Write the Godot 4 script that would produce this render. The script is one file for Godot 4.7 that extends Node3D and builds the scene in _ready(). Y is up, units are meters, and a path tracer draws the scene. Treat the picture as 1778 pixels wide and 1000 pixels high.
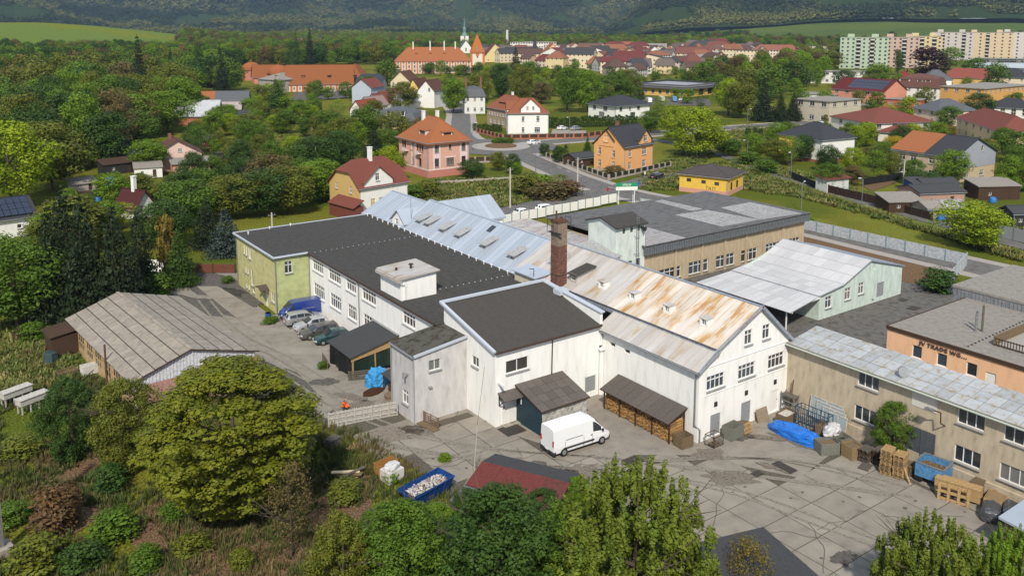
extends Node3D
# A small factory at the edge of a town, seen from the air. x runs along the street fronts, z towards the yard.

class MB:
	var v := PackedVector3Array()
	var n := PackedVector3Array()
	var c := PackedColorArray()
	var t := Transform3D()
	var col := Color(1, 1, 1)
	var tinted := false
	func tri(a0: Vector3, b0: Vector3, d0: Vector3) -> void:
		var a := t * a0
		var b := t * b0
		var d := t * d0
		var q := (b - a).cross(d - a)
		if q.length_squared() < 1e-14:
			return
		q = q.normalized()
		v.append(a); v.append(d); v.append(b)
		n.append(q); n.append(q); n.append(q)
		if tinted:
			c.append(col); c.append(col); c.append(col)
	func quad(a: Vector3, b: Vector3, d: Vector3, e: Vector3) -> void:
		tri(a, b, d)
		tri(a, d, e)
	func poly(p: Array) -> void:
		for i in range(1, p.size() - 1):
			tri(p[0], p[i], p[i + 1])
	func box(a: Vector3, b: Vector3) -> void:
		var p := [Vector3(a.x, a.y, b.z), Vector3(b.x, a.y, b.z), Vector3(b.x, b.y, b.z), Vector3(a.x, b.y, b.z), Vector3(a.x, a.y, a.z), Vector3(b.x, a.y, a.z), Vector3(b.x, b.y, a.z), Vector3(a.x, b.y, a.z)]
		hexa(p)
	func hexa(p: Array) -> void: # 0-3 front, counter-clockwise, 4-7 the same corners behind
		quad(p[0], p[1], p[2], p[3]); quad(p[5], p[4], p[7], p[6]); quad(p[4], p[0], p[3], p[7])
		quad(p[1], p[5], p[6], p[2]); quad(p[3], p[2], p[6], p[7]); quad(p[4], p[5], p[1], p[0])
	func cbox(x: float, y: float, z: float, w: float, h: float, d: float) -> void: # base centre and size
		box(Vector3(x - w / 2, y, z - d / 2), Vector3(x + w / 2, y + h, z + d / 2))
	func slab(p: Array, th: float) -> void: # top face counter-clockwise from above, thickness downwards
		var q := []
		for k in p:
			q.append(k - Vector3(0, th, 0))
		poly(p)
		var r := q.duplicate()
		r.reverse()
		poly(r)
		for i in p.size():
			var j: int = (i + 1) % p.size()
			quad(q[i], q[j], p[j], p[i])
	func bar(a: Vector3, b: Vector3, w: float, h: float) -> void:
		var f := (b - a).normalized()
		var s := f.cross(Vector3.UP)
		if s.length() < 0.01:
			s = Vector3.RIGHT
		s = s.normalized() * w / 2
		var u := s.cross(f).normalized() * h / 2
		hexa([a - s - u, a + s - u, a + s + u, a - s + u, b - s - u, b + s - u, b + s + u, b - s + u])
	func cyl(a: Vector3, b: Vector3, r0: float, r1: float, seg := 8) -> void:
		var f := (b - a).normalized()
		var s := f.cross(Vector3(0.31, 0.2, 0.93)).normalized()
		var u := f.cross(s)
		for i in seg:
			var p := s * cos(TAU * i / seg) + u * sin(TAU * i / seg)
			var q := s * cos(TAU * (i + 1) / seg) + u * sin(TAU * (i + 1) / seg)
			quad(a + p * r0, a + q * r0, b + q * r1, b + p * r1)
			tri(b, b + p * r1, b + q * r1)
			tri(a, a + q * r0, a + p * r0)
	func mesh() -> ArrayMesh:
		var a := []
		a.resize(Mesh.ARRAY_MAX)
		a[Mesh.ARRAY_VERTEX] = v
		a[Mesh.ARRAY_NORMAL] = n
		if tinted:
			a[Mesh.ARRAY_COLOR] = c
		var m := ArrayMesh.new()
		m.add_surface_from_arrays(Mesh.PRIMITIVE_TRIANGLES, a)
		return m

static func V(x, y, z) -> Vector3:
	return Vector3(x, y, z)

static func T(p: Vector3) -> Transform3D:
	return Transform3D(Basis(), p)

var mats := {}
var texs := {}
var names := {}
var meshes := {}
var marks := []
var built := [[108, -135, 8], [118, -135, 8], [141.5, -205, 17], [130, -165, 6], [127, -150, 6], [137, -187, 6]]
var pending := []
var rng := RandomNumberGenerator.new()

func rr(a: float, b: float) -> float:
	return rng.randf_range(a, b)

func numbered(parent: Node, called: String) -> String:
	var k := str(parent.get_instance_id()) + called
	var i: int = names.get(k, 0)
	names[k] = i + 1
	return called if i == 0 else "%s_%03d" % [called, i]

func tag(o: Node, label: String, category := "", group := "", kind := "") -> Node:
	if label != "": o.set_meta("label", label)
	if category != "": o.set_meta("category", category)
	if group != "": o.set_meta("group", group)
	if kind != "": o.set_meta("kind", kind)
	return o

func thing(called: String, label: String, category: String, at := Vector3.ZERO, turn := .0, group := "") -> Node3D:
	var o := Node3D.new()
	o.name = numbered(self, called)
	add_child(o, true)
	o.position = at
	o.rotation_degrees.y = turn
	tag(o, label, category, group)
	return o

func ob(parent: Node, called: String, mesh, mat: Material, at := Transform3D()) -> MeshInstance3D:
	var o := MeshInstance3D.new()
	o.name = numbered(parent, called)
	o.mesh = mesh.mesh() if mesh is MB else mesh
	o.material_override = mat
	o.transform = at
	parent.add_child(o, true)
	return o

func one(called: String, label: String, category: String, mesh, mat: Material, at := Vector3.ZERO, turn := .0, group := "") -> MeshInstance3D:
	var o := ob(self, called, mesh, mat, Transform3D(Basis(Vector3.UP, deg_to_rad(turn)), at))
	tag(o, label, category, group)
	return o

func struct(called: String, mesh, mat: Material, label := "") -> MeshInstance3D:
	var o := ob(self, called, mesh, mat)
	tag(o, label, "", "", "structure")
	return o

# ------------------------------------------------------------------ materials
func noise(key: String, freq: float, octaves: int, stops: Array, kind := FastNoiseLite.TYPE_SIMPLEX_SMOOTH, size := 512, normal := .0, warp := .0) -> void:
	var f := FastNoiseLite.new()
	f.noise_type = kind
	f.seed = hash(key) % 1000
	f.frequency = freq
	f.fractal_octaves = octaves
	f.fractal_gain = .6
	if warp > .0:
		f.domain_warp_enabled = true
		f.domain_warp_amplitude = warp
		f.domain_warp_frequency = freq
	var t := NoiseTexture2D.new()
	t.width = size
	t.height = size
	t.seamless = true
	t.generate_mipmaps = false
	t.noise = f
	if normal > .0:
		t.as_normal_map = true
		t.bump_strength = normal
	else:
		var g := Gradient.new()
		var o := PackedFloat32Array()
		var c := PackedColorArray()
		for s in stops:
			o.append(s[0])
			c.append(Color(s[1]) if s[1] is String else Color(s[1], s[1], s[1]))
		g.offsets = o
		g.colors = c
		t.color_ramp = g
	texs[key] = t

func mt(key: String, r := .5, g := .5, b := .5, rough := .9, tex := "", size := 4.0, o := {}) -> StandardMaterial3D:
	if mats.has(key):
		return mats[key]
	var m := StandardMaterial3D.new()
	m.resource_name = key
	m.albedo_color = Color(r, g, b).linear_to_srgb()
	m.roughness = rough
	m.metallic_specular = o.get("spec", .4)
	if tex != "":
		m.albedo_texture = texs[tex]
		m.uv1_triplanar = true
		m.uv1_world_triplanar = not o.has("local")
		m.uv1_scale = o.get("stretch", Vector3.ONE) / size
	if o.has("bump"):
		m.normal_enabled = true
		m.normal_texture = texs[o.bump]
		m.normal_scale = o.get("deep", 1.0)
		m.uv1_triplanar = true
		m.uv1_world_triplanar = not o.has("local")
		m.uv1_scale = o.get("stretch", Vector3.ONE) / size
	if o.has("metal"):
		m.metallic = o.metal
	if o.has("vc"):
		m.vertex_color_use_as_albedo = true
	if o.has("coat"):
		m.clearcoat_enabled = true
		m.clearcoat = o.coat
		m.clearcoat_roughness = .08
	if o.has("back"):
		m.backlight_enabled = true
		m.backlight = o.back
	if o.has("both"):
		m.cull_mode = BaseMaterial3D.CULL_DISABLED
	mats[key] = m
	return m

func paint(r: float, g: float, b: float, tex := "plaster", size := 5.0) -> StandardMaterial3D:
	return mt("paint %.2f %.2f %.2f %s" % [r, g, b, tex], r, g, b, .92, "streak" if tex == "plaster" else tex, size, {"spec": .2, "stretch": V(1.3, .4, 1.3)})

func tiles(r: float, g: float, b: float) -> StandardMaterial3D:
	return mt("tiles %.2f %.2f %.2f" % [r, g, b], r, g, b, .85, "tile", 5.0, {"spec": .3, "bump": "bump", "deep": .5, "stretch": V(1, 2.5, 1)})

func make_textures() -> void:
	noise("plaster", .008, 6, [[.0, .93], [.3, .975], [.6, .99], [1.0, 1.0]])
	noise("stucco", .012, 6, [[.0, .8], [.3, .91], [.65, .96], [1.0, 1.0]])
	noise("streak", .012, 6, [[.0, .89], [.3, .965], [.6, .99], [1.0, 1.0]])
	noise("mottle", .014, 6, [[.0, .68], [.35, .86], [.65, .94], [1.0, 1.0]])
	noise("tile", .05, 4, [[.0, .5], [.35, .72], [.6, .9], [1.0, 1.0]])
	noise("dirty", .01, 7, [[.0, .5], [.2, .7], [.36, .86], [.55, .93], [1.0, 1.0]], FastNoiseLite.TYPE_SIMPLEX_SMOOTH, 1024, .0, 30.0)
	noise("felt", .02, 6, [[.0, .82], [.4, .92], [.6, .96], [1.0, 1.0]])
	noise("mossy", .009, 6, [[.0, "8a7a48"], [.3, "a99f86"], [.42, "d8d8d4"], [1.0, "ffffff"]])
	noise("rusty", .007, 7, [[.0, "ad7a30"], [.26, "cb9850"], [.35, "dcbf8c"], [.44, "ded9cf"], [.6, "eeeae6"], [1.0, "f6f4f4"]], FastNoiseLite.TYPE_SIMPLEX_SMOOTH, 1024, .0, 40.0)
	noise("rustlight", .006, 7, [[.0, "c0935a"], [.2, "d6ba90"], [.33, "e2ddd6"], [1.0, "f7f7f8"]], FastNoiseLite.TYPE_SIMPLEX_SMOOTH, 1024, .0, 40.0)
	noise("grass", .03, 6, [[.0, "47412a"], [.25, "555528"], [.45, "626a2c"], [.6, "717a34"], [.8, "8b8d4c"], [1.0, "a89c66"]], FastNoiseLite.TYPE_SIMPLEX_SMOOTH, 1024)
	noise("soil", .03, 7, [[.0, "473829"], [.35, "675442"], [.6, "826d57"], [.8, "99856f"], [1.0, "b2a28d"]], FastNoiseLite.TYPE_SIMPLEX_SMOOTH, 1024)
	noise("wood", .02, 5, [[.0, .55], [.4, .8], [1.0, 1.0]])
	noise("hillwood", .035, 6, [[.0, "121c12"], [.3, "22301c"], [.5, "344524"], [.68, "4d5c30"], [.85, "6a6a40"], [1.0, "868054"]], FastNoiseLite.TYPE_SIMPLEX_SMOOTH, 1024)
	noise("bump", .06, 5, [], FastNoiseLite.TYPE_SIMPLEX_SMOOTH, 512, 6.0)
	noise("wrinkle", .02, 5, [], FastNoiseLite.TYPE_SIMPLEX_SMOOTH, 512, 14.0, 40.0)

func kit(key: String) -> StandardMaterial3D:
	match key:
		"white": return mt("white paint", .78, .77, .74, .6, "plaster", 3.0)
		"glass": return mt("window glass", .028, .034, .042, .06, "", 1.0, {"spec": .6})
		"curtain": return mt("curtained glass", .16, .16, .155, .1, "", 1.0, {"spec": .6})
		"zinc": return mt("zinc sheet", .36, .4, .46, .5, "mottle", 3.0, {"metal": .25})
		"grey": return mt("grey paint", .26, .27, .28, .7, "plaster", 2.0)
		"steel": return mt("galvanised steel", .36, .37, .38, .45, "mottle", 2.0, {"metal": .5})
		"dark": return mt("dark steel", .03, .03, .032, .6)
		"black": return mt("black rubber", .012, .012, .013, .8)
		"bitumen": return mt("bitumen felt", .07, .067, .063, .95, "felt", 9.0, {"bump": "bump", "deep": .4, "spec": .25})
		"sill": return mt("grey sill", .3, .3, .3, .8, "plaster", 2.0)
		"concrete": return mt("concrete", .36, .32, .27, .95, "dirty", 9.0)
		"wood": return mt("weathered wood", .24, .17, .1, .9, "wood", 1.5)
		"pine": return mt("new pine", .56, .37, .17, .85, "wood", 1.5)
		"brownwood": return mt("dark brown wood", .09, .05, .03, .9, "wood", 1.5)
		"brick": return mt("brick", .26, .12, .085, .95, "dirty", 2.0)
		"redbrick": return mt("orange brick", .42, .17, .1, .95, "mottle", 2.0)
		"tarp": return mt("blue tarpaulin", .01, .16, .62, .35, "", 2.0, {"bump": "wrinkle", "deep": 1.6, "spec": .5})
		"asphalt": return mt("asphalt", .125, .115, .105, .95, "mottle", 9.0, {"bump": "bump", "deep": .3})
		"bark": return mt("bark", .11, .085, .06, .95, "mottle", 1.0)
	return null

# ------------------------------------------------------------------ walls, windows, roofs
func wall(mb: MB, p: Array, holes: Array, deep := .16) -> void: # an upright polygon at z = 0 that faces +z, with openings [x0, y0, x1, y1]
	var outline := PackedVector2Array(p)
	var xs := []
	var ys := []
	for q in p:
		xs.append(q.x)
		ys.append(q.y)
	var lo := Vector2(xs.min(), ys.min())
	var hi := Vector2(xs.max(), ys.max())
	xs = [lo.x, hi.x]
	ys = [lo.y, hi.y]
	for h in holes:
		xs.append(h[0]); xs.append(h[2]); ys.append(h[1]); ys.append(h[3])
	xs.sort()
	ys.sort()
	for i in xs.size() - 1:
		for j in ys.size() - 1:
			if xs[i + 1] - xs[i] < .001 or ys[j + 1] - ys[j] < .001:
				continue
			var mid := Vector2((xs[i] + xs[i + 1]) / 2, (ys[j] + ys[j + 1]) / 2)
			var open := false
			for h in holes:
				open = open or (mid.x > h[0] and mid.x < h[2] and mid.y > h[1] and mid.y < h[3])
			if open:
				continue
			var cell := PackedVector2Array([Vector2(xs[i], ys[j]), Vector2(xs[i + 1], ys[j]), Vector2(xs[i + 1], ys[j + 1]), Vector2(xs[i], ys[j + 1])])
			for r in Geometry2D.intersect_polygons(cell, outline):
				if Geometry2D.is_polygon_clockwise(r):
					r.reverse()
				var k := Geometry2D.triangulate_polygon(r)
				for q in range(0, k.size(), 3):
					var a: Vector2 = r[k[q]]
					var b: Vector2 = r[k[q + 1]]
					var d: Vector2 = r[k[q + 2]]
					if (b - a).cross(d - a) < 0:
						var e := b
						b = d
						d = e
					mb.tri(V(a.x, a.y, 0), V(b.x, b.y, 0), V(d.x, d.y, 0))
	for h in holes:
		var a := V(h[0], h[1], 0)
		var b := V(h[2], h[1], 0)
		var d := V(h[2], h[3], 0)
		var e := V(h[0], h[3], 0)
		var z := V(0, 0, -deep)
		mb.quad(a, b, b + z, a + z); mb.quad(b, d, d + z, b + z); mb.quad(d, e, e + z, d + z); mb.quad(e, a, a + z, e + z)

# a window set into its opening: frame (with mullions), pane, sill; cols lights across, a transom if high is set
func window(parent: Node, at: Transform3D, w: float, h: float, cols := 2, transom := true, o := {}) -> MeshInstance3D:
	var k := "%.2f %.2f %d %s" % [w, h, cols, transom]
	if not meshes.has(k):
		var f := MB.new()
		var b := minf(.06, w * .09)
		var z0 := -.15
		var z1 := -.07
		f.box(V(-w / 2, 0, z0), V(-w / 2 + b, h, z1)); f.box(V(w / 2 - b, 0, z0), V(w / 2, h, z1))
		f.box(V(-w / 2 + b, 0, z0), V(w / 2 - b, b, z1)); f.box(V(-w / 2 + b, h - b, z0), V(w / 2 - b, h, z1))
		for i in range(1, cols):
			var x := -w / 2 + w * i / cols
			f.box(V(x - b / 2, b, z0), V(x + b / 2, h - b, z1 - .004))
		if transom:
			f.box(V(-w / 2 + b, h * .66, z0), V(w / 2 - b, h * .66 + b, z1 + .006))
		var g := MB.new()
		g.quad(V(-w / 2, 0, -.13), V(w / 2, 0, -.13), V(w / 2, h, -.13), V(-w / 2, h, -.13))
		var s := MB.new()
		s.hexa([V(-w / 2 - .06, -.1, .16), V(w / 2 + .06, -.1, .16), V(w / 2 + .06, -.03, .16), V(-w / 2 - .06, -.03, .16), V(-w / 2 - .06, -.1, -.1), V(w / 2 + .06, -.1, -.1), V(w / 2 + .06, .004, -.1), V(-w / 2 - .06, .004, -.1)])
		meshes[k] = [f.mesh(), g.mesh(), s.mesh()]
	var q: Array = meshes[k]
	var n := ob(parent, "window", q[0], o.get("frame", kit("white")), at)
	ob(n, "pane", q[1], [kit("curtain"), kit("glass"), mt("bluish glass", .05, .065, .085, .08, "", 1.0, {"spec": .7}), mt("shaded glass", .045, .043, .04, .1, "", 1.0, {"spec": .6})][0 if rng.randf() < o.get("curtain", .25) else 1 + mini(2, rng.randi() % 5 / 2)])
	if not o.has("nosill"):
		ob(n, "sill", q[2], o.get("sillmat", kit("sill")))
	return n

func door(parent: Node, at: Transform3D, w: float, h: float, mat: Material) -> void:
	var f := MB.new()
	f.box(V(-w / 2, 0, -.14), V(w / 2, h, -.08))
	var k := MB.new()
	k.cbox(w * .36, h * .48, -.06, .05, .12, .05)
	var n := ob(parent, "door", f, mat, at)
	ob(n, "handle", k, kit("steel"))

func face_of(side: String, w: float, d: float) -> Transform3D:
	match side:
		"B": return Transform3D(Basis(Vector3.UP, PI), V(0, 0, -d / 2))
		"R": return Transform3D(Basis(Vector3.UP, PI / 2), V(w / 2, 0, 0))
		"L": return Transform3D(Basis(Vector3.UP, -PI / 2), V(-w / 2, 0, 0))
	return T(V(0, 0, d / 2))

# p = [x, z, yaw, width, depth, eaves height]; roofs: gx, gz (ridge along x or z), hx, hz (half-hipped), hip, man, flat, mono (rising to the back), monox (rising to the right)
# wins: side -> [[x, y, w, h, lights, transom], ...] or a text "columns x floors"
func house(called: String, label: String, category: String, p: Array, roof: String, rise: float, wm: Material, rm: Material, wins := {}, o := {}) -> Node3D:
	var w: float = p[3]
	var d: float = p[4]
	var h: float = p[5]
	var t := thing(called, label, category, V(p[0], o.get("y", .0), p[1]), p[2], o.get("group", ""))
	var mw := MB.new()
	var far := MB.new()
	for side in ["F", "R", "B", "L"]:
		var fw: float = w if side in ["F", "B"] else d
		var poly := [Vector2(-fw / 2, -1.0), Vector2(fw / 2, -1.0), Vector2(fw / 2, h), Vector2(-fw / 2, h)]
		var along: bool = side in ["F", "B"]
		if (roof == "gx" and not along) or (roof == "gz" and along):
			poly.insert(3, Vector2(o.get("apex", .0), h + rise - .06))
		elif (roof == "hx" and not along) or (roof == "hz" and along):
			poly.insert(3, Vector2(fw * .22, h + rise * .56 - .06))
			poly.insert(4, Vector2(-fw * .22, h + rise * .56 - .06))
		elif roof == "mono":
			if side == "B":
				poly[2].y += rise
				poly[3].y += rise
			elif side == "R":
				poly[2].y += rise
			elif side == "L":
				poly[3].y += rise
		elif roof == "monox":
			if side == "R":
				poly[2].y += rise
				poly[3].y += rise
			elif side == "B":
				poly[3].y += rise
			elif side == "F":
				poly[2].y += rise
		var list := []
		var spec = wins.get(side, [])
		if spec is String:
			var nums: PackedStringArray = spec.split("x")
			var nx := int(nums[0])
			var ny := int(nums[1])
			var ww: float = o.get("ww", 1.0)
			var wh: float = o.get("wh", 1.4)
			var y0: float = o.get("y0", 1.0)
			for j in ny:
				for i in nx:
					list.append([(i + .5) / nx * fw - fw / 2, y0 + j * o.get("storey", (h - y0 - wh - .35) / maxf(1, ny - 1)), ww, wh, o.get("lights", 2), o.get("transom", true)])
		else:
			list = spec
		var holes := []
		var at := face_of(side, w, d)
		if o.has("far"):
			far.t = at
			for q in list:
				far.box(V(q[0] - q[2] / 2, q[1], -.1), V(q[0] + q[2] / 2, q[1] + q[3], .03))
			list = []
		for q in list:
			holes.append([q[0] - q[2] / 2, q[1], q[0] + q[2] / 2, q[1] + q[3]])
		mw.t = at
		wall(mw, poly, holes)
		for q in list:
			var here := at * T(V(q[0], q[1], 0))
			if q.size() > 4 and q[4] is Material:
				door(t, here, q[2], q[3], q[4])
			else:
				window(t, here, q[2], q[3], q[4] if q.size() > 4 else 2, q[5] if q.size() > 5 else true, o)
	ob(t, "wall", mw, wm)
	if far.v.size() > 0:
		ob(t, "windows", far, mt("far window", .05, .055, .065, .3)).set_meta("kind", "stuff")
	if o.has("plinth"):
		var pl := MB.new()
		var ph: float = o.get("plinth_h", .6)
		pl.box(V(-w / 2 - .04, -1, -d / 2 - .04), V(w / 2 + .04, ph, d / 2 + .04))
		ob(t, "plinth", pl, o.plinth)
	var r := roof_of(t, roof, w, d, h, rise, rm, o)
	if roof in ["gx", "gz", "hip", "hx", "hz"] and not o.has("far"):
		var gm := MB.new()
		var e: float = o.get("over", .45)
		for s in [-1, 1]:
			if roof in ["gx", "hx", "hip"]:
				gm.bar(V(-w / 2 - e, h - .28, s * (d / 2 + e)), V(w / 2 + e, h - .28, s * (d / 2 + e)), .14, .12)
				gm.bar(V(s * (w / 2 - .1), 0, d / 2 + .07), V(s * (w / 2 - .1), h - .3, d / 2 + .07), .09, .09)
			if roof in ["gz", "hz", "hip"]:
				gm.bar(V(s * (w / 2 + e), h - .28, -d / 2 - e), V(s * (w / 2 + e), h - .28, d / 2 + e), .14, .12)
				gm.bar(V(s * (w / 2 + .07), 0, d / 2 - .1), V(s * (w / 2 + .07), h - .3, d / 2 - .1), .09, .09)
		ob(t, "gutter", gm, kit("zinc"))
	for c in o.get("chimneys", []): # [x, z, top]
		var cm := MB.new()
		cm.box(V(c[0] - .35, h - .2, c[1] - .35), V(c[0] + .35, c[2], c[1] + .35))
		cm.box(V(c[0] - .43, c[2], c[1] - .43), V(c[0] + .43, c[2] + .12, c[1] + .43))
		ob(r, "chimney", cm, o.get("chimney_mat", kit("brick")))
	return t

func roof_of(t: Node3D, roof: String, w: float, d: float, h: float, rise: float, rm: Material, o := {}) -> MeshInstance3D:
	var mr := MB.new()
	var e: float = o.get("over", .45)
	var th: float = o.get("thick", .16)
	if roof in ["gz", "hz"]:
		mr.t = Transform3D(Basis(Vector3.UP, PI / 2), Vector3.ZERO)
		var sw := w
		w = d
		d = sw
	match roof:
		"gx", "gz":
			var ap: float = o.get("apex", .0) * (1.0 if roof == "gx" else 1.0)
			var s := rise / (d / 2)
			var top := h + rise + .1
			var low := h - e * s + .1
			mr.slab([V(-w / 2 - e, low, d / 2 + e), V(w / 2 + e, low, d / 2 + e), V(w / 2 + e, top, ap), V(-w / 2 - e, top, ap)], th)
			mr.slab([V(w / 2 + e, low, -d / 2 - e), V(-w / 2 - e, low, -d / 2 - e), V(-w / 2 - e, top, ap), V(w / 2 + e, top, ap)], th)
			mr.bar(V(-w / 2 - e, top, ap), V(w / 2 + e, top, ap), .28, .12)
		"hx", "hz":
			var s := rise / (d / 2)
			var top := h + rise + .1
			var low := h - e * s + .1
			var c := d * .22
			var cy := h + rise * .56 + .1
			for k in [1.0, -1.0]:
				var f := [V(-w / 2 - e, low, k * (d / 2 + e)), V(w / 2 + e, low, k * (d / 2 + e)), V(w / 2 + e, cy, k * c), V(w / 2 - c * .8, top, 0), V(-w / 2 + c * .8, top, 0), V(-w / 2 - e, cy, k * c)]
				if k < 0:
					f.reverse()
				mr.slab(f, th)
				mr.slab([V(k * (w / 2 + e), cy, k * c), V(k * (w / 2 + e), cy, -k * c), V(k * (w / 2 - c * .8), top, 0)], th)
		"hip":
			var turned := d > w
			if turned:
				mr.t = mr.t * Transform3D(Basis(Vector3.UP, PI / 2), Vector3.ZERO)
				var sw := w
				w = d
				d = sw
			var top := h + rise + .1
			var low := h - e * rise / (d / 2) + .1
			var rl: float = maxf((w - d * o.get("hipness", 1.0)) / 2, .01)
			var a := V(-w / 2 - e, low, d / 2 + e)
			var b := V(w / 2 + e, low, d / 2 + e)
			var c := V(w / 2 + e, low, -d / 2 - e)
			var f := V(-w / 2 - e, low, -d / 2 - e)
			var p := V(-rl, top, 0)
			var q := V(rl, top, 0)
			mr.slab([a, b, q, p], th); mr.slab([c, f, p, q], th); mr.slab([b, c, q], th); mr.slab([f, a, p], th)
			for k in [[a, p], [b, q], [c, q], [f, p], [p, q]]:
				mr.bar(k[0], k[1], .24, .1)
		"man":
			var x := w / 2 + e
			var z := d / 2 + e
			var ix: float = w / 2 - o.get("inset", .9)
			var iz: float = d / 2 - o.get("inset", .9)
			var y1: float = h + rise * .72
			var l := [V(-x, h, z), V(x, h, z), V(x, h, -z), V(-x, h, -z)]
			var u := [V(-ix, y1, iz), V(ix, y1, iz), V(ix, y1, -iz), V(-ix, y1, -iz)]
			for i in 4:
				mr.slab([l[i], l[(i + 1) % 4], u[(i + 1) % 4], u[i]], th)
			var p := V(-maxf(ix - iz, .01), h + rise, 0)
			var q := V(maxf(ix - iz, .01), h + rise, 0)
			mr.slab([u[0], u[1], q, p], th); mr.slab([u[2], u[3], p, q], th); mr.slab([u[1], u[2], q], th); mr.slab([u[3], u[0], p], th)
		"flat":
			mr.slab([V(-w / 2 - e, h + .2, d / 2 + e), V(w / 2 + e, h + .2, d / 2 + e), V(w / 2 + e, h + .2, -d / 2 - e), V(-w / 2 - e, h + .2, -d / 2 - e)], .25)
			if o.has("parapet"):
				var k: float = o.parapet
				for q in [[-w / 2, -d / 2, w / 2, -d / 2], [-w / 2, d / 2, w / 2, d / 2], [-w / 2, -d / 2, -w / 2, d / 2], [w / 2, -d / 2, w / 2, d / 2]]:
					mr.bar(V(q[0], h + .2 + k / 2, q[1]), V(q[2], h + .2 + k / 2, q[3]), .2, k)
		"mono":
			mr.slab([V(-w / 2 - e, h + .1, d / 2 + e), V(w / 2 + e, h + .1, d / 2 + e), V(w / 2 + e, h + rise + .1, -d / 2 - e), V(-w / 2 - e, h + rise + .1, -d / 2 - e)], th)
		"monox":
			mr.slab([V(-w / 2 - e, h + .1, d / 2 + e), V(w / 2 + e, h + rise + .1, d / 2 + e), V(w / 2 + e, h + rise + .1, -d / 2 - e), V(-w / 2 - e, h + .1, -d / 2 - e)], th)
	return ob(t, "roof", mr, rm)

# a sloping or level face a-b-c-d (counter-clockwise from outside; a-b the lower edge) covered with nu x nv separate pieces
func pieces(parent: Node, called: String, a: Vector3, b: Vector3, c: Vector3, d: Vector3, nu: int, nv: int, gap: float, th: float, list: Array, uneven := .01, lap := .0) -> void:
	var up := (b - a).cross(d - a).normalized()
	var lu := (b - a).length()
	var lv := (d - a).length()
	for i in nu:
		for j in nv:
			var u0 := float(i) / nu + gap / lu / 2
			var u1 := float(i + 1) / nu - gap / lu / 2
			var v0 := float(j) / nv + gap / lv / 2
			var v1 := float(j + 1) / nv - gap / lv / 2
			var q := []
			for k in [[u0, v0], [u1, v0], [u1, v1], [u0, v1]]:
				var s: Vector3 = a.lerp(b, k[0]).lerp(d.lerp(c, k[0]), k[1])
				q.append(s + up * (rr(-uneven, uneven) + lap * (1.0 - (k[1] - v0) / (v1 - v0))))
			var m := MB.new()
			var lo := []
			for s in q:
				lo.append(s - up * th)
			m.poly(q)
			for k in 4:
				m.quad(lo[k], lo[(k + 1) % 4], q[(k + 1) % 4], q[k])
			ob(parent, called, m, list[rng.randi() % list.size()])

func sheet(pts: Array, y: float, th := .0) -> MB: # a level polygon from [x, z] pairs
	var m := MB.new()
	var p := PackedVector2Array()
	for q in pts:
		p.append(Vector2(q[0], q[1]))
	var k := Geometry2D.triangulate_polygon(p)
	for i in range(0, k.size(), 3):
		var a := p[k[i]]
		var b := p[k[i + 1]]
		var d := p[k[i + 2]]
		if (b - a).cross(d - a) > 0:
			var e := b
			b = d
			d = e
		m.tri(V(a.x, y, a.y), V(b.x, y, b.y), V(d.x, y, d.y))
	if th > .0:
		for i in p.size():
			var a := p[i]
			var b := p[(i + 1) % p.size()]
			m.quad(V(a.x, y - th, a.y), V(b.x, y - th, b.y), V(b.x, y, b.y), V(a.x, y, a.y))
	return m

func ribbon(pts: Array, width: float, y: float, th := .0) -> MB: # a strip along [x, z] points
	var c := Curve2D.new()
	for i in pts.size():
		var p := Vector2(pts[i][0], pts[i][1])
		var way := Vector2.ZERO
		if i > 0 and i < pts.size() - 1:
			way = (Vector2(pts[i + 1][0], pts[i + 1][1]) - Vector2(pts[i - 1][0], pts[i - 1][1])) * .2
		c.add_point(p, -way, way)
	c.bake_interval = 2.0
	var q := c.get_baked_points()
	var m := MB.new()
	var last := []
	for i in q.size():
		var f := (q[mini(i + 1, q.size() - 1)] - q[maxi(i - 1, 0)]).normalized()
		var s := Vector2(-f.y, f.x) * width / 2
		var now := [V(q[i].x - s.x, y, q[i].y - s.y), V(q[i].x + s.x, y, q[i].y + s.y)]
		if i > 0:
			m.quad(last[1], now[1], now[0], last[0])
			if th > .0:
				var dn := V(0, -th, 0)
				m.quad(last[0] + dn, last[0], now[0], now[0] + dn)
				m.quad(last[1], last[1] + dn, now[1] + dn, now[1])
		last = now
	return m

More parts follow.
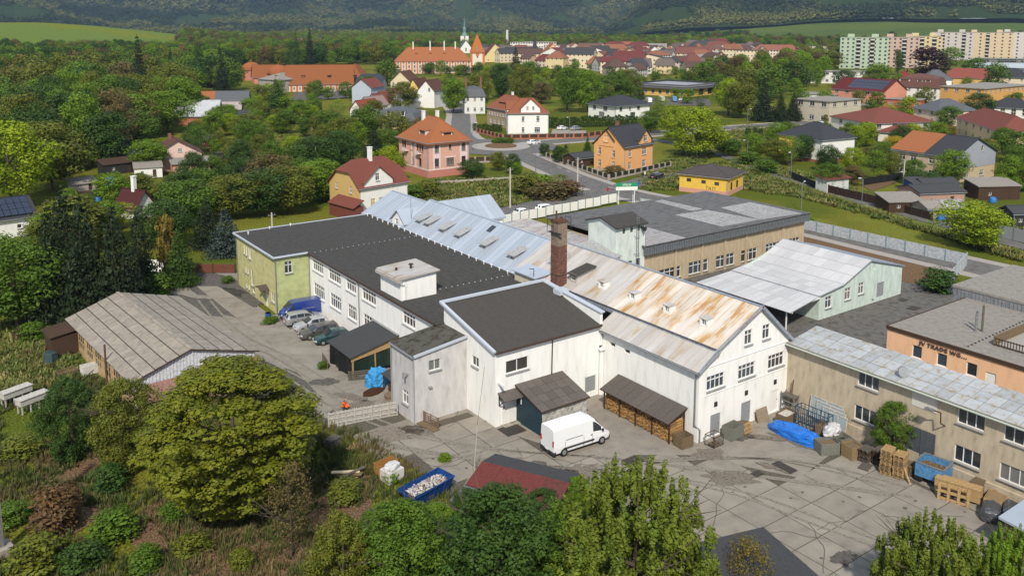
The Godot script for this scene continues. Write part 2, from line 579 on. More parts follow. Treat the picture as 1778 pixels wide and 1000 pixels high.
func _ready() -> void:
	rng.seed = 20240
	var cam := Camera3D.new()
	cam.name = "camera"
	cam.projection = Camera3D.PROJECTION_FRUSTUM
	cam.keep_aspect = Camera3D.KEEP_HEIGHT
	cam.near = 1.0
	cam.far = 20000.0
	cam.size = 1000.0 / 1500.0
	cam.frustum_offset = Vector2(0, -245.0 / 1500.0)
	cam.position = V(0, 36, 0)
	cam.rotation_degrees = V(-8.23, -35.3, 0)
	add_child(cam)
	cam.make_current()
	var sky := ProceduralSkyMaterial.new()
	sky.sky_top_color = Color(.52, .6, .7)
	sky.sky_horizon_color = Color(.84, .86, .87)
	sky.sky_curve = .25
	sky.ground_bottom_color = Color(.2, .2, .16)
	sky.ground_horizon_color = Color(.5, .52, .5)
	var cover := FastNoiseLite.new()
	cover.seed = 5
	cover.frequency = .008
	cover.fractal_octaves = 5
	var clouds := NoiseTexture2D.new()
	clouds.width = 1024
	clouds.height = 512
	clouds.seamless = true
	clouds.noise = cover
	var ramp := Gradient.new()
	ramp.offsets = PackedFloat32Array([.0, .45, .65, 1.0])
	ramp.colors = PackedColorArray([Color(.5, .5, .5, 0), Color(.5, .5, .52, .1), Color(.55, .55, .56, .8), Color(.7, .7, .7, 1)])
	clouds.color_ramp = ramp
	sky.sky_cover = clouds
	sky.sky_cover_modulate = Color(.75, .75, .75)
	var env := Environment.new()
	env.background_mode = Environment.BG_SKY
	env.sky = Sky.new()
	env.sky.sky_material = sky
	env.background_energy_multiplier = 1.08
	env.tonemap_mode = Environment.TONE_MAPPER_LINEAR
	env.tonemap_exposure = 1.22
	env.sdfgi_enabled = true
	env.ssao_enabled = true
	env.ssil_enabled = true
	env.fog_enabled = true
	env.fog_density = .00005
	env.fog_light_color = Color(.66, .77, .92)
	var around := WorldEnvironment.new()
	around.name = "surroundings"
	around.environment = env
	add_child(around)
	var sun := DirectionalLight3D.new()
	sun.name = "sun"
	sun.light_energy = 1.25
	sun.light_color = Color(1.0, .965, .91)
	sun.light_angular_distance = 2.5
	sun.shadow_enabled = true
	add_child(sun)
	sun.look_at_from_position(V(-74, 120, 96), Vector3.ZERO)

	make_textures()
	make_ground()
	make_hills()
	make_roads()
	make_yard()
	make_factory()
	make_halls()
	make_houses()
	make_town()
	make_yard_things()
	make_vehicles()
	make_gardens()
	make_plants()
	finish_labels()

func fan(mb: MB, radii: Array, a0: float, a1: float, steps: int, height: Callable, tint: Callable) -> void: # rings of ground round the view point's foot
	var back := []
	for i in radii.size():
		var row := []
		for k in steps + 1:
			var a := deg_to_rad(lerpf(a0, a1, float(k) / steps))
			var p: Vector2 = Vector2(sin(a), -cos(a)) * radii[i]
			row.append(V(p.x, height.call(p.x, p.y, radii[i], a), p.y))
		if i > 0:
			for k in steps:
				if mb.tinted:
					var q: Vector3 = row[k]
					mb.col = tint.call(q.x, q.z, radii[i])
				mb.quad(back[k], back[k + 1], row[k + 1], row[k])
		back = row

var lie := FastNoiseLite.new()

func rise(x: float, z: float) -> float: # the lie of the land
	var d := Vector2(x, z).length()
	var y := -.08
	# the field on the left climbs behind the park
	var side := x * .815 + z * .579 # metres to the right of the line of sight
	var deep := x * .579 - z * .815
	if deep > 500.0:
		var s := clampf((-320.0 - side) / 390.0, .0, 1.0)
		y += 35.0 * smoothstep(680.0, 1250.0, deep) * smoothstep(.0, 1.0, s) * smoothstep(1750.0, 1270.0, deep)
		var r := clampf((side - 250.0) / 700.0, .0, 1.0)
		y += 46.0 * smoothstep(900.0, 2600.0, deep) * smoothstep(.0, 1.0, r)
	if d > 60.0:
		y += lie.get_noise_2d(x, z) * clampf((deep - 500.0) / 900.0, .0, 1.0) * 4.0
	return y

func make_ground() -> void:
	lie.seed = 11
	lie.frequency = .004
	var patch := FastNoiseLite.new()
	patch.seed = 3
	patch.frequency = .02
	patch.fractal_octaves = 4
	var mb := MB.new()
	mb.tinted = true
	var radii := []
	var r := 8.0
	while r < 3600.0:
		radii.append(r)
		r *= 1.028
	fan(mb, radii, -25, 95, 230, func(x, z, _d, _a): return rise(x, z), func(x, z, d):
		var v: float = patch.get_noise_2d(x, z)
		var w: float = patch.get_noise_2d(x * .13 + 90.0, z * .13)
		var c := Color(.6, .66, .4).lerp(Color(1.2, .95, .72), clampf(v * 1.9 + .4 + patch.get_noise_2d(x * 4.0, z * 4.0) * .5, 0, 1))
		var side: float = x * .815 + z * .579
		var deep: float = x * .579 - z * .815
		if deep > 820 and side < -20:
			c = Color(.8, 1.0, .75)
			if deep > 1100 and deep < 1180 and side > -470 and side < -330:
				c = Color(6.5, 4.4, .3)
			if deep > 1200 and deep < 1250 and side < -430:
				c = Color(5.0, 3.6, .4)
			if deep < 930 and side < -330:
				c = Color(1.25, 1.3, 1.0)
		elif deep > 900 and side > 250:
			c = Color(.5, .66, .6) if w > -.1 else Color(.6, .72, .55)
		return c)
	struct("ground", mb, mt("grass ground", 1.0, 1.0, 1.0, .95, "grass", 9.0, {"vc": true, "bump": "bump", "deep": .8, "spec": .15}), "rough green meadow ground under the whole town")
	# the earth bank below the yard
	var soil := mt("bare soil", .85, .8, .75, .98, "soil", 7.0, {"bump": "bump", "deep": 1.0, "spec": .1})
	struct("soil_bank", sheet([[10.39, -56.49], [10.66, -63.99], [14.69, -66.41], [18.42, -61.29], [25.98, -63.88], [28.65, -59.17], [25.37, -54.02], [26.13, -45.34], [21.41, -45.88], [14.3, -50.91]], -.03), soil, "bare brown earth bank in front of the yard")
	struct("soil_patch", sheet([[5.18, -67.87], [6.63, -78.76], [10.54, -78.44], [11.76, -72.8], [10.03, -65.81], [7.11, -64.32]], -.028), soil)
	struct("rough_ground", sheet([[113, -62], [109, -72], [112, -84], [120, -87], [126.5, -90], [126.8, -64], [118, -60.5]], .004), soil, "rubbly weedy ground between mint hall and sheet fence")
	for b in [[[5.85, -98.97], [8.54, -99.79], [8.4, -96.28], [5.48, -94.64]], [[5.47, -93.36], [8.49, -94.83], [8.11, -91.49], [5.28, -89.66]], [[9.99, -106.75], [12.54, -107.12], [12.47, -103.73], [9.84, -103.53]]]:
		struct("vegetable_bed", sheet(b, .02, .15), soil)

var ridges := FastNoiseLite.new()
var rough := FastNoiseLite.new()

func hill(x: float, z: float) -> float: # two wooded ranges before the main ridge
	var d := Vector2(x, z).length()
	var a := atan2(x, -z)
	var t := clampf((d - 2300.0) / 5200.0, .0, 1.0)
	var y: float = (360.0 + 60.0 * sin(a * 3.1 + 1.0)) * smoothstep(.15, 1.0, t)
	y += maxf(.0, 100.0 + 280.0 * ridges.get_noise_2d(a * 1500.0, 40.0)) * exp(-pow((d - 3300.0 - 500.0 * ridges.get_noise_2d(a * 1200.0, 900.0)) / 520.0, 2.0))
	y += maxf(.0, 190.0 + 330.0 * ridges.get_noise_2d(a * 1900.0 + 700.0, 7.0)) * exp(-pow((d - 4900.0 - 700.0 * ridges.get_noise_2d(a * 900.0, 300.0)) / 700.0, 2.0))
	y += 70.0 * ridges.get_noise_2d(x * 1.7 + 900.0, z * 1.7) * smoothstep(.0, .3, t)
	return y + rise(x, z) + rough.get_noise_2d(x, z) * 14.0 * smoothstep(.02, .1, t) - 1.0

func open_land(x: float, z: float) -> bool:
	return ridges.get_noise_2d(x * 3.0 + 300.0, z * 3.0) + (.12 if Vector2(x, z).length() < 3300.0 else -.14) > .16

func make_hills() -> void:
	ridges.seed = 8
	ridges.frequency = .0008
	ridges.fractal_octaves = 5
	rough.seed = 2
	rough.frequency = .012
	rough.fractal_octaves = 3
	var mb := MB.new()
	mb.tinted = true
	var radii := []
	var r := 2290.0
	while r < 9500.0:
		radii.append(r)
		r *= 1.012
	fan(mb, radii, -15, 82, 400, func(x, z, _d, _a): return hill(x, z), func(x, z, _d):
		var k: float = rough.get_noise_2d(x * .5, z * .5)
		return Color(2.3, 2.5, 1.4) * (1.0 + k * .4) if open_land(x, z) else Color(.9, 1.0, .8) * (1.0 + k * .8))
	struct("hills", mb, mt("wooded hills", .62, .66, .62, 1.0, "hillwood", 160.0, {"vc": true, "spec": .05}), "wooded hills with clearings closing the view")

func hill_woods() -> void:
	var m: Mesh = leaves(700, round_clumps(701, 14, .0, .5, .24), 150, .1, .6, .25, .2)
	var spots := []
	var tone := []
	for i in 60000:
		var a := deg_to_rad(rr(-3, 74))
		var d := 2320.0 + 5200.0 * pow(rng.randf(), 1.25)
		var p := Vector2(sin(a), -cos(a)) * d
		if open_land(p.x, p.y):
			continue
		var h := rr(14, 22) * (1.0 if d < 4000.0 else 1.7)
		spots.append(Transform3D(Basis(Vector3.UP, rr(0, TAU)).scaled_local(V(h * 1.1, h, h * 1.1)), V(p.x, hill(p.x, p.y) - h * .25, p.y)))
		var w := ridges.get_noise_2d(p.x * 2.0 - 900.0, p.y * 2.0)
		tone.append(Color(.03, .05, .02).lerp(Color(.13, .14, .035), clampf(w * 3.0 + rr(.0, .55), 0, 1)))
	var mm := MultiMesh.new()
	mm.transform_format = MultiMesh.TRANSFORM_3D
	mm.use_colors = true
	mm.mesh = m
	mm.instance_count = spots.size()
	for i in spots.size():
		mm.set_instance_transform(i, spots[i])
		mm.set_instance_color(i, tone[i])
	var o := MultiMeshInstance3D.new()
	o.name = "hill_forest"
	o.multimesh = mm
	o.material_override = mt("wood leaves", 1, 1, 1, .7, "", 1.0, {"vc": true, "both": true, "spec": .2})
	add_child(o)
	tag(o, "forest covering the far hills", "wood", "", "stuff")

func make_roads() -> void:
	var tar := mt("road asphalt", .155, .148, .14, .93, "mottle", 14.0, {"bump": "bump", "deep": .2})
	var pave := mt("pavement", .33, .3, .27, .95, "plaster", 4.0)
	var line := mt("road marking paint", .62, .62, .6, .8, "mottle", 3.0)
	var main := [[141.5, -203], [136, -186], [130.5, -168], [126, -151], [123.5, -133], [126, -112], [128.3, -92], [128, -74], [128, -55], [129, -30]]
	var west := [[141.5, -206], [141, -221], [148, -238], [163, -262], [186, -300], [205, -340]]
	var east := [[143, -206], [158, -205.3], [190, -201.5], [240, -196], [300, -186]]
	var lane := [[90.5, -131.5], [111, -134.5], [124, -136]]
	var side := [[125, -137.5], [140, -142.3], [153, -146]]
	struct("pavement", ribbon(main, 11.0, .03, .12), pave, "pale pavement along the main road")
	struct("pavement", ribbon(west, 11.5, .034, .12), pave, "pale pavement beside the street past the pink villa")
	struct("pavement", ribbon(east, 11.0, .026, .12), pave, "pale pavement in front of the brick fence")
	struct("road", ribbon(main, 7.0, .042), tar, "grey main road that runs from the roundabout to the factory fence")
	struct("road", ribbon(west, 7.0, .046), tar, "street leaving the roundabout past the pink villa")
	struct("road", ribbon(east, 7.0, .05), tar, "street leaving the roundabout in front of the white house")
	struct("road", ribbon(lane, 9.0, .054), tar, "asphalt lane where two white cars are parked")
	struct("road", ribbon(side, 6.0, .058), tar, "short side road beside the orange villa")
	struct("path", ribbon([[181, -156], [171, -136], [161, -115], [156.2, -98], [152.5, -84], [146.3, -63], [141, -40]], 3.6, .02), tar, "narrow asphalt path across the meadow")
	struct("path", ribbon([[181, -156], [186, -172], [190, -200]], 3.4, .024), tar)
	var disc := []
	var ring := []
	var isle := []
	for i in 36:
		var a := TAU * i / 36
		disc.append([141.5 + cos(a) * 16.5, -205.5 + sin(a) * 16.5])
		ring.append([141.5 + cos(a) * 8.6, -205.5 + sin(a) * 8.6])
		isle.append([141.5 + cos(a) * 4.6, -205.5 + sin(a) * 4.6])
	struct("road", sheet(disc, .062), tar, "round asphalt carriageway of the roundabout")
	struct("roundabout_apron", sheet(ring, .17, .17), pave, "pale paved apron of the roundabout island")
	struct("roundabout_bed", sheet(isle, .4, .25), mt("bare soil"), "planted middle of the roundabout")
	for p in [[[133, -169], [128.2, -151.5]], [[125.7, -142], [124.6, -134]], [[126.5, -108], [128.3, -92]], [[128.2, -88], [128, -70]]]:
		var a := Vector2(p[0][0], p[0][1])
		var b := Vector2(p[1][0], p[1][1])
		var k := int(a.distance_to(b) / 5.0)
		for i in k:
			var u := a.lerp(b, (i + .2) / k)
			var v := a.lerp(b, (i + .65) / k)
			struct("road_marking", ribbon([[u.x, u.y], [v.x, v.y]], .16, .066), line)
	for i in 7:
		struct("road_marking", ribbon([[150.5, -208.6 + i * 1.0], [153.6, -208.4 + i * 1.0]], .5, .068), line)

func make_yard() -> void:
	var dirt := mt("yard concrete", .275, .245, .205, .95, "stucco", 13.0, {"bump": "bump", "deep": .3})
	struct("yard", sheet([[32, -125.91], [37.7, -122.59], [34.95, -113.53], [35.07, -101.25], [41.68, -102.26], [44.29, -74.48], [38.66, -68.29], [43.19, -68.26], [47.12, -65.48], [56.37, -64.09], [56.03, -50.18], [66.83, -47.58], [67.17, -27.45], [61.98, -20.69], [29.18, -34.82], [32.75, -50.66], [31.5, -61.15], [30.42, -64.37], [28.76, -69.76], [29.22, -74.21], [28.26, -85.83], [28.89, -92.31], [24.96, -116.1]], .0), dirt, "grey stained factory yard")
	struct("yard", sheet([[69.5, -46], [69.5, -82.6], [116, -82.6], [113.5, -58], [113, -48], [107, -46]], -.004), mt("court asphalt", .14, .13, .118, .95, "dirty", 13.0), "dark asphalt court beside the mint hall")
	var tarm := mt("patch asphalt", .12, .108, .095, .95, "dirty", 8.0, {"bump": "bump", "deep": .3})
	for q in [[33.39, -119.44, 3.2, 9, -10], [28.92, -110.45, 2.2, 9, -25], [27.28, -86.52, 2.0, 12, -25], [26.33, -77.03, 2.0, 7, -20], [36.56, -91.23, 2.2, 6, -20], [33.89, -109.78, 2.4, 5, -10], [32.06, -71.15, 2.2, 1.6, 10]]:
		struct("asphalt_patch", stain(q[0], q[1], q[2], q[3], q[4], .004), tarm)
	for q in [[33.19, -64.34, 3.0, 1.5, 10], [34.88, -64.07, 1.6, .8, 60], [38.38, -51.74, 3.4, 2.4, 20], [41.38, -49.62, 2.4, 1.6, 0], [51.5, -42.45, 2.2, 1.1, 40], [43.17, -44.25, 2.6, 1.5, 20], [55.64, -41.5, 1.5, .4, 70], [49.52, -31.04, 1.0, .7, 0], [57.61, -46.4, 1.2, .5, 20], [60.83, -42.83, 2.2, .5, 75], [59.25, -45.23, 1.6, .5, 50], [52.82, -46.05, 1.4, .9, 20], [37.79, -54.94, 2.2, 1.0, 30], [32.78, -71.69, 1.6, .8, 0], [32.23, -78.55, 1.5, .9, 30], [33.15, -73.76, 2.0, .6, 60]]:
		struct("dark_stain", stain(q[0], q[1], q[2], q[3], q[4], .058), [mt("stain a", .235, .2, .16, .95, "dirty", 5.0), mt("stain b", .2, .17, .135, .9, "dirty", 4.0), tarm][mini(2, rng.randi() % 5 / 2)])
	var conc := []
	for i in 5:
		var k := .94 + i * .025
		conc.append(mt("concrete slab %d" % i, .29 * k, .26 * k, .217 * k, .95, "stucco", 14.0 + i, {"spec": .25}))
	var y := root("concrete_slabs", "large concrete slabs that pave the yard")
	var hole := mt("lifting hole", .1, .09, .075, .95)
	var spot := MB.new()
	spot.cyl(V(0, 0, 0), V(0, .004, 0), .13, .13, 7)
	var spots := spot.mesh()
	var edge := PackedVector2Array()
	for q in [[28.87, -68.73], [35.32, -68.39], [35.2, -64.65], [40.61, -64.5], [41.07, -59.69], [43.74, -52.48], [51.44, -47.03], [56, -39.27], [65.42, -40.87], [63.21, -35.25], [62.79, -30.35], [62.57, -27.69], [61.84, -23.1], [28.6, -34.12], [43.33, -43.17], [40.71, -51.74], [36.5, -56.43], [31.75, -52.33], [31.5, -61.15]]:
		edge.append(Vector2(q[0], q[1]))
	var bed := []
	for q in edge:
		bed.append([q.x, q.y])
	struct("slab_bed", sheet(bed, .008), mt("joint dirt", .12, .105, .08, .98, "dirty", 3.0))
	for i in range(-3, 10):
		for j in range(0, 17):
			var x := 38.7 + i * 2.98
			var z := -66.5 + j * 3.0
			if not Geometry2D.is_point_in_polygon(Vector2(x + 1.5, z + 1.5), edge):
				continue
			pieces(y, "slab", V(x, .03, z + 3), V(x + 2.98, .03, z + 3), V(x + 2.98, .03, z), V(x, .03, z), 1, 1, .085, .03, conc, .006)
			for k in 2:
				if (i * 7 + j * 5 + k * 3) % 4 == 0:
					ob(y, "lifting_hole", spots, hole, Transform3D(Basis().scaled(V(rr(.7, 1.5), 1, rr(.7, 1.4))), V(x + .75 + k * 1.45 + rr(-.1, .1), .04, z + 1.5 + rr(-.2, .2))))
	# cracks, tyre tracks and weeds in the joints
	for i in 60:
		var p := Vector2(rr(31, 64), rr(-66, -27))
		if Geometry2D.is_point_in_polygon(p, edge):
			var a := rr(0, TAU)
			var line := [[p.x, p.y]]
			for k in 7:
				a += rr(-.6, .6)
				p += Vector2(cos(a), sin(a)) * rr(.5, 1.1)
				line.append([p.x, p.y])
			struct("crack", ribbon(line, .05, .056), hole)
	for q in [[[33, -66], [38, -58], [46, -50], [52, -43], [57, -37], [60, -33]], [[31, -64], [37, -56], [45, -48], [50, -41], [52, -34], [54, -27]], [[43, -50], [50, -47], [56, -43], [59, -39], [61, -34]], [[28.5, -90], [30.5, -80], [31.5, -72], [34, -64]], [[30, -112], [29.5, -98], [31.5, -86], [32.5, -74]]]:
		for s in [-.85, .85]:
			var l := []
			for k in q:
				l.append([k[0] + s * .75, k[1] + s * .65])
			struct("tyre_track", ribbon(l, .28, .054), mt("tyre track", .258, .23, .19, .95, "dirty", 3.0))
	# the smooth concrete strips of the drive
	var strip := root("concrete_strip", "pale concrete strip along the drive")
	var l0 := V(30.88, 0, -118.89)
	var l1 := V(33.29, 0, -117.18)
	var mid0 := V(31.55, 0, -91.49)
	var mid1 := V(35.95, 0, -87.31)
	var e0 := V(30.39, 0, -69.02)
	var e1 := V(36.79, 0, -71.18)
	for s in [[l0, l1, mid0, mid1, 9], [mid0, mid1, e0, e1, 7]]:
		pieces(strip, "slab", s[0] + V(0, .03, 0), s[2] + V(0, .03, 0), s[3] + V(0, .03, 0), s[1] + V(0, .03, 0), s[4], 1, .05, .05, conc, .006)
	var side := root("concrete_strip", "pale concrete parking apron in front of the cars")
	pieces(side, "slab", V(33.05, 0, -92.84) + V(0, .026, 0), V(34.7, 0, -83.88) + V(0, .026, 0), V(40.57, 0, -86.02) + V(0, .026, 0), V(36.21, 0, -96.14) + V(0, .026, 0), 5, 2, .05, .045, conc, .006)
	var iron := mt("cast iron", .06, .05, .045, .8, "mottle", 1.0)
	for p in [[V(53.65, .05, -41.6), .9, .7, "rusty square drain cover in the middle of the yard"], [V(56.3, .05, -41), .9, 1.9, "dark oily patch plate beside the drain cover"], [V(46.9, .05, -48.9), 1.6, 1.2, "dark steel pit cover in front of the white van"], [V(41.9, .05, -59.2), 2.0, 1.7, "brown door mat plate in front of the white door"], [V(102.78, 0, -56.71), 1.8, 1.1, "square manhole cover in the dark court nearest the mint hall"], [V(104.76, 0, -59.33), 1.4, .9, "square manhole cover in the dark court by the gate"]]:
		var m := MB.new()
		m.cbox(0, 0, 0, p[1], .03, p[2])
		m.cbox(0, .03, 0, p[1] * .8, .012, p[2] * .8)
		one("drain_cover", p[3], "drain cover", m, iron, p[0])

func stain(x: float, z: float, rx: float, rz: float, turn: float, y: float) -> MB: # an irregular patch
	var pts := []
	var f := FastNoiseLite.new()
	f.seed = int(x * 7.0 + z * 3.0)
	f.frequency = .9
	for i in 40:
		var a := TAU * i / 40
		var r := 1.0 + .55 * f.get_noise_2d(cos(a) * 1.3, sin(a) * 1.3) + .3 * f.get_noise_2d(cos(a) * 4.0, sin(a) * 4.0)
		var p := Vector2(cos(a) * rx * r, sin(a) * rz * r).rotated(deg_to_rad(turn))
		pts.append([x + p.x, z + p.y])
	return sheet(pts, y)

func strip_roof(parent: Node, a: Vector3, b: Vector3, c: Vector3, d: Vector3, nu: int, nv: int, list: Array, rib := true) -> void: # sheet metal with standing seams on a flat underlay
	pieces(parent, "roof_sheet", a, b, c, d, nu, nv, .03, .02, list, .006, .012)
	if rib:
		var up := (b - a).cross(d - a).normalized()
		var m := MB.new()
		for i in nu + 1:
			var k := float(i) / nu
			m.bar(a.lerp(b, k) + up * .02, d.lerp(c, k) + up * .02, .035, .06)
		ob(parent, "seam", m, list[0])

func dormer(parent: Node, at: Vector3, w: float, h: float, deep: float, slope: float, wm: Material, rm: Material, over := .25, tilt := .5) -> void: # a small shed dormer that looks towards -x
	var t := Transform3D(Basis(Vector3.UP, -PI / 2), at)
	var m := MB.new()
	m.t = t
	wall(m, [Vector2(-w / 2, -.5), Vector2(w / 2, -.5), Vector2(w / 2, h), Vector2(-w / 2, h)], [[-w * .28, h * .2, w * .28, h * .82]])
	for s in [-1, 1]:
		m.quad(V(s * w / 2, -.5, 0), V(s * w / 2, -.5, -deep), V(s * w / 2, h + deep * slope * tilt - .04, -deep), V(s * w / 2, h - .04, 0))
	m.quad(V(w / 2, -.5, -deep), V(-w / 2, -.5, -deep), V(-w / 2, h + deep * slope * tilt - .04, -deep), V(w / 2, h + deep * slope * tilt - .04, -deep))
	var o := ob(parent, "dormer", m, wm)
	var r := MB.new()
	r.t = t
	r.slab([V(-w / 2 - over, h - .02 - over * .3, over), V(w / 2 + over, h - .02 - over * .3, over), V(w / 2 + over, h + deep * slope * tilt, -deep), V(-w / 2 - over, h + deep * slope * tilt, -deep)], .07)
	ob(o, "dormer_roof", r, rm)
	window(o, t * T(V(0, h * .2, 0)), w * .56, h * .62, 2, false, {"nosill": true})

func pipe(parent: Node, called: String, pts: Array, r: float, mat: Material) -> void:
	var m := MB.new()
	for i in pts.size() - 1:
		m.cyl(pts[i], pts[i + 1], r, r, 8)
	ob(parent, called, m, mat)

func make_factory() -> void:
	var render := mt("white render", .84, .835, .805, .92, "streak", 8.0, {"spec": .2, "stretch": V(1.5, .3, 1.5)})
	var zinc := kit("zinc")
	var felt := kit("bitumen")
	# --- the white gabled hall under the rusty roof
	var t := thing("gabled_hall", "white gabled factory hall with a rust-streaked sheet metal roof", "factory hall")
	marks.append(["rusty-roofed hall", V(60, 0, -58)])
	var m := MB.new()
	m.t = T(V(0, 0, -48))
	var front := [[55.7, 4.45, 2.25, 1.3], [59.8, 4.45, 2.25, 1.3], [63.9, 4.45, 2.25, 1.3]]
	var upper := [[59.85, 7.52, 1.02, 1.36], [62.3, 7.52, 1.02, 1.36]]
	var holes := []
	for q in front + upper + [[55.85, .12, 1.32, 1.95], [59.9, .12, 1.32, 2.0], [63.9, .12, 1.2, 2.05]]:
		holes.append([q[0] - q[2] / 2, q[1], q[0] + q[2] / 2, q[1] + q[3]])
	wall(m, [Vector2(53.6, -.5), Vector2(65.6, -.5), Vector2(65.6, 6.8), Vector2(61.2, 10.7), Vector2(55.8, 8.1), Vector2(53.6, 6.6)], holes)
	m.t = Transform3D(Basis(Vector3.UP, -PI / 2), V(53.6, 0, -63)) # along x: from z = -78 to -48
	wall(m, [Vector2(-15, -.5), Vector2(15, -.5), Vector2(15, 6.6), Vector2(-15, 6.6)], [[3.55, 5.18, 4.35, 5.6], [5.6, 5.16, 6.4, 5.58]], .3)
	m.t = Transform3D(Basis(Vector3.UP, PI / 2), V(65.6, 0, -63))
	wall(m, [Vector2(-15, -.5), Vector2(15, -.5), Vector2(15, 6.7), Vector2(-15, 6.7)], [])
	m.t = Transform3D()
	m.box(V(65.3, -.5, -78), V(65.58, 6.7, -77.8))
	m.bar(V(54.3, 6.62, -47.97), V(65.55, 6.62, -47.97), .05, .09)
	m.bar(V(54.3, 4.05, -47.97), V(65.55, 4.05, -47.97), .03, .05)
	ob(t, "wall", m, render)
	var dk := MB.new()
	dk.box(V(53.9, 5.1, -59.7), V(53.95, 5.7, -56.5))
	for q in [[55.8, 2.98], [59.85, 2.98], [63.9, 3.0]]:
		dk.box(V(q[0] - .2, q[1] - .22, -48.0), V(q[0] + .2, q[1] + .22, -47.96))
	ob(t, "air_vent", dk, kit("dark"))
	var o := {"sillmat": kit("sill"), "curtain": .0}
	for q in front:
		window(t, T(V(q[0], q[1], -48)), q[2], q[3], 4, true, o)
	for q in upper:
		window(t, T(V(q[0], q[1], -48)), q[2], q[3], 2, true, o)
	door(t, T(V(55.85, .12, -48)), 1.32, 1.95, kit("grey"))
	door(t, T(V(59.9, .12, -48)), 1.32, 2.0, kit("grey"))
	door(t, T(V(63.9, .12, -48)), 1.2, 2.05, kit("white"))
	var r := MB.new()
	r.slab([V(55.55, 8.07, -78), V(55.55, 8.07, -47.65), V(61.2, 10.78, -47.65), V(61.2, 10.78, -78)], .15)
	r.slab([V(66.0, 6.55, -47.65), V(66.0, 6.55, -78), V(61.2, 10.78, -78), V(61.2, 10.78, -47.65)], .15)
	r.slab([V(53.25, 6.5, -61), V(53.25, 6.5, -47.65), V(55.9, 7.9, -47.65), V(55.9, 7.9, -61)], .12)
	r.box(V(55.55, 7.5, -77.9), V(55.75, 8.0, -47.7))
	r.bar(V(53.2, 6.5, -47.66), V(55.6, 8.1, -47.66), .12, .28)
	r.bar(V(55.6, 8.1, -47.66), V(61.2, 10.86, -47.66), .12, .28)
	r.bar(V(66.0, 6.6, -47.66), V(61.2, 10.86, -47.66), .12, .28)
	r.bar(V(61.2, 10.84, -78), V(61.2, 10.84, -47.6), .3, .1)
	var roof := ob(t, "roof", r, zinc)
	var sheets := []
	for i in 4:
		var k := .86 + i * .05
		sheets.append(mt("rusted sheet %d" % i, .8 * k, .74 * k, .68 * k, .55, "rusty", 15.0, {"metal": .1, "stretch": V(.45, .45, 1.5)}))
	var pale := []
	for i in 4:
		var k := .86 + i * .05
		pale.append(mt("pale sheet %d" % i, .62 * k, .6 * k, .585 * k, .5, "rustlight", 16.0, {"metal": .1, "stretch": V(.45, .45, 1.5)}))
	strip_roof(roof, V(55.5, 8.1, -62), V(55.5, 8.1, -47.6), V(61.15, 10.82, -47.6), V(61.15, 10.82, -62), 16, 1, sheets)
	strip_roof(roof, V(55.5, 8.1, -78), V(55.5, 8.1, -62.02), V(61.15, 10.82, -62.02), V(61.15, 10.82, -78), 17, 1, pale)
	strip_roof(roof, V(53.2, 6.53, -61), V(53.2, 6.53, -47.6), V(55.85, 7.93, -47.6), V(55.85, 7.93, -61), 14, 1, pale)
	for q in [[57.4, 9.0, -64.7], [57.4, 9.0, -60.1], [57.4, 9.0, -55.4], [57.45, 9.02, -50.85]]:
		dormer(roof, V(q[0] - .35, q[1] - .15, q[2]), .95, .86, .75, .48, kit("white"), mt("pale sheet 1"), .06, .1)
	dormer(roof, V(56.6, 8.6, -68.7), 1.15, 1.0, 2.6, .48, mt("pale sheet 2"), kit("bitumen"), .25, .45)
	var gut := kit("steel")
	pipe(t, "gutter", [V(53.18, 6.42, -61), V(53.18, 6.42, -47.7)], .09, gut)
	pipe(t, "downpipe", [V(53.18, 6.4, -48.0), V(53.45, 6.1, -48.25), V(53.45, 1.6, -48.25), V(53.75, 1.2, -47.88), V(53.75, .1, -47.88)], .07, gut)
	pipe(t, "downpipe", [V(65.75, 6.5, -47.9), V(65.66, 6.2, -47.9), V(65.66, .1, -47.9)], .06, kit("white"))
	# --- the brick chimney
	var ch := thing("brick_chimney", "tall square brick chimney with a rendered head and rusty cap", "chimney", V(55.6, 0, -69.9))
	marks.append(["brick chimney", V(55.85, 0, -70.2)])
	var cs := MB.new()
	cs.cbox(0, 0, 0, 1.2, 15.15, 1.2)
	ob(ch, "shaft", cs, mt("chimney mortar", .2, .17, .15, .95, "mottle", 2.0))
	var bricks := MultiMesh.new()
	bricks.transform_format = MultiMesh.TRANSFORM_3D
	bricks.use_colors = true
	var bm := BoxMesh.new()
	bm.size = V(.205, .062, .05)
	bricks.mesh = bm
	bricks.instance_count = 4 * 130 * 6
	var n := 0
	for f in 4:
		var b := Basis(Vector3.UP, f * PI / 2)
		for j in 130:
			for i in 6:
				var x := -.56 + i * .215 + (.1 if j % 2 == 0 else -.02)
				bricks.set_instance_transform(n, Transform3D(b, b * V(clampf(x, -.5, .5), 5.4 + j * .075, .605 + rr(-.004, .004))))
				var k := rr(.6, 1.15)
				var c := Color(.3, .13, .09).lerp(Color(.17, .09, .075), rng.randf()) * k
				if j > 96:
					c = c.lerp(Color(.33, .27, .21), clampf(rr(.55, 1.0), 0, 1))
				bricks.set_instance_color(n, c)
				n += 1
	var bi := MultiMeshInstance3D.new()
	bi.name = "brick"
	bi.multimesh = bricks
	bi.material_override = mt("chimney brick", 1, 1, 1, .95, "mottle", 1.5, {"vc": true})
	bi.set_meta("kind", "stuff")
	ch.add_child(bi)
	var cc := MB.new()
	cc.cbox(0, 15.15, 0, 1.42, .14, 1.42)
	cc.cbox(0, 15.29, 0, 1.2, .1, 1.2)
	cc.cyl(V(-.2, 15.35, -.2), V(-.2, 16.3, -.2), .1, .1)
	cc.cyl(V(.25, 15.35, .1), V(.25, 15.7, .1), .14, .12)
	ob(ch, "cap", cc, mt("rusted iron", .13, .065, .04, .9, "dirty", 2.0))
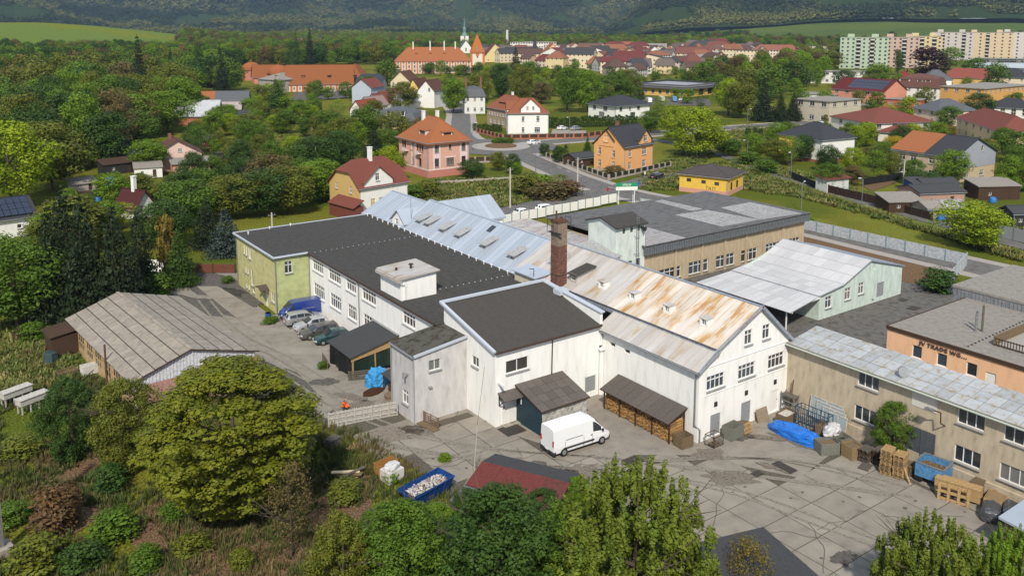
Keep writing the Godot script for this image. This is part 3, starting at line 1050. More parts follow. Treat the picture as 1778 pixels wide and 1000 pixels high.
	for s in [-1, 1]:
		bars(ch, "climbing_bracket", [[s * .6, 14.1, -.5, s * 1.2, 14.1, -.5], [s * .6, 14.1, .5, s * 1.2, 14.1, .5], [s * 1.2, 14.1, -.5, s * 1.2, 15.5, -.5], [s * 1.2, 14.1, .5, s * 1.2, 15.5, .5], [s * 1.2, 15.5, -.5, s * 1.2, 15.5, .5], [s * 1.2, 14.9, -.5, s * 1.2, 14.9, .5]], .045, kit("dark"))
	part(ch, "ledge", [[-.7, 14.0, .2, .35, .1, 1.9]], kit("dark"))
	part(ch, "iron_band", [[0, 9.4, 0, 1.3, .07, 1.3]], kit("dark"))
	# --- the hall under the blue-grey roof
	t = thing("blue_roofed_hall", "long factory wing with a blue-grey sheet metal roof and a row of dormers", "factory hall")
	marks.append(["blue-grey roof", V(60, 0, -98)])
	var blue := []
	for i in 4:
		var k := .88 + i * .05
		blue.append(mt("blue sheet %d" % i, .4 * k, .45 * k, .52 * k, .5, "plaster", 9.0, {"metal": .1, "stretch": V(.5, .5, 1.4)}))
	m = MB.new()
	for q in [[56.3, -118.4, 66.2, -78.05, 7.3], [61, -111.8, 71.6, -103.5, 7.3]]:
		m.box(V(q[0], -.5, q[1]), V(q[2], q[4], q[3]))
	m.tri(V(66.2, 7.3, -118.4), V(56.3, 7.3, -118.4), V(61.2, 10, -118.4))
	m.tri(V(71.6, 7.3, -103.5), V(71.6, 7.3, -111.8), V(71.6, 9.9, -107.6))
	ob(t, "wall", m, render)
	r = MB.new()
	r.slab([V(55.7, 7.15, -107), V(55.7, 7.15, -78.03), V(61.2, 10.5, -78.03), V(61.2, 10.5, -107)], .14)
	r.slab([V(66.7, 7.15, -78.03), V(66.7, 7.15, -107), V(61.2, 10.5, -107), V(61.2, 10.5, -78.03)], .14)
	r.slab([V(55.8, 7.0, -118.7), V(55.8, 7.0, -107.05), V(61.2, 9.95, -107.05), V(61.2, 9.95, -118.7)], .14)
	r.slab([V(66.6, 7.0, -107.05), V(66.6, 7.0, -118.7), V(61.2, 9.95, -118.7), V(61.2, 9.95, -107.05)], .14)
	r.slab([V(61.4, 7.2, -103.2), V(72, 7.2, -103.2), V(72, 9.95, -107.6), V(61.4, 9.95, -107.6)], .14)
	r.slab([V(72, 7.2, -112), V(61.4, 7.2, -112), V(61.4, 9.95, -107.6), V(72, 9.95, -107.6)], .14)
	r.bar(V(61.2, 10.56, -107), V(61.2, 10.56, -78), .3, .1)
	r.bar(V(61.2, 10.02, -118.7), V(61.2, 10.02, -107), .3, .1)
	r.bar(V(55.7, 7.22, -78.1), V(61.2, 10.6, -78.1), .3, .16)
	roof = ob(t, "roof", r, blue[1])
	strip_roof(roof, V(55.65, 7.19, -107), V(55.65, 7.19, -78.3), V(61.15, 10.54, -78.3), V(61.15, 10.54, -107), 30, 1, blue)
	strip_roof(roof, V(55.75, 7.04, -118.7), V(55.75, 7.04, -107.1), V(61.15, 9.99, -107.1), V(61.15, 9.99, -118.7), 12, 1, blue)
	strip_roof(roof, V(61.5, 7.26, -103.2), V(72, 7.26, -103.2), V(72, 10.0, -107.55), V(61.5, 10.0, -107.55), 11, 1, blue)
	for z in [-103.5, -101.2, -97.15, -93.2, -87.1, -81.0]:
		dormer(roof, V(57.3, 7.95, z), 1.0, .95, 3.0, .6, mt("pale sheet 1"), mt("grey sheet", .42, .42, .42, .6, "dirty", 5.0), .3, .45)
	var sk := MB.new()
	sk.t = Transform3D(Basis(Vector3.BACK, .548), V(60, 9.83, -89.3))
	sk.cbox(0, 0, 0, 1.1, .14, .8)
	ob(roof, "skylight", sk, kit("glass"))
	# the little gabled dormer house at the far end
	m = MB.new()
	m.t = Transform3D(Basis(Vector3.UP, -PI / 2), V(56.3, 0, -107.6))
	wall(m, [Vector2(-2, 6), Vector2(2, 6), Vector2(2, 8.0), Vector2(0, 9.5), Vector2(-2, 8.0)], [[-.95, 6.95, -.05, 8.15]])
	m.t = Transform3D()
	m.box(V(56.4, 6, -109.6), V(59, 8, -109.55))
	m.box(V(56.4, 6, -105.65), V(59, 8, -105.6))
	var gd := ob(roof, "gable_dormer", m, render)
	window(gd, Transform3D(Basis(Vector3.UP, -PI / 2), V(56.3, 6.95, -108.1)), .9, 1.2, 2, true, {"nosill": true})
	m = MB.new()
	m.slab([V(56, 7.85, -105.3), V(60.5, 7.85, -105.3), V(60.5, 9.6, -107.6), V(56, 9.6, -107.6)], .1)
	m.slab([V(60.5, 7.85, -109.9), V(56, 7.85, -109.9), V(56, 9.6, -107.6), V(60.5, 9.6, -107.6)], .1)
	ob(gd, "dormer_roof", m, blue[2])
	pipe(roof, "aerial", [V(57.5, 8, -106), V(57.5, 11.3, -106)], .025, kit("dark"))
	# --- the flat-roofed workshop with the green end
	t = thing("flat_roofed_workshop", "two-storey white workshop with dark flat roof and pale green end", "workshop")
	marks.append(["flat-roofed workshop", V(47, 0, -92)])
	m = MB.new()
	m.t = Transform3D(Basis(Vector3.UP, -PI / 2), V(40.3, 0, -85.3)) # x from -16 (z -101.3) to 16 (z -69.3)
	var list := []
	for q in [[-100.23, -96.96], [-95.27, -91.86], [-90.25, -87.69], [-85.99, -82.66], [-76.41, -73.84]]:
		list.append([(q[0] + q[1]) / 2 + 85.3, 5.32, q[1] - q[0], 1.3])
	for q in [[-100.1, -96.8], [-95.03, -91.91], [-90.0, -87.7], [-85.85, -82.6]]:
		list.append([(q[0] + q[1]) / 2 + 85.3, 2.05, q[1] - q[0], 1.65])
	holes = []
	for q in list:
		holes.append([q[0] - q[2] / 2, q[1], q[0] + q[2] / 2, q[1] + q[3]])
	wall(m, [Vector2(-16, -.5), Vector2(16, -.5), Vector2(16, 7.1), Vector2(-16, 7.1)], holes)
	m.t = Transform3D()
	m.box(V(40.35, -.5, -69.5), V(55.6, 7.1, -69.35))
	ob(t, "wall", m, render)
	for q in list:
		window(t, Transform3D(Basis(Vector3.UP, -PI / 2), V(40.3, 0, -85.3)) * T(V(q[0], q[1], 0)), q[2], q[3], 5 if q[2] > 2.7 else 4, true, {"curtain": .05, "sillmat": mt("pale sill", .5, .5, .5, .8)})
	m = MB.new()
	m.t = T(V(38.1, 0, -101.3))
	wall(m, [Vector2(-2.2, -.5), Vector2(2.2, -.5), Vector2(2.2, 7.1), Vector2(-2.2, 7.1)], [[-1.05, 5.0, -.05, 6.55]])
	ob(t, "green_wall", m, mt("green render", .46, .5, .24, .92, "stucco", 9.0))
	window(t, T(V(37.55, 5.0, -101.3)), 1.0, 1.55, 2, true)
	m = MB.new()
	m.t = Transform3D(Basis(Vector3.UP, -PI / 2), V(35.9, 0, -108.8)) # z from -116.3 to -101.3
	list = [[-4.4, 5.1, .45, 1.3, 1], [-3.5, 5.1, .45, 1.3, 1], [-2.2, 4.9, 1.0, 1.5, 2], [-4.1, 2.6, .4, .9, 1], [-3.2, 2.6, .4, .9, 1], [-1.6, 1.4, .8, 2.2, 1], [-4.0, .5, .5, .7, 1], [-3.0, .5, .5, .7, 1], [-1.2, .5, .8, .7, 1], [6.1, 1.2, 1.2, 1.2, 2]]
	holes = []
	for q in list:
		holes.append([q[0] - q[2] / 2, q[1], q[0] + q[2] / 2, q[1] + q[3]])
	wall(m, [Vector2(-7.5, -.5), Vector2(7.5, -.5), Vector2(7.5, 7.1), Vector2(-7.5, 7.1)], holes + [[3.3, .1, 4.3, 2.2]])
	m.t = Transform3D()
	m.box(V(36, -.5, -116.4), V(56.2, 7.1, -116.25))
	ob(t, "yellow_wall", m, mt("yellow render", .56, .53, .25, .92, "stucco", 9.0))
	var lt := Transform3D(Basis(Vector3.UP, -PI / 2), V(35.9, 0, -108.8))
	for q in list:
		window(t, lt * T(V(q[0], q[1], 0)), q[2], q[3], q[4], false)
	door(t, lt * T(V(3.8, .1, 0)), 1.0, 2.1, kit("white"))
	m = MB.new()
	m.t = lt
	m.slab([V(2.6, 2.5, 1.2), V(3.8, 2.95, 1.2), V(3.8, 2.95, 0), V(2.6, 2.5, 0)], .06)
	m.slab([V(3.8, 2.95, 1.2), V(5.0, 2.5, 1.2), V(5.0, 2.5, 0), V(3.8, 2.95, 0)], .06)
	m.bar(V(2.8, 2.5, 1.0), V(2.8, 1.9, 0), .06, .06)
	m.bar(V(4.8, 2.5, 1.0), V(4.8, 1.9, 0), .06, .06)
	ob(t, "door_canopy", m, mt("brown sheet", .1, .075, .065, .8, "mottle", 2.0))
	m = MB.new()
	m.slab([V(40.0, 7.3, -69.2), V(56.1, 7.3, -69.2), V(56.1, 7.3, -101.3), V(40.0, 7.3, -101.3)], .22)
	m.slab([V(35.6, 7.31, -101.05), V(56.1, 7.31, -101.05), V(56.1, 7.31, -116.6), V(35.6, 7.31, -116.6)], .22)
	roof = ob(t, "roof", m, felt)
	m = MB.new()
	for q in [[35.55, -116.6, 35.55, -101.0], [35.55, -101.0, 40.0, -101.0], [35.55, -116.65, 56.2, -116.65]]:
		m.bar(V(q[0], 7.3, q[1]), V(q[2], 7.3, q[3]), .18, .2)
	ob(roof, "edge_flashing", m, mt("zinc edging", .45, .49, .55, .5))
	m = MB.new()
	m.bar(V(39.96, 7.2, -69.3), V(39.96, 7.2, -101), .16, .14)
	ob(roof, "eaves_board", m, kit("brownwood"))
	var cap := MB.new()
	cap.cyl(Vector3.ZERO, V(0, .28, 0), .07, .07, 7)
	cap.cyl(V(0, .28, 0), V(0, .36, 0), .14, .1, 7)
	var capm := cap.mesh()
	for i in 24:
		ob(roof, "roof_vent", capm, kit("white"), T(V(55.3, 7.3, -115.5 + i * 1.66)))
	for q in [[37, -114.6], [40.5, -116], [43.6, -116.2]]:
		ob(roof, "roof_vent", capm, kit("white"), T(V(q[0], 7.3, q[1])))
	var dot := MB.new()
	dot.cyl(Vector3.ZERO, V(0, .06, 0), .09, .06, 6)
	var dotm := dot.mesh()
	for i in 20:
		ob(roof, "fixing_cap", dotm, kit("steel"), T(V(40.8 + i * .75, 7.31, -100.6)))
		if i < 14:
			ob(roof, "fixing_cap", dotm, kit("steel"), T(V(45.2 + i * .75, 7.31, -78.4)))
	for i in 16:
		m = MB.new()
		m.box(V(41 + i * .92, 7.304, -116), V(41.03 + i * .92, 7.314, -69.4))
		if i % 2 == 0:
			ob(roof, "felt_seam", m, felt)
	m = MB.new()
	m.cbox(42.7, 7.3, -79.6, 4.2, 2.35, 4.7)
	var lift := ob(t, "lift_housing", m, mt("white render", .84, .835, .805, .92, "streak", 8.0, {"spec": .2, "stretch": V(1.5, .3, 1.5)}))
	m = MB.new()
	m.slab([V(40.3, 9.75, -76.95), V(45.1, 10.0, -76.95), V(45.1, 10.0, -82.3), V(40.3, 9.75, -82.3)], .14)
	m.box(V(40.1, 9.3, -82.2), V(40.6, 9.62, -77.0))
	ob(lift, "lift_roof", m, mt("pale sheet 0"))
	m = MB.new()
	m.cyl(V(43, 9.85, -79.5), V(43, 10.4, -79.5), .12, .12)
	m.cyl(V(43, 10.3, -79.5), V(43, 10.42, -79.5), .3, .2)
	m.cyl(V(41.5, 9.8, -80), V(41.5, 10.1, -80), .15, .12)
	ob(lift, "roof_cowl", m, kit("brownwood"))
	pipe(t, "downpipe", [V(40.1, 7.0, -86.8), V(40.22, 6.7, -86.8), V(40.22, .1, -86.8)], .06, kit("steel"))
	pipe(t, "downpipe", [V(35.85, 7.0, -101.2), V(35.82, .1, -101.2)], .06, kit("steel"))
	pipe(t, "downpipe", [V(40.2, 7.0, -101.15), V(40.2, .1, -101.15)], .06, kit("steel"))
	pipe(t, "downpipe", [V(35.8, 7.0, -116.2), V(35.8, .1, -116.2)], .06, kit("steel"))
	pipe(t, "downpipe", [V(40.45, 9.2, -77.0), V(41.0, 9.0, -77.1), V(41.0, 7.4, -77.1)], .05, kit("white"))
	# --- the white block with the single-pitch roof
	t = house("single_pitch_block", "tall white block under a dark single-pitch felt roof", "workshop", [47.1, -64.9, 0, 12.2, 8.8, 7.0], "mono", 2.05, render, mt("brown felt", .07, .063, .055, .95, "felt", 4.0, {"bump": "bump", "deep": .4, "stretch": V(.5, 1, 2)}), {"F": [[-3.68, 4.72, 2.5, 1.2, 2, false], [5.05, .5, 1.35, 1.6, kit("grey")]], "L": [[1.15, 4.65, 1.15, .95, 2, false]]}, {"over": .22, "curtain": .0})
	marks.append(["single-pitch white block", V(47, 0, -65)])
	m = MB.new()
	m.bar(V(40.8, 7.14, -60.25), V(40.8, 9.25, -69.5), .3, .2)
	m.bar(V(40.7, 9.28, -69.45), V(53.5, 9.28, -69.45), .4, .2)
	m.bar(V(53.35, 9.2, -69.6), V(53.35, 8.35, -60.2), .55, .12)
	m.cbox(53.3, 8.55, -66.6, 1.2, .5, 1.1)
	ob(t, "zinc_coping", fixed(m, t), mt("zinc edging"))
	m = MB.new()
	m.hexa([V(53.2, 5, -60.4), V(53.5, 5, -60.4), V(53.5, 8.3, -60.4), V(53.2, 8.3, -60.4), V(53.2, 5, -69.5), V(53.5, 5, -69.5), V(53.5, 9.15, -69.5), V(53.2, 9.15, -69.5)])
	ob(t, "parapet", fixed(m, t), render)
	m = MB.new()
	m.cyl(V(40.9, 7.0, -60.2), V(53.2, 7.0, -60.2), .09, .09)
	m.cyl(V(47.3, 6.9, -60.3), V(47.3, 3.4, -60.4), .06, .06)
	ob(t, "gutter", fixed(m, t), kit("brownwood"))
	m = MB.new()
	m.bar(V(41.3, 4.2, -60.4), V(41.3, 4.1, -59.6), .18, .18)
	ob(t, "wall_camera", fixed(m, t), kit("white"))
	m = MB.new()
	m.box(V(53.0, 4.6, -60.45), V(53.5, 4.75, -60.0))
	m.box(V(53.2, 0, -60.45), V(53.5, 4.6, -60.2))
	ob(t, "pilaster", fixed(m, t), render)
	# --- the pale grey annex
	var grey := paint(.6, .585, .58, "stucco", 8.0)
	t = house("grey_annex", "pale grey two-storey annex with a mossy sloping roof", "workshop", [38.2, -67.4, 0, 5.6, 4.4, 6.35], "monox", .7, grey, mt("mossy felt", .1, .095, .08, .95, "mossy", 6.0, {"bump": "bump", "deep": .4}), {"F": [[-.65, 4.65, 1.25, 1.0, 2, false]], "L": [[.45, 1.35, 1.1, 1.3, 2, true]]}, {"over": .14, "curtain": .5})
	m = MB.new()
	m.bar(V(35.3, 6.42, -65.05), V(41, 7.14, -65.05), .14, .22)
	ob(t, "edge_flashing", fixed(m, t), mt("zinc edging"))
	m = MB.new()
	m.bar(V(35.2, 6.35, -65.1), V(35.2, 6.35, -69.6), .1, .14)
	m.cyl(V(35.32, 6.3, -69.5), V(35.32, .1, -69.5), .06, .06)
	m.cyl(V(35.34, 6.3, -65.13), V(35.34, .1, -65.13), .03, .03)
	m.bar(V(35.4, 4.4, -66.3), V(34.9, 4.5, -66.3), .12, .12)
	m.bar(V(34.9, 4.7, -66.3), V(34.9, 4.1, -66.3), .14, .14)
	m.cbox(37.0, 3.1, -65.1, .3, .14, .25)
	ob(t, "gutter", fixed(m, t), kit("grey"))
	# --- the cream roof house beside the chimney
	t = thing("roof_hatch_house", "small cream roof house with a metal lid between chimney and flat roof", "roof house", V(55.9, 7.2, -74.6))
	m = MB.new()
	m.cbox(0, 0, 0, 2.6, 1.3, 4.0)
	ob(t, "wall", m, paint(.55, .5, .38))
	m = MB.new()
	m.slab([V(-1.6, 1.3, 2.2), V(1.8, 1.65, 2.2), V(1.8, 1.65, -2.2), V(-1.6, 1.3, -2.2)], .1)
	ob(t, "roof", m, blue[3])
	pipe(t, "lamp_arm", [V(-1.3, .6, 1.6), V(-1.3, 2.2, 1.6), V(-1.9, 2.3, 1.6)], .04, kit("dark"))

func fixed(m: MB, t: Node3D) -> MB: # from world to the thing's own axes
	var q := t.transform.affine_inverse()
	m.t = Transform3D()
	for i in m.v.size():
		m.v[i] = q * m.v[i]
		m.n[i] = q.basis * m.n[i]
	return m

func root(called: String, label: String) -> Node3D:
	var o := Node3D.new()
	o.name = numbered(self, called)
	add_child(o, true)
	return tag(o, label, "", "", "structure")

func make_halls() -> void:
	var zinc := kit("zinc")
	# --- the long beige workshop on the right
	var beige := paint(.52, .44, .325, "stucco", 6.0)
	var t := thing("beige_workshop", "long beige two-storey workshop with patched sheet roof along the yard", "workshop")
	marks.append(["beige workshop", V(67, 0, -36)])
	var m := MB.new()
	m.t = Transform3D(Basis(Vector3.UP, -PI / 2), V(65.6, 0, -34)) # local x = z + 34
	var list := []
	for q in [[-40.75, -38.75], [-32.05, -29.95], [-28.55, -26.4], [-24.9, -22.8]]:
		list.append([(q[0] + q[1]) / 2 + 34, 4.9, q[1] - q[0], 1.22])
	for q in [[-40.9, -38.8], [-32.1, -30.05], [-28.65, -26.5], [-24.9, -22.8]]:
		list.append([(q[0] + q[1]) / 2 + 34, 1.75, q[1] - q[0], 1.32])
	var holes := []
	for q in list:
		holes.append([q[0] - q[2] / 2, q[1], q[0] + q[2] / 2, q[1] + q[3]])
	wall(m, [Vector2(-14, -.5), Vector2(14, -.5), Vector2(14, 6.55), Vector2(-14, 6.55)], holes)
	for q in [[-10.5, 4.85, -8.4, 6.0], [-10.55, 1.95, -8.5, 2.98], [-1.9, 1.0, .4, 3.2]]: # blind niches
		m.quad(V(q[0], q[1], .02), V(q[2], q[1], .02), V(q[2], q[3], .02), V(q[0], q[3], .02))
	m.t = Transform3D()
	m.box(V(65.7, -.5, -20.2), V(69.5, 6.9, -20))
	m.box(V(69.3, -.5, -47.9), V(69.5, 6.9, -20.2))
	m.box(V(65.45, -.4, -47.7), V(65.6, 1.1, -20))
	ob(t, "wall", m, beige)
	m = MB.new()
	m.t = Transform3D(Basis(Vector3.UP, -PI / 2), V(65.56, 0, -34))
	m.quad(V(-1.8, 4.95, 0), V(.35, 4.95, 0), V(.35, 6.1, 0), V(-1.8, 6.1, 0))
	ob(t, "white_panel", m, paint(.6, .57, .52))
	m = MB.new()
	m.t = Transform3D(Basis(Vector3.UP, -PI / 2), V(65.5, 0, -34))
	m.box(V(-1.9, .9, -.02), V(.4, 3.2, .02))
	for q in [-1.88, -.75, .36]:
		m.box(V(q - .05, .9, .02), V(q + .05, 3.2, .06))
	ob(t, "steel_door", m, mt("dull steel", .13, .145, .165, .5, "mottle", 1.5, {"metal": .3}))
	for q in list:
		window(t, Transform3D(Basis(Vector3.UP, -PI / 2), V(65.6, 0, -34)) * T(V(q[0], q[1], 0)), q[2], q[3], 3, false, {"curtain": .2})
	m = MB.new()
	m.slab([V(65.2, 6.5, -47.9), V(65.2, 6.5, -19.8), V(69.7, 7.22, -19.8), V(69.7, 7.22, -47.9)], .16)
	m.box(V(65.12, 6.3, -47.9), V(65.2, 6.56, -19.8))
	var roof := ob(t, "roof", m, mt("moss between sheets", .27, .24, .18, .98, "mottle", 2.0))
	var sh := []
	for i in 4:
		var k := .86 + i * .06
		sh.append(mt("patched sheet %d" % i, .5 * k, .53 * k, .56 * k, .5, "rustlight", 6.0, {"metal": .1}))
	pieces(roof, "roof_sheet", V(65.15, 6.53, -47.9), V(65.15, 6.53, -19.8), V(69.7, 7.25, -19.8), V(69.7, 7.25, -47.9), 26, 3, .05, .03, sh, .012)
	pipe(t, "gutter", [V(65.08, 6.4, -47.9), V(65.08, 6.4, -20)], .08, mt("pale green gutter", .4, .45, .4, .6))
	pipe(t, "lamp_arm", [V(65.6, 4.2, -32.97), V(64.9, 4.6, -32.97), V(64.85, 5.5, -33.0), V(64.6, 5.6, -33.5)], .05, kit("brownwood"))
	m = MB.new()
	m.cbox(64.55, 5.5, -33.75, .35, .16, .7)
	ob(t, "lamp_head", m, kit("steel"))
	m = MB.new()
	m.cyl(V(66.4, 6.7, -37.2), V(66.4, 7.3, -37.2), .05, .05)
	m.cyl(V(66.35, 7.05, -37.15), V(66.25, 7.12, -37.0), .5, .45, 14)
	ob(roof, "satellite_dish", m, kit("steel"))
	# --- the peach office
	var peach := paint(.82, .5, .31, "plaster", 9.0)
	t = house("peach_office", "peach office building with dark lettering and a flat grey felt roof", "office", [87.3, -32.5, 0, 15.4, 28, 5.4], "flat", 0, peach, mt("grey felt", .27, .245, .215, .95, "felt", 8.0, {"bump": "bump", "deep": .3}), {"L": [[-10.8, 3.2, 1.0, 1.25, 1, false], [-8.3, 3.2, 1.0, 1.25, 1, false], [-5.45, 3.2, 1.0, 1.25, 1, false], [-3.7, 2.0, .95, 2.1, kit("white")], [-10.8, .8, 1.0, 1.2, 1, false], [-8.3, .8, 1.0, 1.2, 1, false]]}, {"over": .06, "curtain": .0, "sillmat": kit("white")})
	marks.append(["peach office", V(87, 0, -36)])
	var words := TextMesh.new()
	words.text = "JV TRADE WG..."
	var sf := SystemFont.new()
	sf.font_names = PackedStringArray(["Droid Sans"])
	sf.font_weight = 700
	words.font = sf
	words.font_size = 64
	words.pixel_size = .0105
	words.depth = .06
	var box := words.get_aabb().size
	var bs := Basis(Vector3.UP, -PI / 2).scaled_local(V(4.75 / maxf(box.x, .1), .5 / maxf(box.y, .1), 1))
	ob(t, "lettering", words, mt("dark lettering", .09, .055, .05, .6), Transform3D(bs, V(-7.76, 4.86, -8.25)))
	m = MB.new()
	m.bar(V(-7.75, 5.45, -14.05), V(-7.75, 5.45, 14), .16, .34)
	m.bar(V(-7.75, 5.45, -14.05), V(7.7, 5.45, -14.05), .16, .34)
	ob(t, "edge_flashing", m, kit("brownwood"))
	m = MB.new()
	m.cyl(V(-1.7, 5.6, -7.6), V(-1.7, 8.3, -7.6), .11, .11)
	ob(t, "flue_pipe", m, mt("mossy pipe", .15, .14, .1, .8, "mottle", 1.0))
	m = MB.new()
	m.cyl(V(-2.1, 5.6, -8.0), V(-2.1, 7.4, -8.0), .13, .13)
	m.cyl(V(-2.1, 7.4, -8.0), V(-2.1, 7.7, -8.0), .05, .16)
	ob(t, "flue_pipe", m, kit("steel"))
	var dot := MB.new()
	dot.cyl(Vector3.ZERO, V(0, .08, 0), .1, .08, 6)
	var dm := dot.mesh()
	for i in 18:
		ob(t, "fixing_cap", dm, kit("dark"), T(V(-6.9 + i * .72, 5.62, -6.3 - i * .02)))
	m = MB.new()
	m.slab([V(-4.6, 5.64, 12), V(6, 5.64, 12), V(6, 5.64, -5), V(-4.6, 5.64, -5)], .03)
	ob(t, "terrace_deck", m, paint(.33, .31, .28))
	var rail := MB.new()
	for i in 40:
		rail.bar(V(-4.6, 5.66, -4.6 + i * .26), V(-4.6, 6.45, -4.6 + i * .26), .05, .07)
	rail.bar(V(-4.6, 6.35, -5), V(-4.6, 6.35, 6), .08, .09)
	rail.bar(V(-4.6, 5.75, -5), V(-4.6, 5.75, 6), .08, .09)
	ob(t, "terrace_railing", rail, kit("brownwood"))
	m = MB.new()
	m.box(V(-4.6, 5.65, -5.1), V(6, 6.5, -5.0))
	m.bar(V(-4.6, 6.5, -5.05), V(6, 6.5, -5.05), .14, .08)
	ob(t, "terrace_fence", m, kit("wood"))
	t = house("grey_clad_store", "low store with grey sheet wall and pale felt roof behind the peach office", "store", [102, -36.0, 0, 14, 24, 6.5], "flat", 0, mt("grey cladding", .28, .29, .31, .6, "mottle", 4.0, {"metal": .2}), mt("pale felt", .27, .25, .22, .95, "felt", 8.0), {}, {"over": .08})
	m = MB.new()
	for i in 60:
		m.bar(V(-7.03, 5.3, -11.8 + i * .4), V(-7.03, 6.5, -11.8 + i * .4), .06, .05)
	ob(t, "cladding_rib", m, mt("grey cladding"))
	# --- the mint green hall with its canopy
	var mint := paint(.6, .7, .64, "stucco", 8.0)
	t = thing("mint_hall", "low mint green hall with a pale sheet roof and an open canopy", "hall")
	marks.append(["mint hall", V(98, 0, -66)])
	m = MB.new()
	m.t = T(V(0, 0, -61))
	list = [[90.9, 1.2, 1.3, 1.5], [94.9, 1.5, 1.25, 1.55], [97.75, 1.72, 1.25, 1.5]]
	holes = [[101.3, .5, 102.95, 2.45]]
	for q in list:
		holes.append([q[0] - q[2] / 2, q[1], q[0] + q[2] / 2, q[1] + q[3]])
	wall(m, [Vector2(89, -.5), Vector2(107, -.5), Vector2(107, 3.95), Vector2(99.4, 5.75), Vector2(93.6, 3.6), Vector2(89, 3.05)], holes)
	m.t = Transform3D()
	m.box(V(89, -.5, -74), V(89.2, 3.05, -61.02))
	m.box(V(106.8, -.5, -74), V(107, 3.9, -61.02))
	m.tri(V(107, 3.9, -74), V(89, 3.0, -74), V(99.4, 5.7, -74))
	m.quad(V(107, -.5, -74), V(89, -.5, -74), V(89, 3.0, -74), V(107, 3.9, -74))
	ob(t, "wall", m, mint)
	for q in list:
		window(t, T(V(q[0], q[1], -61)), q[2], q[3], 2, true, {"curtain": .3})
	door(t, T(V(102.12, .5, -61)), 1.65, 1.95, kit("grey"))
	m = MB.new()
	m.box(V(100.2, .6, -61), V(100.6, 4.5, -60.75))
	m.box(V(100.1, 3.3, -61), V(100.7, 4.0, -60.9))
	ob(t, "air_duct", m, mint)
	m = MB.new()
	m.slab([V(88.7, 3.15, -74.3), V(88.7, 3.15, -60.75), V(93.7, 3.72, -60.75), V(93.7, 3.72, -74.3)], .14)
	m.slab([V(93.7, 3.72, -74.3), V(93.7, 3.72, -60.75), V(99.4, 5.9, -60.75), V(99.4, 5.9, -74.3)], .14)
	m.slab([V(107.3, 3.9, -60.75), V(107.3, 3.9, -74.3), V(99.4, 5.9, -74.3), V(99.4, 5.9, -60.75)], .14)
	roof = ob(t, "roof", m, zinc)
	sh = []
	for i in 4:
		var k := .86 + i * .05
		sh.append(mt("pale lilac sheet %d" % i, .57 * k, .56 * k, .56 * k, .55, "plaster", 5.0, {"metal": .1}))
	strip_roof(roof, V(88.7, 3.17, -74.3), V(88.7, 3.17, -60.75), V(93.7, 3.74, -60.75), V(93.7, 3.74, -74.3), 11, 3, sh)
	strip_roof(roof, V(93.7, 3.75, -74.3), V(93.7, 3.75, -60.75), V(99.35, 5.92, -60.75), V(99.35, 5.92, -74.3), 11, 3, sh)
	m = MB.new()
	m.slab([V(82, 2.62, -74.4), V(82, 2.62, -59.9), V(88.9, 3.02, -60.9), V(88.9, 3.02, -74.4)], .05)
	var can := ob(t, "canopy", m, sh[0])
	strip_roof(can, V(81.95, 2.64, -74.4), V(81.95, 2.64, -59.9), V(88.9, 3.04, -60.9), V(88.9, 3.04, -74.4), 15, 2, sh)
	m = MB.new()
	for i in 5:
		var z := -60.8 - i * 3.3
		m.cbox(82.5, 0, z, .12, 2.55, .12)
		m.bar(V(82.2, 2.52, z), V(88.9, 2.9, z), .1, .14)
	m.bar(V(82.5, 2.5, -60), V(82.5, 2.5, -74.3), .12, .16)
	ob(t, "canopy_post", m, kit("white"))
	# --- the big hall behind
	var sand := paint(.5, .4, .27, "stucco", 7.0)
	t = thing("production_hall", "large flat production hall with sand-coloured walls and a grey metal fascia", "hall")
	marks.append(["large production hall", V(98, 0, -92)])
	m = MB.new()
	m.t = T(V(0, 0, -82.5))
	list = [[85.46, .5, 4.2, 1.6], [91.19, .45, 4.0, 1.75], [96.9, .45, 3.98, 1.75], [102.21, .45, 3.6, 1.75], [107.8, .6, 3.4, 1.75], [112.6, .6, 3.4, 1.75]]
	holes = []
	for q in list:
		holes.append([q[0] - q[2] / 2, q[1], q[0] + q[2] / 2, q[1] + q[3]])
	wall(m, [Vector2(80.3, -.5), Vector2(115.4, -.5), Vector2(115.4, 5), Vector2(80.3, 5)], holes)
	m.t = Transform3D()
	m.box(V(115.2, -.5, -103.5), V(115.4, 5, -82.52))
	m.box(V(80.3, -.5, -103.5), V(80.5, 5, -82.6))
	m.box(V(80.6, -.5, -103.5), V(115.1, 5, -103.3))
	for x in [86.4, 91.8, 96.7, 101.4, 105.5, 110]:
		m.box(V(x - .25, -.5, -82.48), V(x + .25, 4.9, -82.36))
	ob(t, "wall", m, sand)
	for q in list:
		window(t, T(V(q[0], q[1], -82.5)), q[2], q[3], 4, true, {"curtain": .0})
	m = MB.new()
	m.slab([V(79.9, 6.1, -81.9), V(116, 6.1, -81.9), V(116, 6.1, -103.8), V(79.9, 6.1, -103.8)], .2)
	roof = ob(t, "roof", m, mt("hall felt", .15, .148, .15, .9, "dirty", 16.0, {"stretch": V(.6, 1, 1.8)}))
	m = MB.new()
	for i in 105:
		m.box(V(80.1 + i * .342, 4.8, -82.0), V(80.32 + i * .342, 6.05, -81.9))
	m.box(V(80.0, 4.85, -82.2), V(115.95, 6.0, -82.02))
	m.box(V(115.8, 4.85, -103.7), V(115.95, 6.0, -82.25))
	ob(t, "fascia", m, mt("grey fascia", .2, .215, .23, .55, "dirty", 5.0, {"metal": .2, "stretch": V(2.5, .6, 1)}))
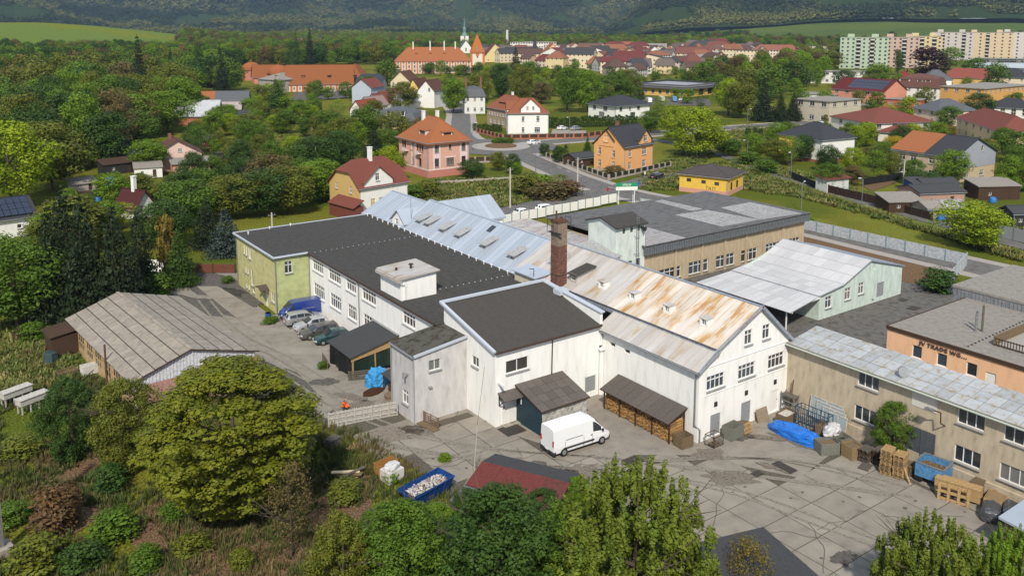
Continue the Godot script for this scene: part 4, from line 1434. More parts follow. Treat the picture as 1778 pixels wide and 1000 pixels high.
	for q in [[97.32, -93.25, 97.25, -83.69, 105.46, -83.35, 104.15, -92.77], [107.32, -92.7, 105.46, -83.35, 114.41, -82.35, 114.67, -92.79], [102.12, -102.65, 101.55, -93.72, 104.19, -93.64, 104.01, -102.7]]:
		pieces(roof, "roof_patch", V(q[0], 6.125, q[1]), V(q[2], 6.125, q[3]), V(q[4], 6.125, q[5]), V(q[6], 6.125, q[7]), 5, 3, .04, .02, [mt("roof patch", .42, .41, .4, .7, "dirty", 8.0), mt("roof patch b", .38, .37, .36, .7, "dirty", 6.0)], .004)
	m = MB.new()
	for i in 42:
		m.box(V(80 + i * .86, 6.102, -103.7), V(80.06 + i * .86, 6.13, -81.9))
	ob(roof, "seam", m, mt("hall felt"))
	pieces(roof, "roof_sheet", V(80.4, 6.12, -82), V(88, 6.12, -82), V(88, 6.12, -92), V(80.4, 6.12, -92), 9, 3, .05, .02, [mt("streaked sheet", .42, .4, .4, .7, "dirty", 7.0, {"stretch": V(2, 1, .4)})], .004)
	# the older low roofs between the ridge and the tower
	t = thing("low_metal_roofs", "low old workshop with a streaked metal roof beside the tower", "workshop")
	m = MB.new()
	m.box(V(66.6, -.5, -109), V(80, 4.4, -84))
	ob(t, "wall", m, sand)
	m = MB.new()
	m.slab([V(66.5, 4.4, -83.8), V(80.2, 4.9, -83.8), V(80.2, 4.9, -109.3), V(66.5, 4.4, -109.3)], .12)
	roof = ob(t, "roof", m, mt("hall felt"))
	pieces(roof, "roof_sheet", V(66.5, 4.42, -83.8), V(80.2, 4.92, -83.8), V(80.2, 4.92, -109.3), V(66.5, 4.42, -109.3), 5, 26, .05, .02, [mt("streaked sheet"), mt("pale sheet 0"), mt("pale sheet 1")], .01)
	m = MB.new()
	m.slab([V(70, 5.6, -80), V(75.6, 5.6, -81.8), V(75.6, 6.6, -87), V(69, 6.6, -87)], .14)
	m.box(V(70.2, 3, -87), V(75, 5.5, -82))
	ob(t, "lean_to", m, mt("grey sheet"))
	# --- the pale tower
	t = thing("pale_tower", "pale green-white stair tower with a low dark roof and ladder", "tower", V(77.75, 0, -85.3))
	marks.append(["pale stair tower", V(77.75, 0, -85.3)])
	m = MB.new()
	m.t = T(V(0, 0, 2.8))
	list = [[-1.15, 8.2, .5, .75], [.25, 8.2, .5, .75], [1.6, 8.25, .5, .75], [-1.25, 3.1, .75, .95], [.1, 3.1, .75, 1.25], [1.55, 3.2, .75, 1.25]]
	holes = []
	for q in list:
		holes.append([q[0] - q[2] / 2, q[1], q[0] + q[2] / 2, q[1] + q[3]])
	wall(m, [Vector2(-2.55, -.5), Vector2(2.55, -.5), Vector2(2.55, 9.3), Vector2(-2.55, 9.3)], holes)
	m.t = Transform3D(Basis(Vector3.UP, -PI / 2), V(-2.55, 0, 0))
	wall(m, [Vector2(-2.8, -.5), Vector2(2.8, -.5), Vector2(2.8, 9.3), Vector2(0, 10.1), Vector2(-2.8, 9.3)], [])
	m.t = Transform3D(Basis(Vector3.UP, PI / 2), V(2.55, 0, 0))
	wall(m, [Vector2(-2.8, -.5), Vector2(2.8, -.5), Vector2(2.8, 9.3), Vector2(0, 10.1), Vector2(-2.8, 9.3)], [])
	m.t = Transform3D(Basis(Vector3.UP, PI), V(0, 0, -2.8))
	wall(m, [Vector2(-2.55, -.5), Vector2(2.55, -.5), Vector2(2.55, 9.3), Vector2(-2.55, 9.3)], [])
	ob(t, "wall", m, paint(.66, .72, .67, "stucco", 8.0))
	for q in list:
		window(t, T(V(q[0], q[1], 2.8)), q[2], q[3], 1, false, {"nosill": true, "frame": kit("grey"), "curtain": .0})
	m = MB.new()
	m.slab([V(-2.9, 9.3, 3.2), V(2.95, 9.3, 3.2), V(2.95, 10.25, 0), V(-2.9, 10.25, 0)], .22)
	m.slab([V(2.95, 9.3, -3.2), V(-2.9, 9.3, -3.2), V(-2.9, 10.25, 0), V(2.95, 10.25, 0)], .22)
	ob(t, "roof", m, kit("bitumen"))
	m = MB.new()
	for s in [-.2, .2]:
		m.bar(V(1.2 + s, 1.5, 3.0), V(1.2 + s, 10.6, 3.0), .05, .05)
	for i in 24:
		m.bar(V(1.0, 1.8 + i * .36, 3.0), V(1.4, 1.8 + i * .36, 3.0), .03, .03)
	for y in [2.5, 5.2, 7.6]:
		m.bar(V(.8, y, 2.8), V(.8, y, 3.1), .05, .05)
		m.bar(V(.8, y, 3.1), V(1.6, y, 3.1), .05, .05)
	ob(t, "ladder", m, kit("steel"))
	m = MB.new()
	m.cyl(V(1.95, 8.7, 2.85), V(2.1, 8.55, 3.5), .12, .36, 10)
	ob(t, "flood_lamp", m, kit("dark"))
	pipe(t, "downpipe", [V(2.45, 9.2, 2.95), V(2.45, 0, 2.95)], .06, kit("white"))
	# --- sheds on the left of the drive
	t = thing("fibre_cement_shed", "long store shed with a grey corrugated fibre-cement roof", "shed", V(20.2, 0, -94.3), 5.2)
	marks.append(["fibre-cement shed", V(20.2, 0, -94.3)])
	m = MB.new()
	for f in [["F", 11.9], ["B", 11.9]]:
		m.t = face_of(f[0], 11.9, 22.6)
		wall(m, [Vector2(-5.95, -.5), Vector2(5.95, -.5), Vector2(5.95, 2.95), Vector2(-.6 if f[0] == "F" else .6, 4.75), Vector2(-5.95, 2.95)], [])
	ob(t, "gable_wall", m, mt("white sheet", .66, .68, .72, .6, "mottle", 3.0))
	m = MB.new()
	for i in 37:
		var x := -5.9 + i * .325
		m.cbox(x, .2, 11.32, .12, 2.72 + (1.75 * (1.0 - absf(x + .6) / 6.4)), .05)
	ob(t, "sheet_rib", m, mt("white sheet"))
	m = MB.new()
	m.cbox(-3.0, 1.4, 11.36, .9, .75, .05)
	m.cbox(1.4, 2.4, 11.36, .9, .75, .05)
	ob(t, "hatch", m, paint(.66, .65, .6))
	m = MB.new()
	m.t = face_of("L", 11.9, 22.6)
	wall(m, [Vector2(-11.3, -.5), Vector2(11.3, -.5), Vector2(11.3, 2.9), Vector2(-11.3, 2.9)], [])
	for i in 8:
		m.cbox(-11 + i * 3.15, 0, .06, .24, 2.9, .14)
	m.t = face_of("R", 11.9, 22.6)
	wall(m, [Vector2(-11.3, -.5), Vector2(11.3, -.5), Vector2(11.3, 2.9), Vector2(-11.3, 2.9)], [])
	ob(t, "side_wall", m, mt("stained yellow boards", .52, .38, .2, .9, "dirty", 4.0, {"stretch": V(1, .5, 2)}))
	for i in 7:
		var wq := MB.new()
		wq.t = face_of("L", 11.9, 22.6) * T(V(-9.4 + i * 3.15, 0, 0))
		wq.box(V(-1.1, 1.0, .02), V(1.1, 2.3, .05))
		var wn := ob(t, "window", wq, kit("glass"))
		wq = MB.new()
		wq.t = face_of("L", 11.9, 22.6) * T(V(-9.4 + i * 3.15, 0, 0))
		for k in 4:
			wq.box(V(-1.14 + k * .74, .95, .05), V(-1.06 + k * .74, 2.35, .1))
		wq.box(V(-1.1, 1.6, .05), V(1.1, 1.68, .09))
		ob(wn, "frame", wq, mt("stained yellow boards"))
	m = MB.new()
	m.slab([V(-6.3, 2.9, -11.6), V(-6.3, 2.9, 11.6), V(-.6, 4.82, 11.6), V(-.6, 4.82, -11.6)], .08)
	m.slab([V(6.3, 2.9, 11.6), V(6.3, 2.9, -11.6), V(-.6, 4.82, -11.6), V(-.6, 4.82, 11.6)], .08)
	roof = ob(t, "roof", m, kit("brownwood"))
	var fc := []
	for i in 5:
		var k := .92 + i * .03
		fc.append(mt("fibre cement %d" % i, .34 * k, .3 * k, .25 * k, .95, "mottle", 5.0 + i, {"bump": "bump", "deep": .3}))
	for s in [-1, 1]:
		for k in range(1, 5):
			var u := k / 5.0
			bars(roof, "sheet_lap", [[lerpf(s * 6.35, -.6, u), lerpf(2.97, 4.9, u), -11.6, lerpf(s * 6.35, -.6, u), lerpf(2.97, 4.9, u), 11.6]], .06, kit("dark"))
	pieces(roof, "roof_sheet", V(-6.35, 2.94, -11.6), V(-6.35, 2.94, 11.6), V(-.62, 4.86, 11.6), V(-.62, 4.86, -11.6), 21, 5, .008, .03, fc, .008, .03)
	pieces(roof, "roof_sheet", V(6.35, 2.94, 11.6), V(6.35, 2.94, -11.6), V(-.58, 4.86, -11.6), V(-.58, 4.86, 11.6), 21, 5, .008, .03, fc, .008, .03)
	m = MB.new()
	m.bar(V(-.6, 4.9, -11.6), V(-.6, 4.9, 11.6), .34, .06)
	ob(roof, "ridge_cap", m, fc[4])
	pipe(t, "stove_pipe", [V(-6.4, .6, 4.2), V(-6.4, 4.6, 4.2)], .1, mt("rusted iron"))
	m = MB.new()
	m.slab([V(-8.9, 2.5, -11.2), V(-8.9, 2.5, -7.4), V(-6.0, 2.85, -7.4), V(-6.0, 2.85, -11.2)], .1)
	m.box(V(-8.6, -.3, -11), V(-6.1, 2.45, -7.6))
	ob(t, "side_shed", m, kit("brownwood"))
	m = MB.new()
	m.slab([V(-5.9, 1.5, 13.6), V(6.2, 1.5, 13.6), V(6.2, 2.4, 11.4), V(-5.9, 2.4, 11.4)], .06)
	m.box(V(-5.7, -.3, 11.5), V(6.0, 1.6, 13.2))
	ob(t, "lean_to", m, mt("reddish sheet", .3, .16, .13, .9, "dirty", 3.0))
	# --- the carport in the drive
	t = thing("carport", "dark felt-roofed carport hung with black and green tarpaulins", "carport", V(37.6, 0, -80.2))
	marks.append(["carport", V(37.6, 0, -80.2)])
	m = MB.new()
	m.slab([V(-2.9, 2.45, -2.9), V(-2.9, 2.45, 2.9), V(2.7, 3.65, 2.9), V(2.7, 3.65, -2.9)], .12)
	m.t = Transform3D()
	ob(t, "roof", m, mt("dark felt", .055, .057, .06, .9, "felt", 4.0))
	m = MB.new()
	m.bar(V(2.6, 3.7, -2.9), V(2.6, 3.7, 2.9), .35, .08)
	ob(t, "edge_flashing", m, kit("grey"))
	for q in [[-2.5, -2.6, 2.3], [-2.5, 0, 2.3], [-2.5, 2.6, 2.3], [0, 2.6, 2.85], [2.4, 2.6, 3.3], [2.4, -2.6, 3.3]]:
		m = MB.new()
		m.cbox(q[0], 0, q[1], .14, q[2], .14)
		ob(t, "post", m, kit("pine"))
	m = MB.new()
	m.hexa([V(-2.7, 1.9, 2.7), V(2.6, 2.6, 2.7), V(2.6, 3.45, 2.7), V(-2.7, 2.3, 2.7), V(-2.7, 1.9, 2.66), V(2.6, 2.6, 2.66), V(2.6, 3.45, 2.66), V(-2.7, 2.3, 2.66)])
	ob(t, "gable_board", m, kit("pine"))
	ob(t, "black_tarpaulin", drape(V(-2.62, .05, -2.7), V(-2.62, .05, 2.6), 2.25, .12), mt("black tarpaulin", .012, .013, .014, .4, "", 1.0, {"both": true, "bump": "wrinkle", "deep": 1.2}))
	ob(t, "green_tarpaulin", drape(V(-2.5, .35, 2.56), V(2.6, .6, 2.56), 1.8, .12), mt("green tarpaulin", .008, .026, .016, .4, "", 1.0, {"both": true, "bump": "wrinkle", "deep": 1.2}))
	# --- garage lean-to by the white block
	t = thing("felt_garage", "low garage with a felt-square roof, teal door side and white tarpaulin front", "garage", V(45.9, 0, -58.55))
	marks.append(["felt-roofed garage", V(45.9, 0, -58.5)])
	m = MB.new()
	m.quad(V(-2.6, 0, -1.9), V(-2.6, 0, 1.9), V(-2.6, 2.35, 1.9), V(-2.6, 3.35, -1.9))
	ob(t, "teal_side", m, mt("teal boards", .018, .05, .07, .6, "mottle", 3.0))
	m = MB.new()
	m.box(V(-2.64, 1.9, -1.2), V(-2.6, 2.6, -1.1))
	ob(t, "teal_handle", m, kit("white"))
	ob(t, "white_tarpaulin", drape(V(-2.6, .05, 1.88), V(2.5, .05, 1.88), 2.35, .1), mt("dirty white tarpaulin", .55, .53, .48, .6, "dirty", 6.0, {"both": true, "bump": "wrinkle", "deep": .8}))
	m = MB.new()
	m.slab([V(-2.75, 2.4, 2.1), V(2.75, 2.4, 2.1), V(2.75, 3.5, -1.95), V(-2.75, 3.5, -1.95)], .12)
	roof = ob(t, "roof", m, kit("brownwood"))
	var fs := []
	for i in 3:
		fs.append(mt("felt square %d" % i, .105 + i * .012, .09 + i * .01, .08 + i * .009, .95, "felt", 3.0))
	pieces(roof, "felt_square", V(-2.75, 2.43, 2.1), V(2.75, 2.43, 2.1), V(2.75, 3.53, -1.95), V(-2.75, 3.53, -1.95), 6, 4, .03, .02, fs, .006)
	t = thing("door_canopy", "small brown felt canopy on brackets over the white house door", "canopy", V(42.4, 2.75, -60.5))
	m = MB.new()
	m.slab([V(-1.15, .0, 1.1), V(1.0, .0, 1.1), V(1.0, .45, 0), V(-1.15, .45, 0)], .08)
	ob(t, "roof", m, fs[1])
	m = MB.new()
	m.bar(V(-1.0, 0, .95), V(-1.0, -.8, .04), .08, .08)
	m.bar(V(-1.0, -.8, .04), V(-1.0, .4, .04), .08, .08)
	m.bar(V(-1.0, -.05, .04), V(-1.0, -.05, 1.0), .08, .08)
	ob(t, "bracket", m, kit("dark"))
	t = thing("house_door", "white panelled door under the brown felt canopy", "door", V(42.45, 0, -60.48))
	m = MB.new()
	m.box(V(-.75, .1, 0), V(.75, 2.15, .06))
	m.box(V(-.03, .12, .06), V(.03, 2.12, .085))
	ob(t, "leaf", m, kit("white"))
	m = MB.new()
	m.box(V(-.65, 1.55, .06), V(-.5, 1.8, .08))
	ob(t, "notice", m, kit("brownwood"))
	m = MB.new()
	m.cbox(0, 0, .35, 1.7, .1, .7)
	ob(t, "step", m, kit("concrete"))
	# --- small sheds at the bottom edge
	t = thing("red_roofed_hut", "low hut under a worn red felt roof half hidden by trees", "hut", V(36.1, -.35, -49.4), -61.0)
	marks.append(["red-roofed hut", V(36.1, 0, -49.4)])
	m = MB.new()
	m.t = Transform3D()
	m.box(V(-3.3, -.3, -2.2), V(3.3, 1.9, 2.2))
	ob(t, "wall", m, kit("brownwood"))
	m = MB.new()
	m.slab([V(-3.7, 2.0, 2.6), V(3.7, 2.0, 2.6), V(3.7, 2.55, -.2), V(-3.7, 2.55, -.2)], .1)
	m.slab([V(3.7, 2.1, -2.5), V(-3.7, 2.1, -2.5), V(-3.7, 2.55, -.2), V(3.7, 2.55, -.2)], .1)
	roof = ob(t, "roof", m, mt("dark felt"))
	pieces(roof, "felt_sheet", V(-3.7, 2.03, 2.6), V(3.7, 2.03, 2.6), V(3.7, 2.58, -.2), V(-3.7, 2.58, -.2), 4, 1, .03, .02, [mt("red felt", .16, .04, .033, .95, "mottle", 2.0), mt("worn red felt", .14, .042, .036, .95, "dirty", 4.0)], .01)
	pieces(roof, "felt_sheet", V(-3.7, 2.0, 5.0), V(.3, 2.0, 5.0), V(.3, 2.04, 2.7), V(-3.7, 2.04, 2.7), 2, 1, .03, .05, [mt("hall felt", .15, .148, .15, .9, "dirty", 16.0, {"stretch": V(.6, 1, 1.8)})], .01)
	m = MB.new()
	m.box(V(-3.5, -.3, 2.8), V(.1, 1.9, 4.8))
	ob(t, "side_wall", m, kit("brownwood"))
	t = house("dark_felt_shed", "low shed with a dark grey felt roof at the lower edge of the yard", "shed", [41.2, -31.5, -15, 5.2, 6.4, 2.3], "flat", 0, kit("wood"), mt("dark felt"), {}, {"over": .2})
	t = house("blue_grey_shed", "shed with a blue-grey ribbed roof in the lower right corner", "shed", [61.2, -22.2, 0, 5, 5.6, 2.2], "mono", .5, kit("wood"), blue_roof(), {}, {"over": .3})

func blue_roof() -> StandardMaterial3D:
	return mt("blue sheet 1")

func drape(a: Vector3, b: Vector3, h: float, wave: float) -> MB: # a hanging sheet with folds
	var m := MB.new()
	var out := (b - a).cross(Vector3.UP).normalized()
	var n := 26
	var rows := 5
	for i in n:
		for j in rows:
			var q := []
			for k in [[i, j], [i + 1, j], [i + 1, j + 1], [i, j + 1]]:
				var u: float = float(k[0]) / n
				var v: float = float(k[1]) / rows
				q.append(a.lerp(b, u) + V(0, h * v * (1.0 - .05 * sin(u * 9.0)), 0) + out * (sin(u * 31.0 + v * 1.5) * .5 + sin(u * 13.0 + 2.0)) * wave * (1.0 - v * .7))
			m.quad(q[0], q[1], q[2], q[3])
	return m

func place(called: String, label: String, p: Array, roof: String, rise_: float, wm: Material, rm: Material, wins := {}, o := {}) -> Node3D:
	if not o.has("y"):
		o.y = rise(p[0], p[1]) + .08
	var t := house(called, label, o.get("cat", "house"), p, roof, rise_, wm, rm, wins, o)
	built.append([p[0], p[1], maxf(p[3], p[4]) * .55 + 1.5])
	if o.has("mark"):
		marks.append([o.mark, V(p[0], 0, p[1])])
	return t

func roof_window(t: Node3D, x: float, y: float, z: float, w: float, h: float, deep: float, rm: Material, wm: Material, turn := .0, lights := 2) -> void: # a small shed dormer facing local +z turned about y
	var at := Transform3D(Basis(Vector3.UP, deg_to_rad(turn)), Vector3.ZERO) * T(V(x, y, z))
	var m := MB.new()
	m.t = at
	wall(m, [Vector2(-w / 2, 0), Vector2(w / 2, 0), Vector2(w / 2, h), Vector2(-w / 2, h)], [[-w * .4, h * .15, w * .4, h * .85]])
	for s in [-1, 1]:
		m.tri(V(s * w / 2, 0, 0), V(s * w / 2, h, -deep), V(s * w / 2, h, 0))
	var o := ob(t, "dormer", m, wm)
	m = MB.new()
	m.t = at
	m.slab([V(-w / 2 - .2, h, .25), V(w / 2 + .2, h, .25), V(w / 2 + .2, h + .25, -deep - .3), V(-w / 2 - .2, h + .25, -deep - .3)], .1)
	ob(o, "dormer_roof", m, rm)
	window(o, at * T(V(0, h * .15, 0)), w * .8, h * .7, lights, false, {"nosill": true, "frame": kit("brownwood")})

func cross_gable(t: Node3D, side: String, w: float, d: float, x: float, gw: float, h: float, gh: float, deep: float, wm: Material, rm: Material, win := []) -> void: # a gabled projection that rises through the eaves
	var at := face_of(side, w, d) * T(V(x, 0, .12))
	var m := MB.new()
	m.t = at
	var holes := []
	for q in win:
		holes.append([q[0] - q[2] / 2, q[1], q[0] + q[2] / 2, q[1] + q[3]])
	wall(m, [Vector2(-gw / 2, h - .5), Vector2(gw / 2, h - .5), Vector2(gw / 2, h + gh * .35), Vector2(0, h + gh), Vector2(-gw / 2, h + gh * .35)], holes)
	m.box(V(-gw / 2, h - .5, -deep * .5), V(-gw / 2 + .1, h + gh * .35, -.01))
	m.box(V(gw / 2 - .1, h - .5, -deep * .5), V(gw / 2, h + gh * .35, -.01))
	var o := ob(t, "gable", m, wm)
	for q in win:
		window(o, at * T(V(q[0], q[1], 0)), q[2], q[3], 2, true)
	m = MB.new()
	m.t = at
	var e := gw / 2 + .3
	var lo := h + gh * .35 - .3 * gh * .65 / (gw / 2)
	m.slab([V(e, lo, .3), V(e, lo, -deep), V(0, h + gh + .08, -deep), V(0, h + gh + .08, .3)], .14)
	m.slab([V(-e, lo, -deep), V(-e, lo, .3), V(0, h + gh + .08, .3), V(0, h + gh + .08, -deep)], .14)
	ob(o, "gable_roof", m, rm)

func make_houses() -> void:
	var white := paint(.78, .77, .74)
	var red := tiles(.26, .085, .062)
	var orange := tiles(.46, .17, .07)
	var rust := tiles(.36, .13, .07)
	var slate := mt("dark slates", .055, .057, .065, .75, "tile", 6.0)
	var brown := tiles(.16, .075, .055)
	var brownf := kit("brownwood")
	# pink villa
	var pink := paint(.64, .37, .29)
	var pale := paint(.72, .58, .56)
	var P := [104.44, -180.59, -1.2, 11.2, 14.76, 8.37]
	var t := place("pink_villa", "pink two-storey villa with steep orange hipped roof and pale trim", P, "hip", 5.0, pink, orange, {"F": [[-3.2, 2.4, 1.1, 1.9, 2, true], [.4, 2.5, 2.0, 1.7, 3, true], [4.1, 2.4, 1.1, 1.9, 2, true], [-3.2, 5.7, 1.1, 1.9, 2, true], [4.1, 5.7, 1.1, 1.9, 2, true], [.4, 6.3, .6, 1.1, 1, false]], "L": [[-5.2, 5.8, .9, 1.7], [-4.1, 5.8, .9, 1.7], [-.6, 5.7, 1.2, 1.9], [2.4, 5.8, .8, 1.7], [3.6, 5.8, .8, 1.7], [4.8, 5.8, .8, 1.7], [-5.4, 2.4, 1.1, 1.9], [-.3, 2.2, .9, 1.9], [3.6, 2.2, 1.2, 2.0]], "R": "3x2"}, {"mark": "pink villa", "frame": brownf, "plinth": paint(.5, .2, .16), "plinth_h": 1.6, "hipness": .9, "chimneys": [[-1.0, -3.0, 14.5], [2.0, -1.5, 14.5]], "chimney_mat": white, "over": .7})
	var m := MB.new()
	var hw: float = P[3] * .5
	var hd: float = P[4] * .5
	for q in [[-4.2, -2.2], [3.1, 5.1]]:
		m.box(V(q[0], 4.35, hd + .003), V(q[1], 5.65, hd + .05))
		m.box(V(q[0], 1.9, hd + .003), V(q[0] + .42, 4.35, hd + .05))
		m.box(V(q[1] - .42, 1.9, hd + .003), V(q[1], 4.35, hd + .05))
		m.box(V(q[0], 5.65, hd + .003), V(q[0] + .42, 7.9, hd + .05))
		m.box(V(q[1] - .42, 5.65, hd + .003), V(q[1], 7.9, hd + .05))
	m.box(V(-hw - .05, 1.6, -hd - .05), V(hw + .05, 1.9, hd + .06))
	m.box(V(-1.1, 4.3, hd + .003), V(1.9, 4.6, hd + .06))
	m.box(V(-hw - .05, 1.9, -1.0), V(-hw - .003, 7.6, -.2))
	m.box(V(-hw - .05, 1.9, 1.0), V(-hw - .003, 7.6, 1.7))
	ob(t, "pale_trim", m, pale)
	roof_window(t, .3, 9.1, hd - 1.0, 2.6, 1.2, 1.6, orange, pale)
	roof_window(t, 2.6, 9.3, hw - 1.2, 3.2, 1.4, 1.8, orange, pale, -90, 3)
	for q in [[-3.2, 1.0], [3.3, 1.6]]:
		m = MB.new()
		m.box(V(-hw - .9, 5.2, q[0] - .9), V(-hw, 5.35, q[0] + .9))
		m.box(V(-hw - .9, 5.35, q[0] - .9), V(-hw - .82, 5.9, q[0] + .9))
		ob(t, "balcony", m, pale)
	# the house with the red roof behind the workshop
	P = [72.11, -149.91, 9.16, 11.03, 10.1, 5.72]
	t = place("red_roofed_house", "ochre and white house with dark red half-hipped roof behind the factory", P, "hx", 4.4, paint(.55, .38, .15), red, {"L": [[-2.6, 4.6, .7, 1.1], [2.2, 4.3, .8, 1.3], [-2.4, 1.5, .8, 1.6], [1.8, 1.4, .9, 1.7]], "R": "2x2"}, {"mark": "dark red roof", "chimneys": [[.2, .4, 12.2]], "chimney_mat": white})
	cross_gable(t, "F", P[3], P[4], -1.2, 6.4, 5.3, 4.0, 5.0, white, red, [[-.3, 6.6, .9, 1.4]])
	m = MB.new()
	m.t = T(V(0, 0, P[4] * .5 + .1))
	wall(m, [Vector2(-P[3] * .5, -1), Vector2(P[3] * .5, -1), Vector2(P[3] * .5, P[5] - .5), Vector2(2.0, P[5] - .5), Vector2(2.0, 5.9), Vector2(-4.4, 5.9), Vector2(-4.4, P[5] - .5), Vector2(-P[3] * .5, P[5] - .5)], [[-3.1, 1.6, -2.1, 3.3], [-1.2, 1.6, -.2, 3.3]])
	var wf := ob(t, "white_front", m, white)
	for x in [-2.6, -.7]:
		window(wf, T(V(x, 1.6, P[4] * .5 + .1)), 1.0, 1.7, 2, true)
	m = MB.new()
	m.slab([V(-P[3] * .5 - 2.5, 2.4, P[4] * .5 + 1.5), V(-P[3] * .5, 3.6, P[4] * .5 + 1.5), V(-P[3] * .5, 3.6, -2), V(-P[3] * .5 - 2.5, 2.4, -2)], .12)
	m.box(V(-P[3] * .5 - 2.2, -1, -1.8), V(-P[3] * .5 - .01, 2.4, P[4] * .5 + 1.2))
	ob(t, "porch", m, red)
	# orange villa
	var apricot := paint(.72, .38, .16)
	P = [144.47, -156.33, 8.65, 11.13, 9.51, 6.63]
	t = place("orange_villa", "apricot two-storey villa with dark slate gabled roof at the junction", P, "gx", 4.2, apricot, slate, {"L": [[-3.0, 3.9, .9, 1.7], [1.4, 3.6, .9, 1.7], [-3.0, .9, .9, 1.7], [1.4, .9, .9, 1.7]], "F": [[-3.4, 3.9, 1.0, 1.7], [-3.4, .9, 1.0, 1.7], [2.2, 3.9, 1.6, 1.7, 3, true], [2.2, .9, 1.5, 1.7, 3, true]], "R": "3x2", "B": "3x2"}, {"mark": "apricot villa", "chimneys": [[-1.6, -.8, 11.8]], "plinth": paint(.45, .36, .28), "plinth_h": .5})
	cross_gable(t, "F", P[3], P[4], 2.4, 4.6, P[5], 3.4, 4.5, apricot, slate, [[0, P[5] + .5, 1.4, 1.5]])
	cross_gable(t, "L", P[3], P[4], -.9, 4.8, P[5], 3.6, 3.5, apricot, slate, [[0, P[5] + .6, 1.5, 1.5]])
	# yellow transformer house
	P = [141.59, -125.2, 21, 9.67, 10.66, 4.03]
	t = place("transformer_house", "small yellow utility building with brown doors, pink base and graffiti", P, "hip", 1.5, paint(.72, .47, .08), tiles(.11, .095, .09), {"L": [[-3.2, 2.2, 1.0, .75, 1, false], [.1, 2.1, 1.0, .75, 1, false], [3.0, 2.0, 1.0, .75, 1, false]], "F": [[-2.2, .1, 1.4, 2.4, brownf], [1.3, .1, 1.4, 2.4, brownf]]}, {"mark": "yellow utility building", "cat": "utility building", "frame": brownf, "nosill": true, "curtain": .0, "plinth": paint(.55, .3, .22), "plinth_h": .9})
	var graf := TextMesh.new()
	graf.text = "TATI"
	graf.font_size = 48
	graf.pixel_size = .022
	graf.depth = .02
	ob(t, "graffiti", graf, mt("sprayed paint", .12, .08, .05, .8), face_of("L", P[3], P[4]) * Transform3D(Basis(Vector3.BACK, -.08), V(1.7, 1.25, 0)))
	# white house with the red roof beside the roundabout
	P = [165.96, -225.9, -32.16, 13.09, 9.1, 7.27]
	t = place("white_villa", "tall white villa with brown-red cross-gabled roof behind the brick fence", P, "hip", 4.2, white, rust, {"F": [[-1.6, 4.4, .9, 1.6], [3.2, 4.4, 1.0, 1.7], [-1.6, .9, .9, 1.6], [3.0, .9, 1.8, 1.6, 3, true]], "L": "2x2"}, {"mark": "tall white villa", "plinth": paint(.5, .5, .48)})
	cross_gable(t, "F", P[3], P[4], .8, 6.2, P[5], 4.4, 5.5, white, rust, [[-1.0, P[5] + 1.0, .7, 1.0], [.9, P[5] + 1.0, .7, 1.0]])
	cross_gable(t, "L", P[3], P[4], .5, 5.0, P[5], 3.4, 5.0, white, rust, [])
	# the brown house beside it
	t = place("brown_house", "long brown-grey house with a hipped tile roof beside the white villa", [173.5, -246, -6, 9.5, 17, 6.3], "hip", 4.4, paint(.36, .28, .19), rust, {"L": [[-6.6, 3.6, .9, 1.3], [-4.6, 3.6, .9, 1.3], [-2.6, 3.6, .9, 1.3], [-.6, 3.6, .9, 1.3], [1.4, 3.6, .9, 1.3], [3.4, 3.6, .9, 1.3], [5.4, 3.6, .9, 1.3], [-5.6, .8, 1.6, 1.5, 3, true], [-2.6, .8, 1.6, 1.5, 3, true], [.4, .8, 1.6, 1.5, 3, true], [3.4, .8, 1.6, 1.5, 3, true]], "F": [[2.0, 3.6, 1.4, 1.5], [2.0, .8, 1.4, 1.5]]}, {"mark": "brown-grey house", "chimneys": [[2, -2, 11.5]], "chimney_mat": white})
	roof_window(t, 0, 7.5, 3.2, 5.0, 1.0, 1.4, rust, rust, -90, 4)
	# modern white house
	t = place("modern_white_house", "modern white house with low dark hipped roof near the supermarket", [224.14, -245.47, 1.49, 18.02, 14.94, 5.32], "hip", 3.0, white, slate, {"F": [[-6.2, 3.2, 1.4, 1.4], [-1.5, 3.2, .8, 1.4, 1, false], [3.0, 3.2, 1.4, 1.4], [0, .4, 2.6, 2.0, 3, false]], "L": [[-4, 3.2, 1.6, 1.4], [2, 3.1, 2.2, 1.8, 3, false], [0, .5, 3.0, 2.0, 3, false]]}, {"mark": "modern white house", "frame": kit("grey"), "over": .9})
	# supermarket
	P = [319.93, -308.28, 11.05, 28.36, 29.62, 4.91]
	t = place("supermarket", "low yellow supermarket with a wide grey flat roof", P, "flat", 0, paint(.68, .44, .13), mt("grey metal roof", .33, .34, .36, .6, "mottle", 12.0), {"L": "7x1", "F": [[-9, .4, 6, 3.2, kit("dark")], [0, .4, 5, 3.2, kit("dark")], [8, .4, 5, 3.2, kit("dark")]]}, {"mark": "supermarket", "cat": "shop building", "over": 1.2, "ww": 1.8, "wh": 2.0})
	m = MB.new()
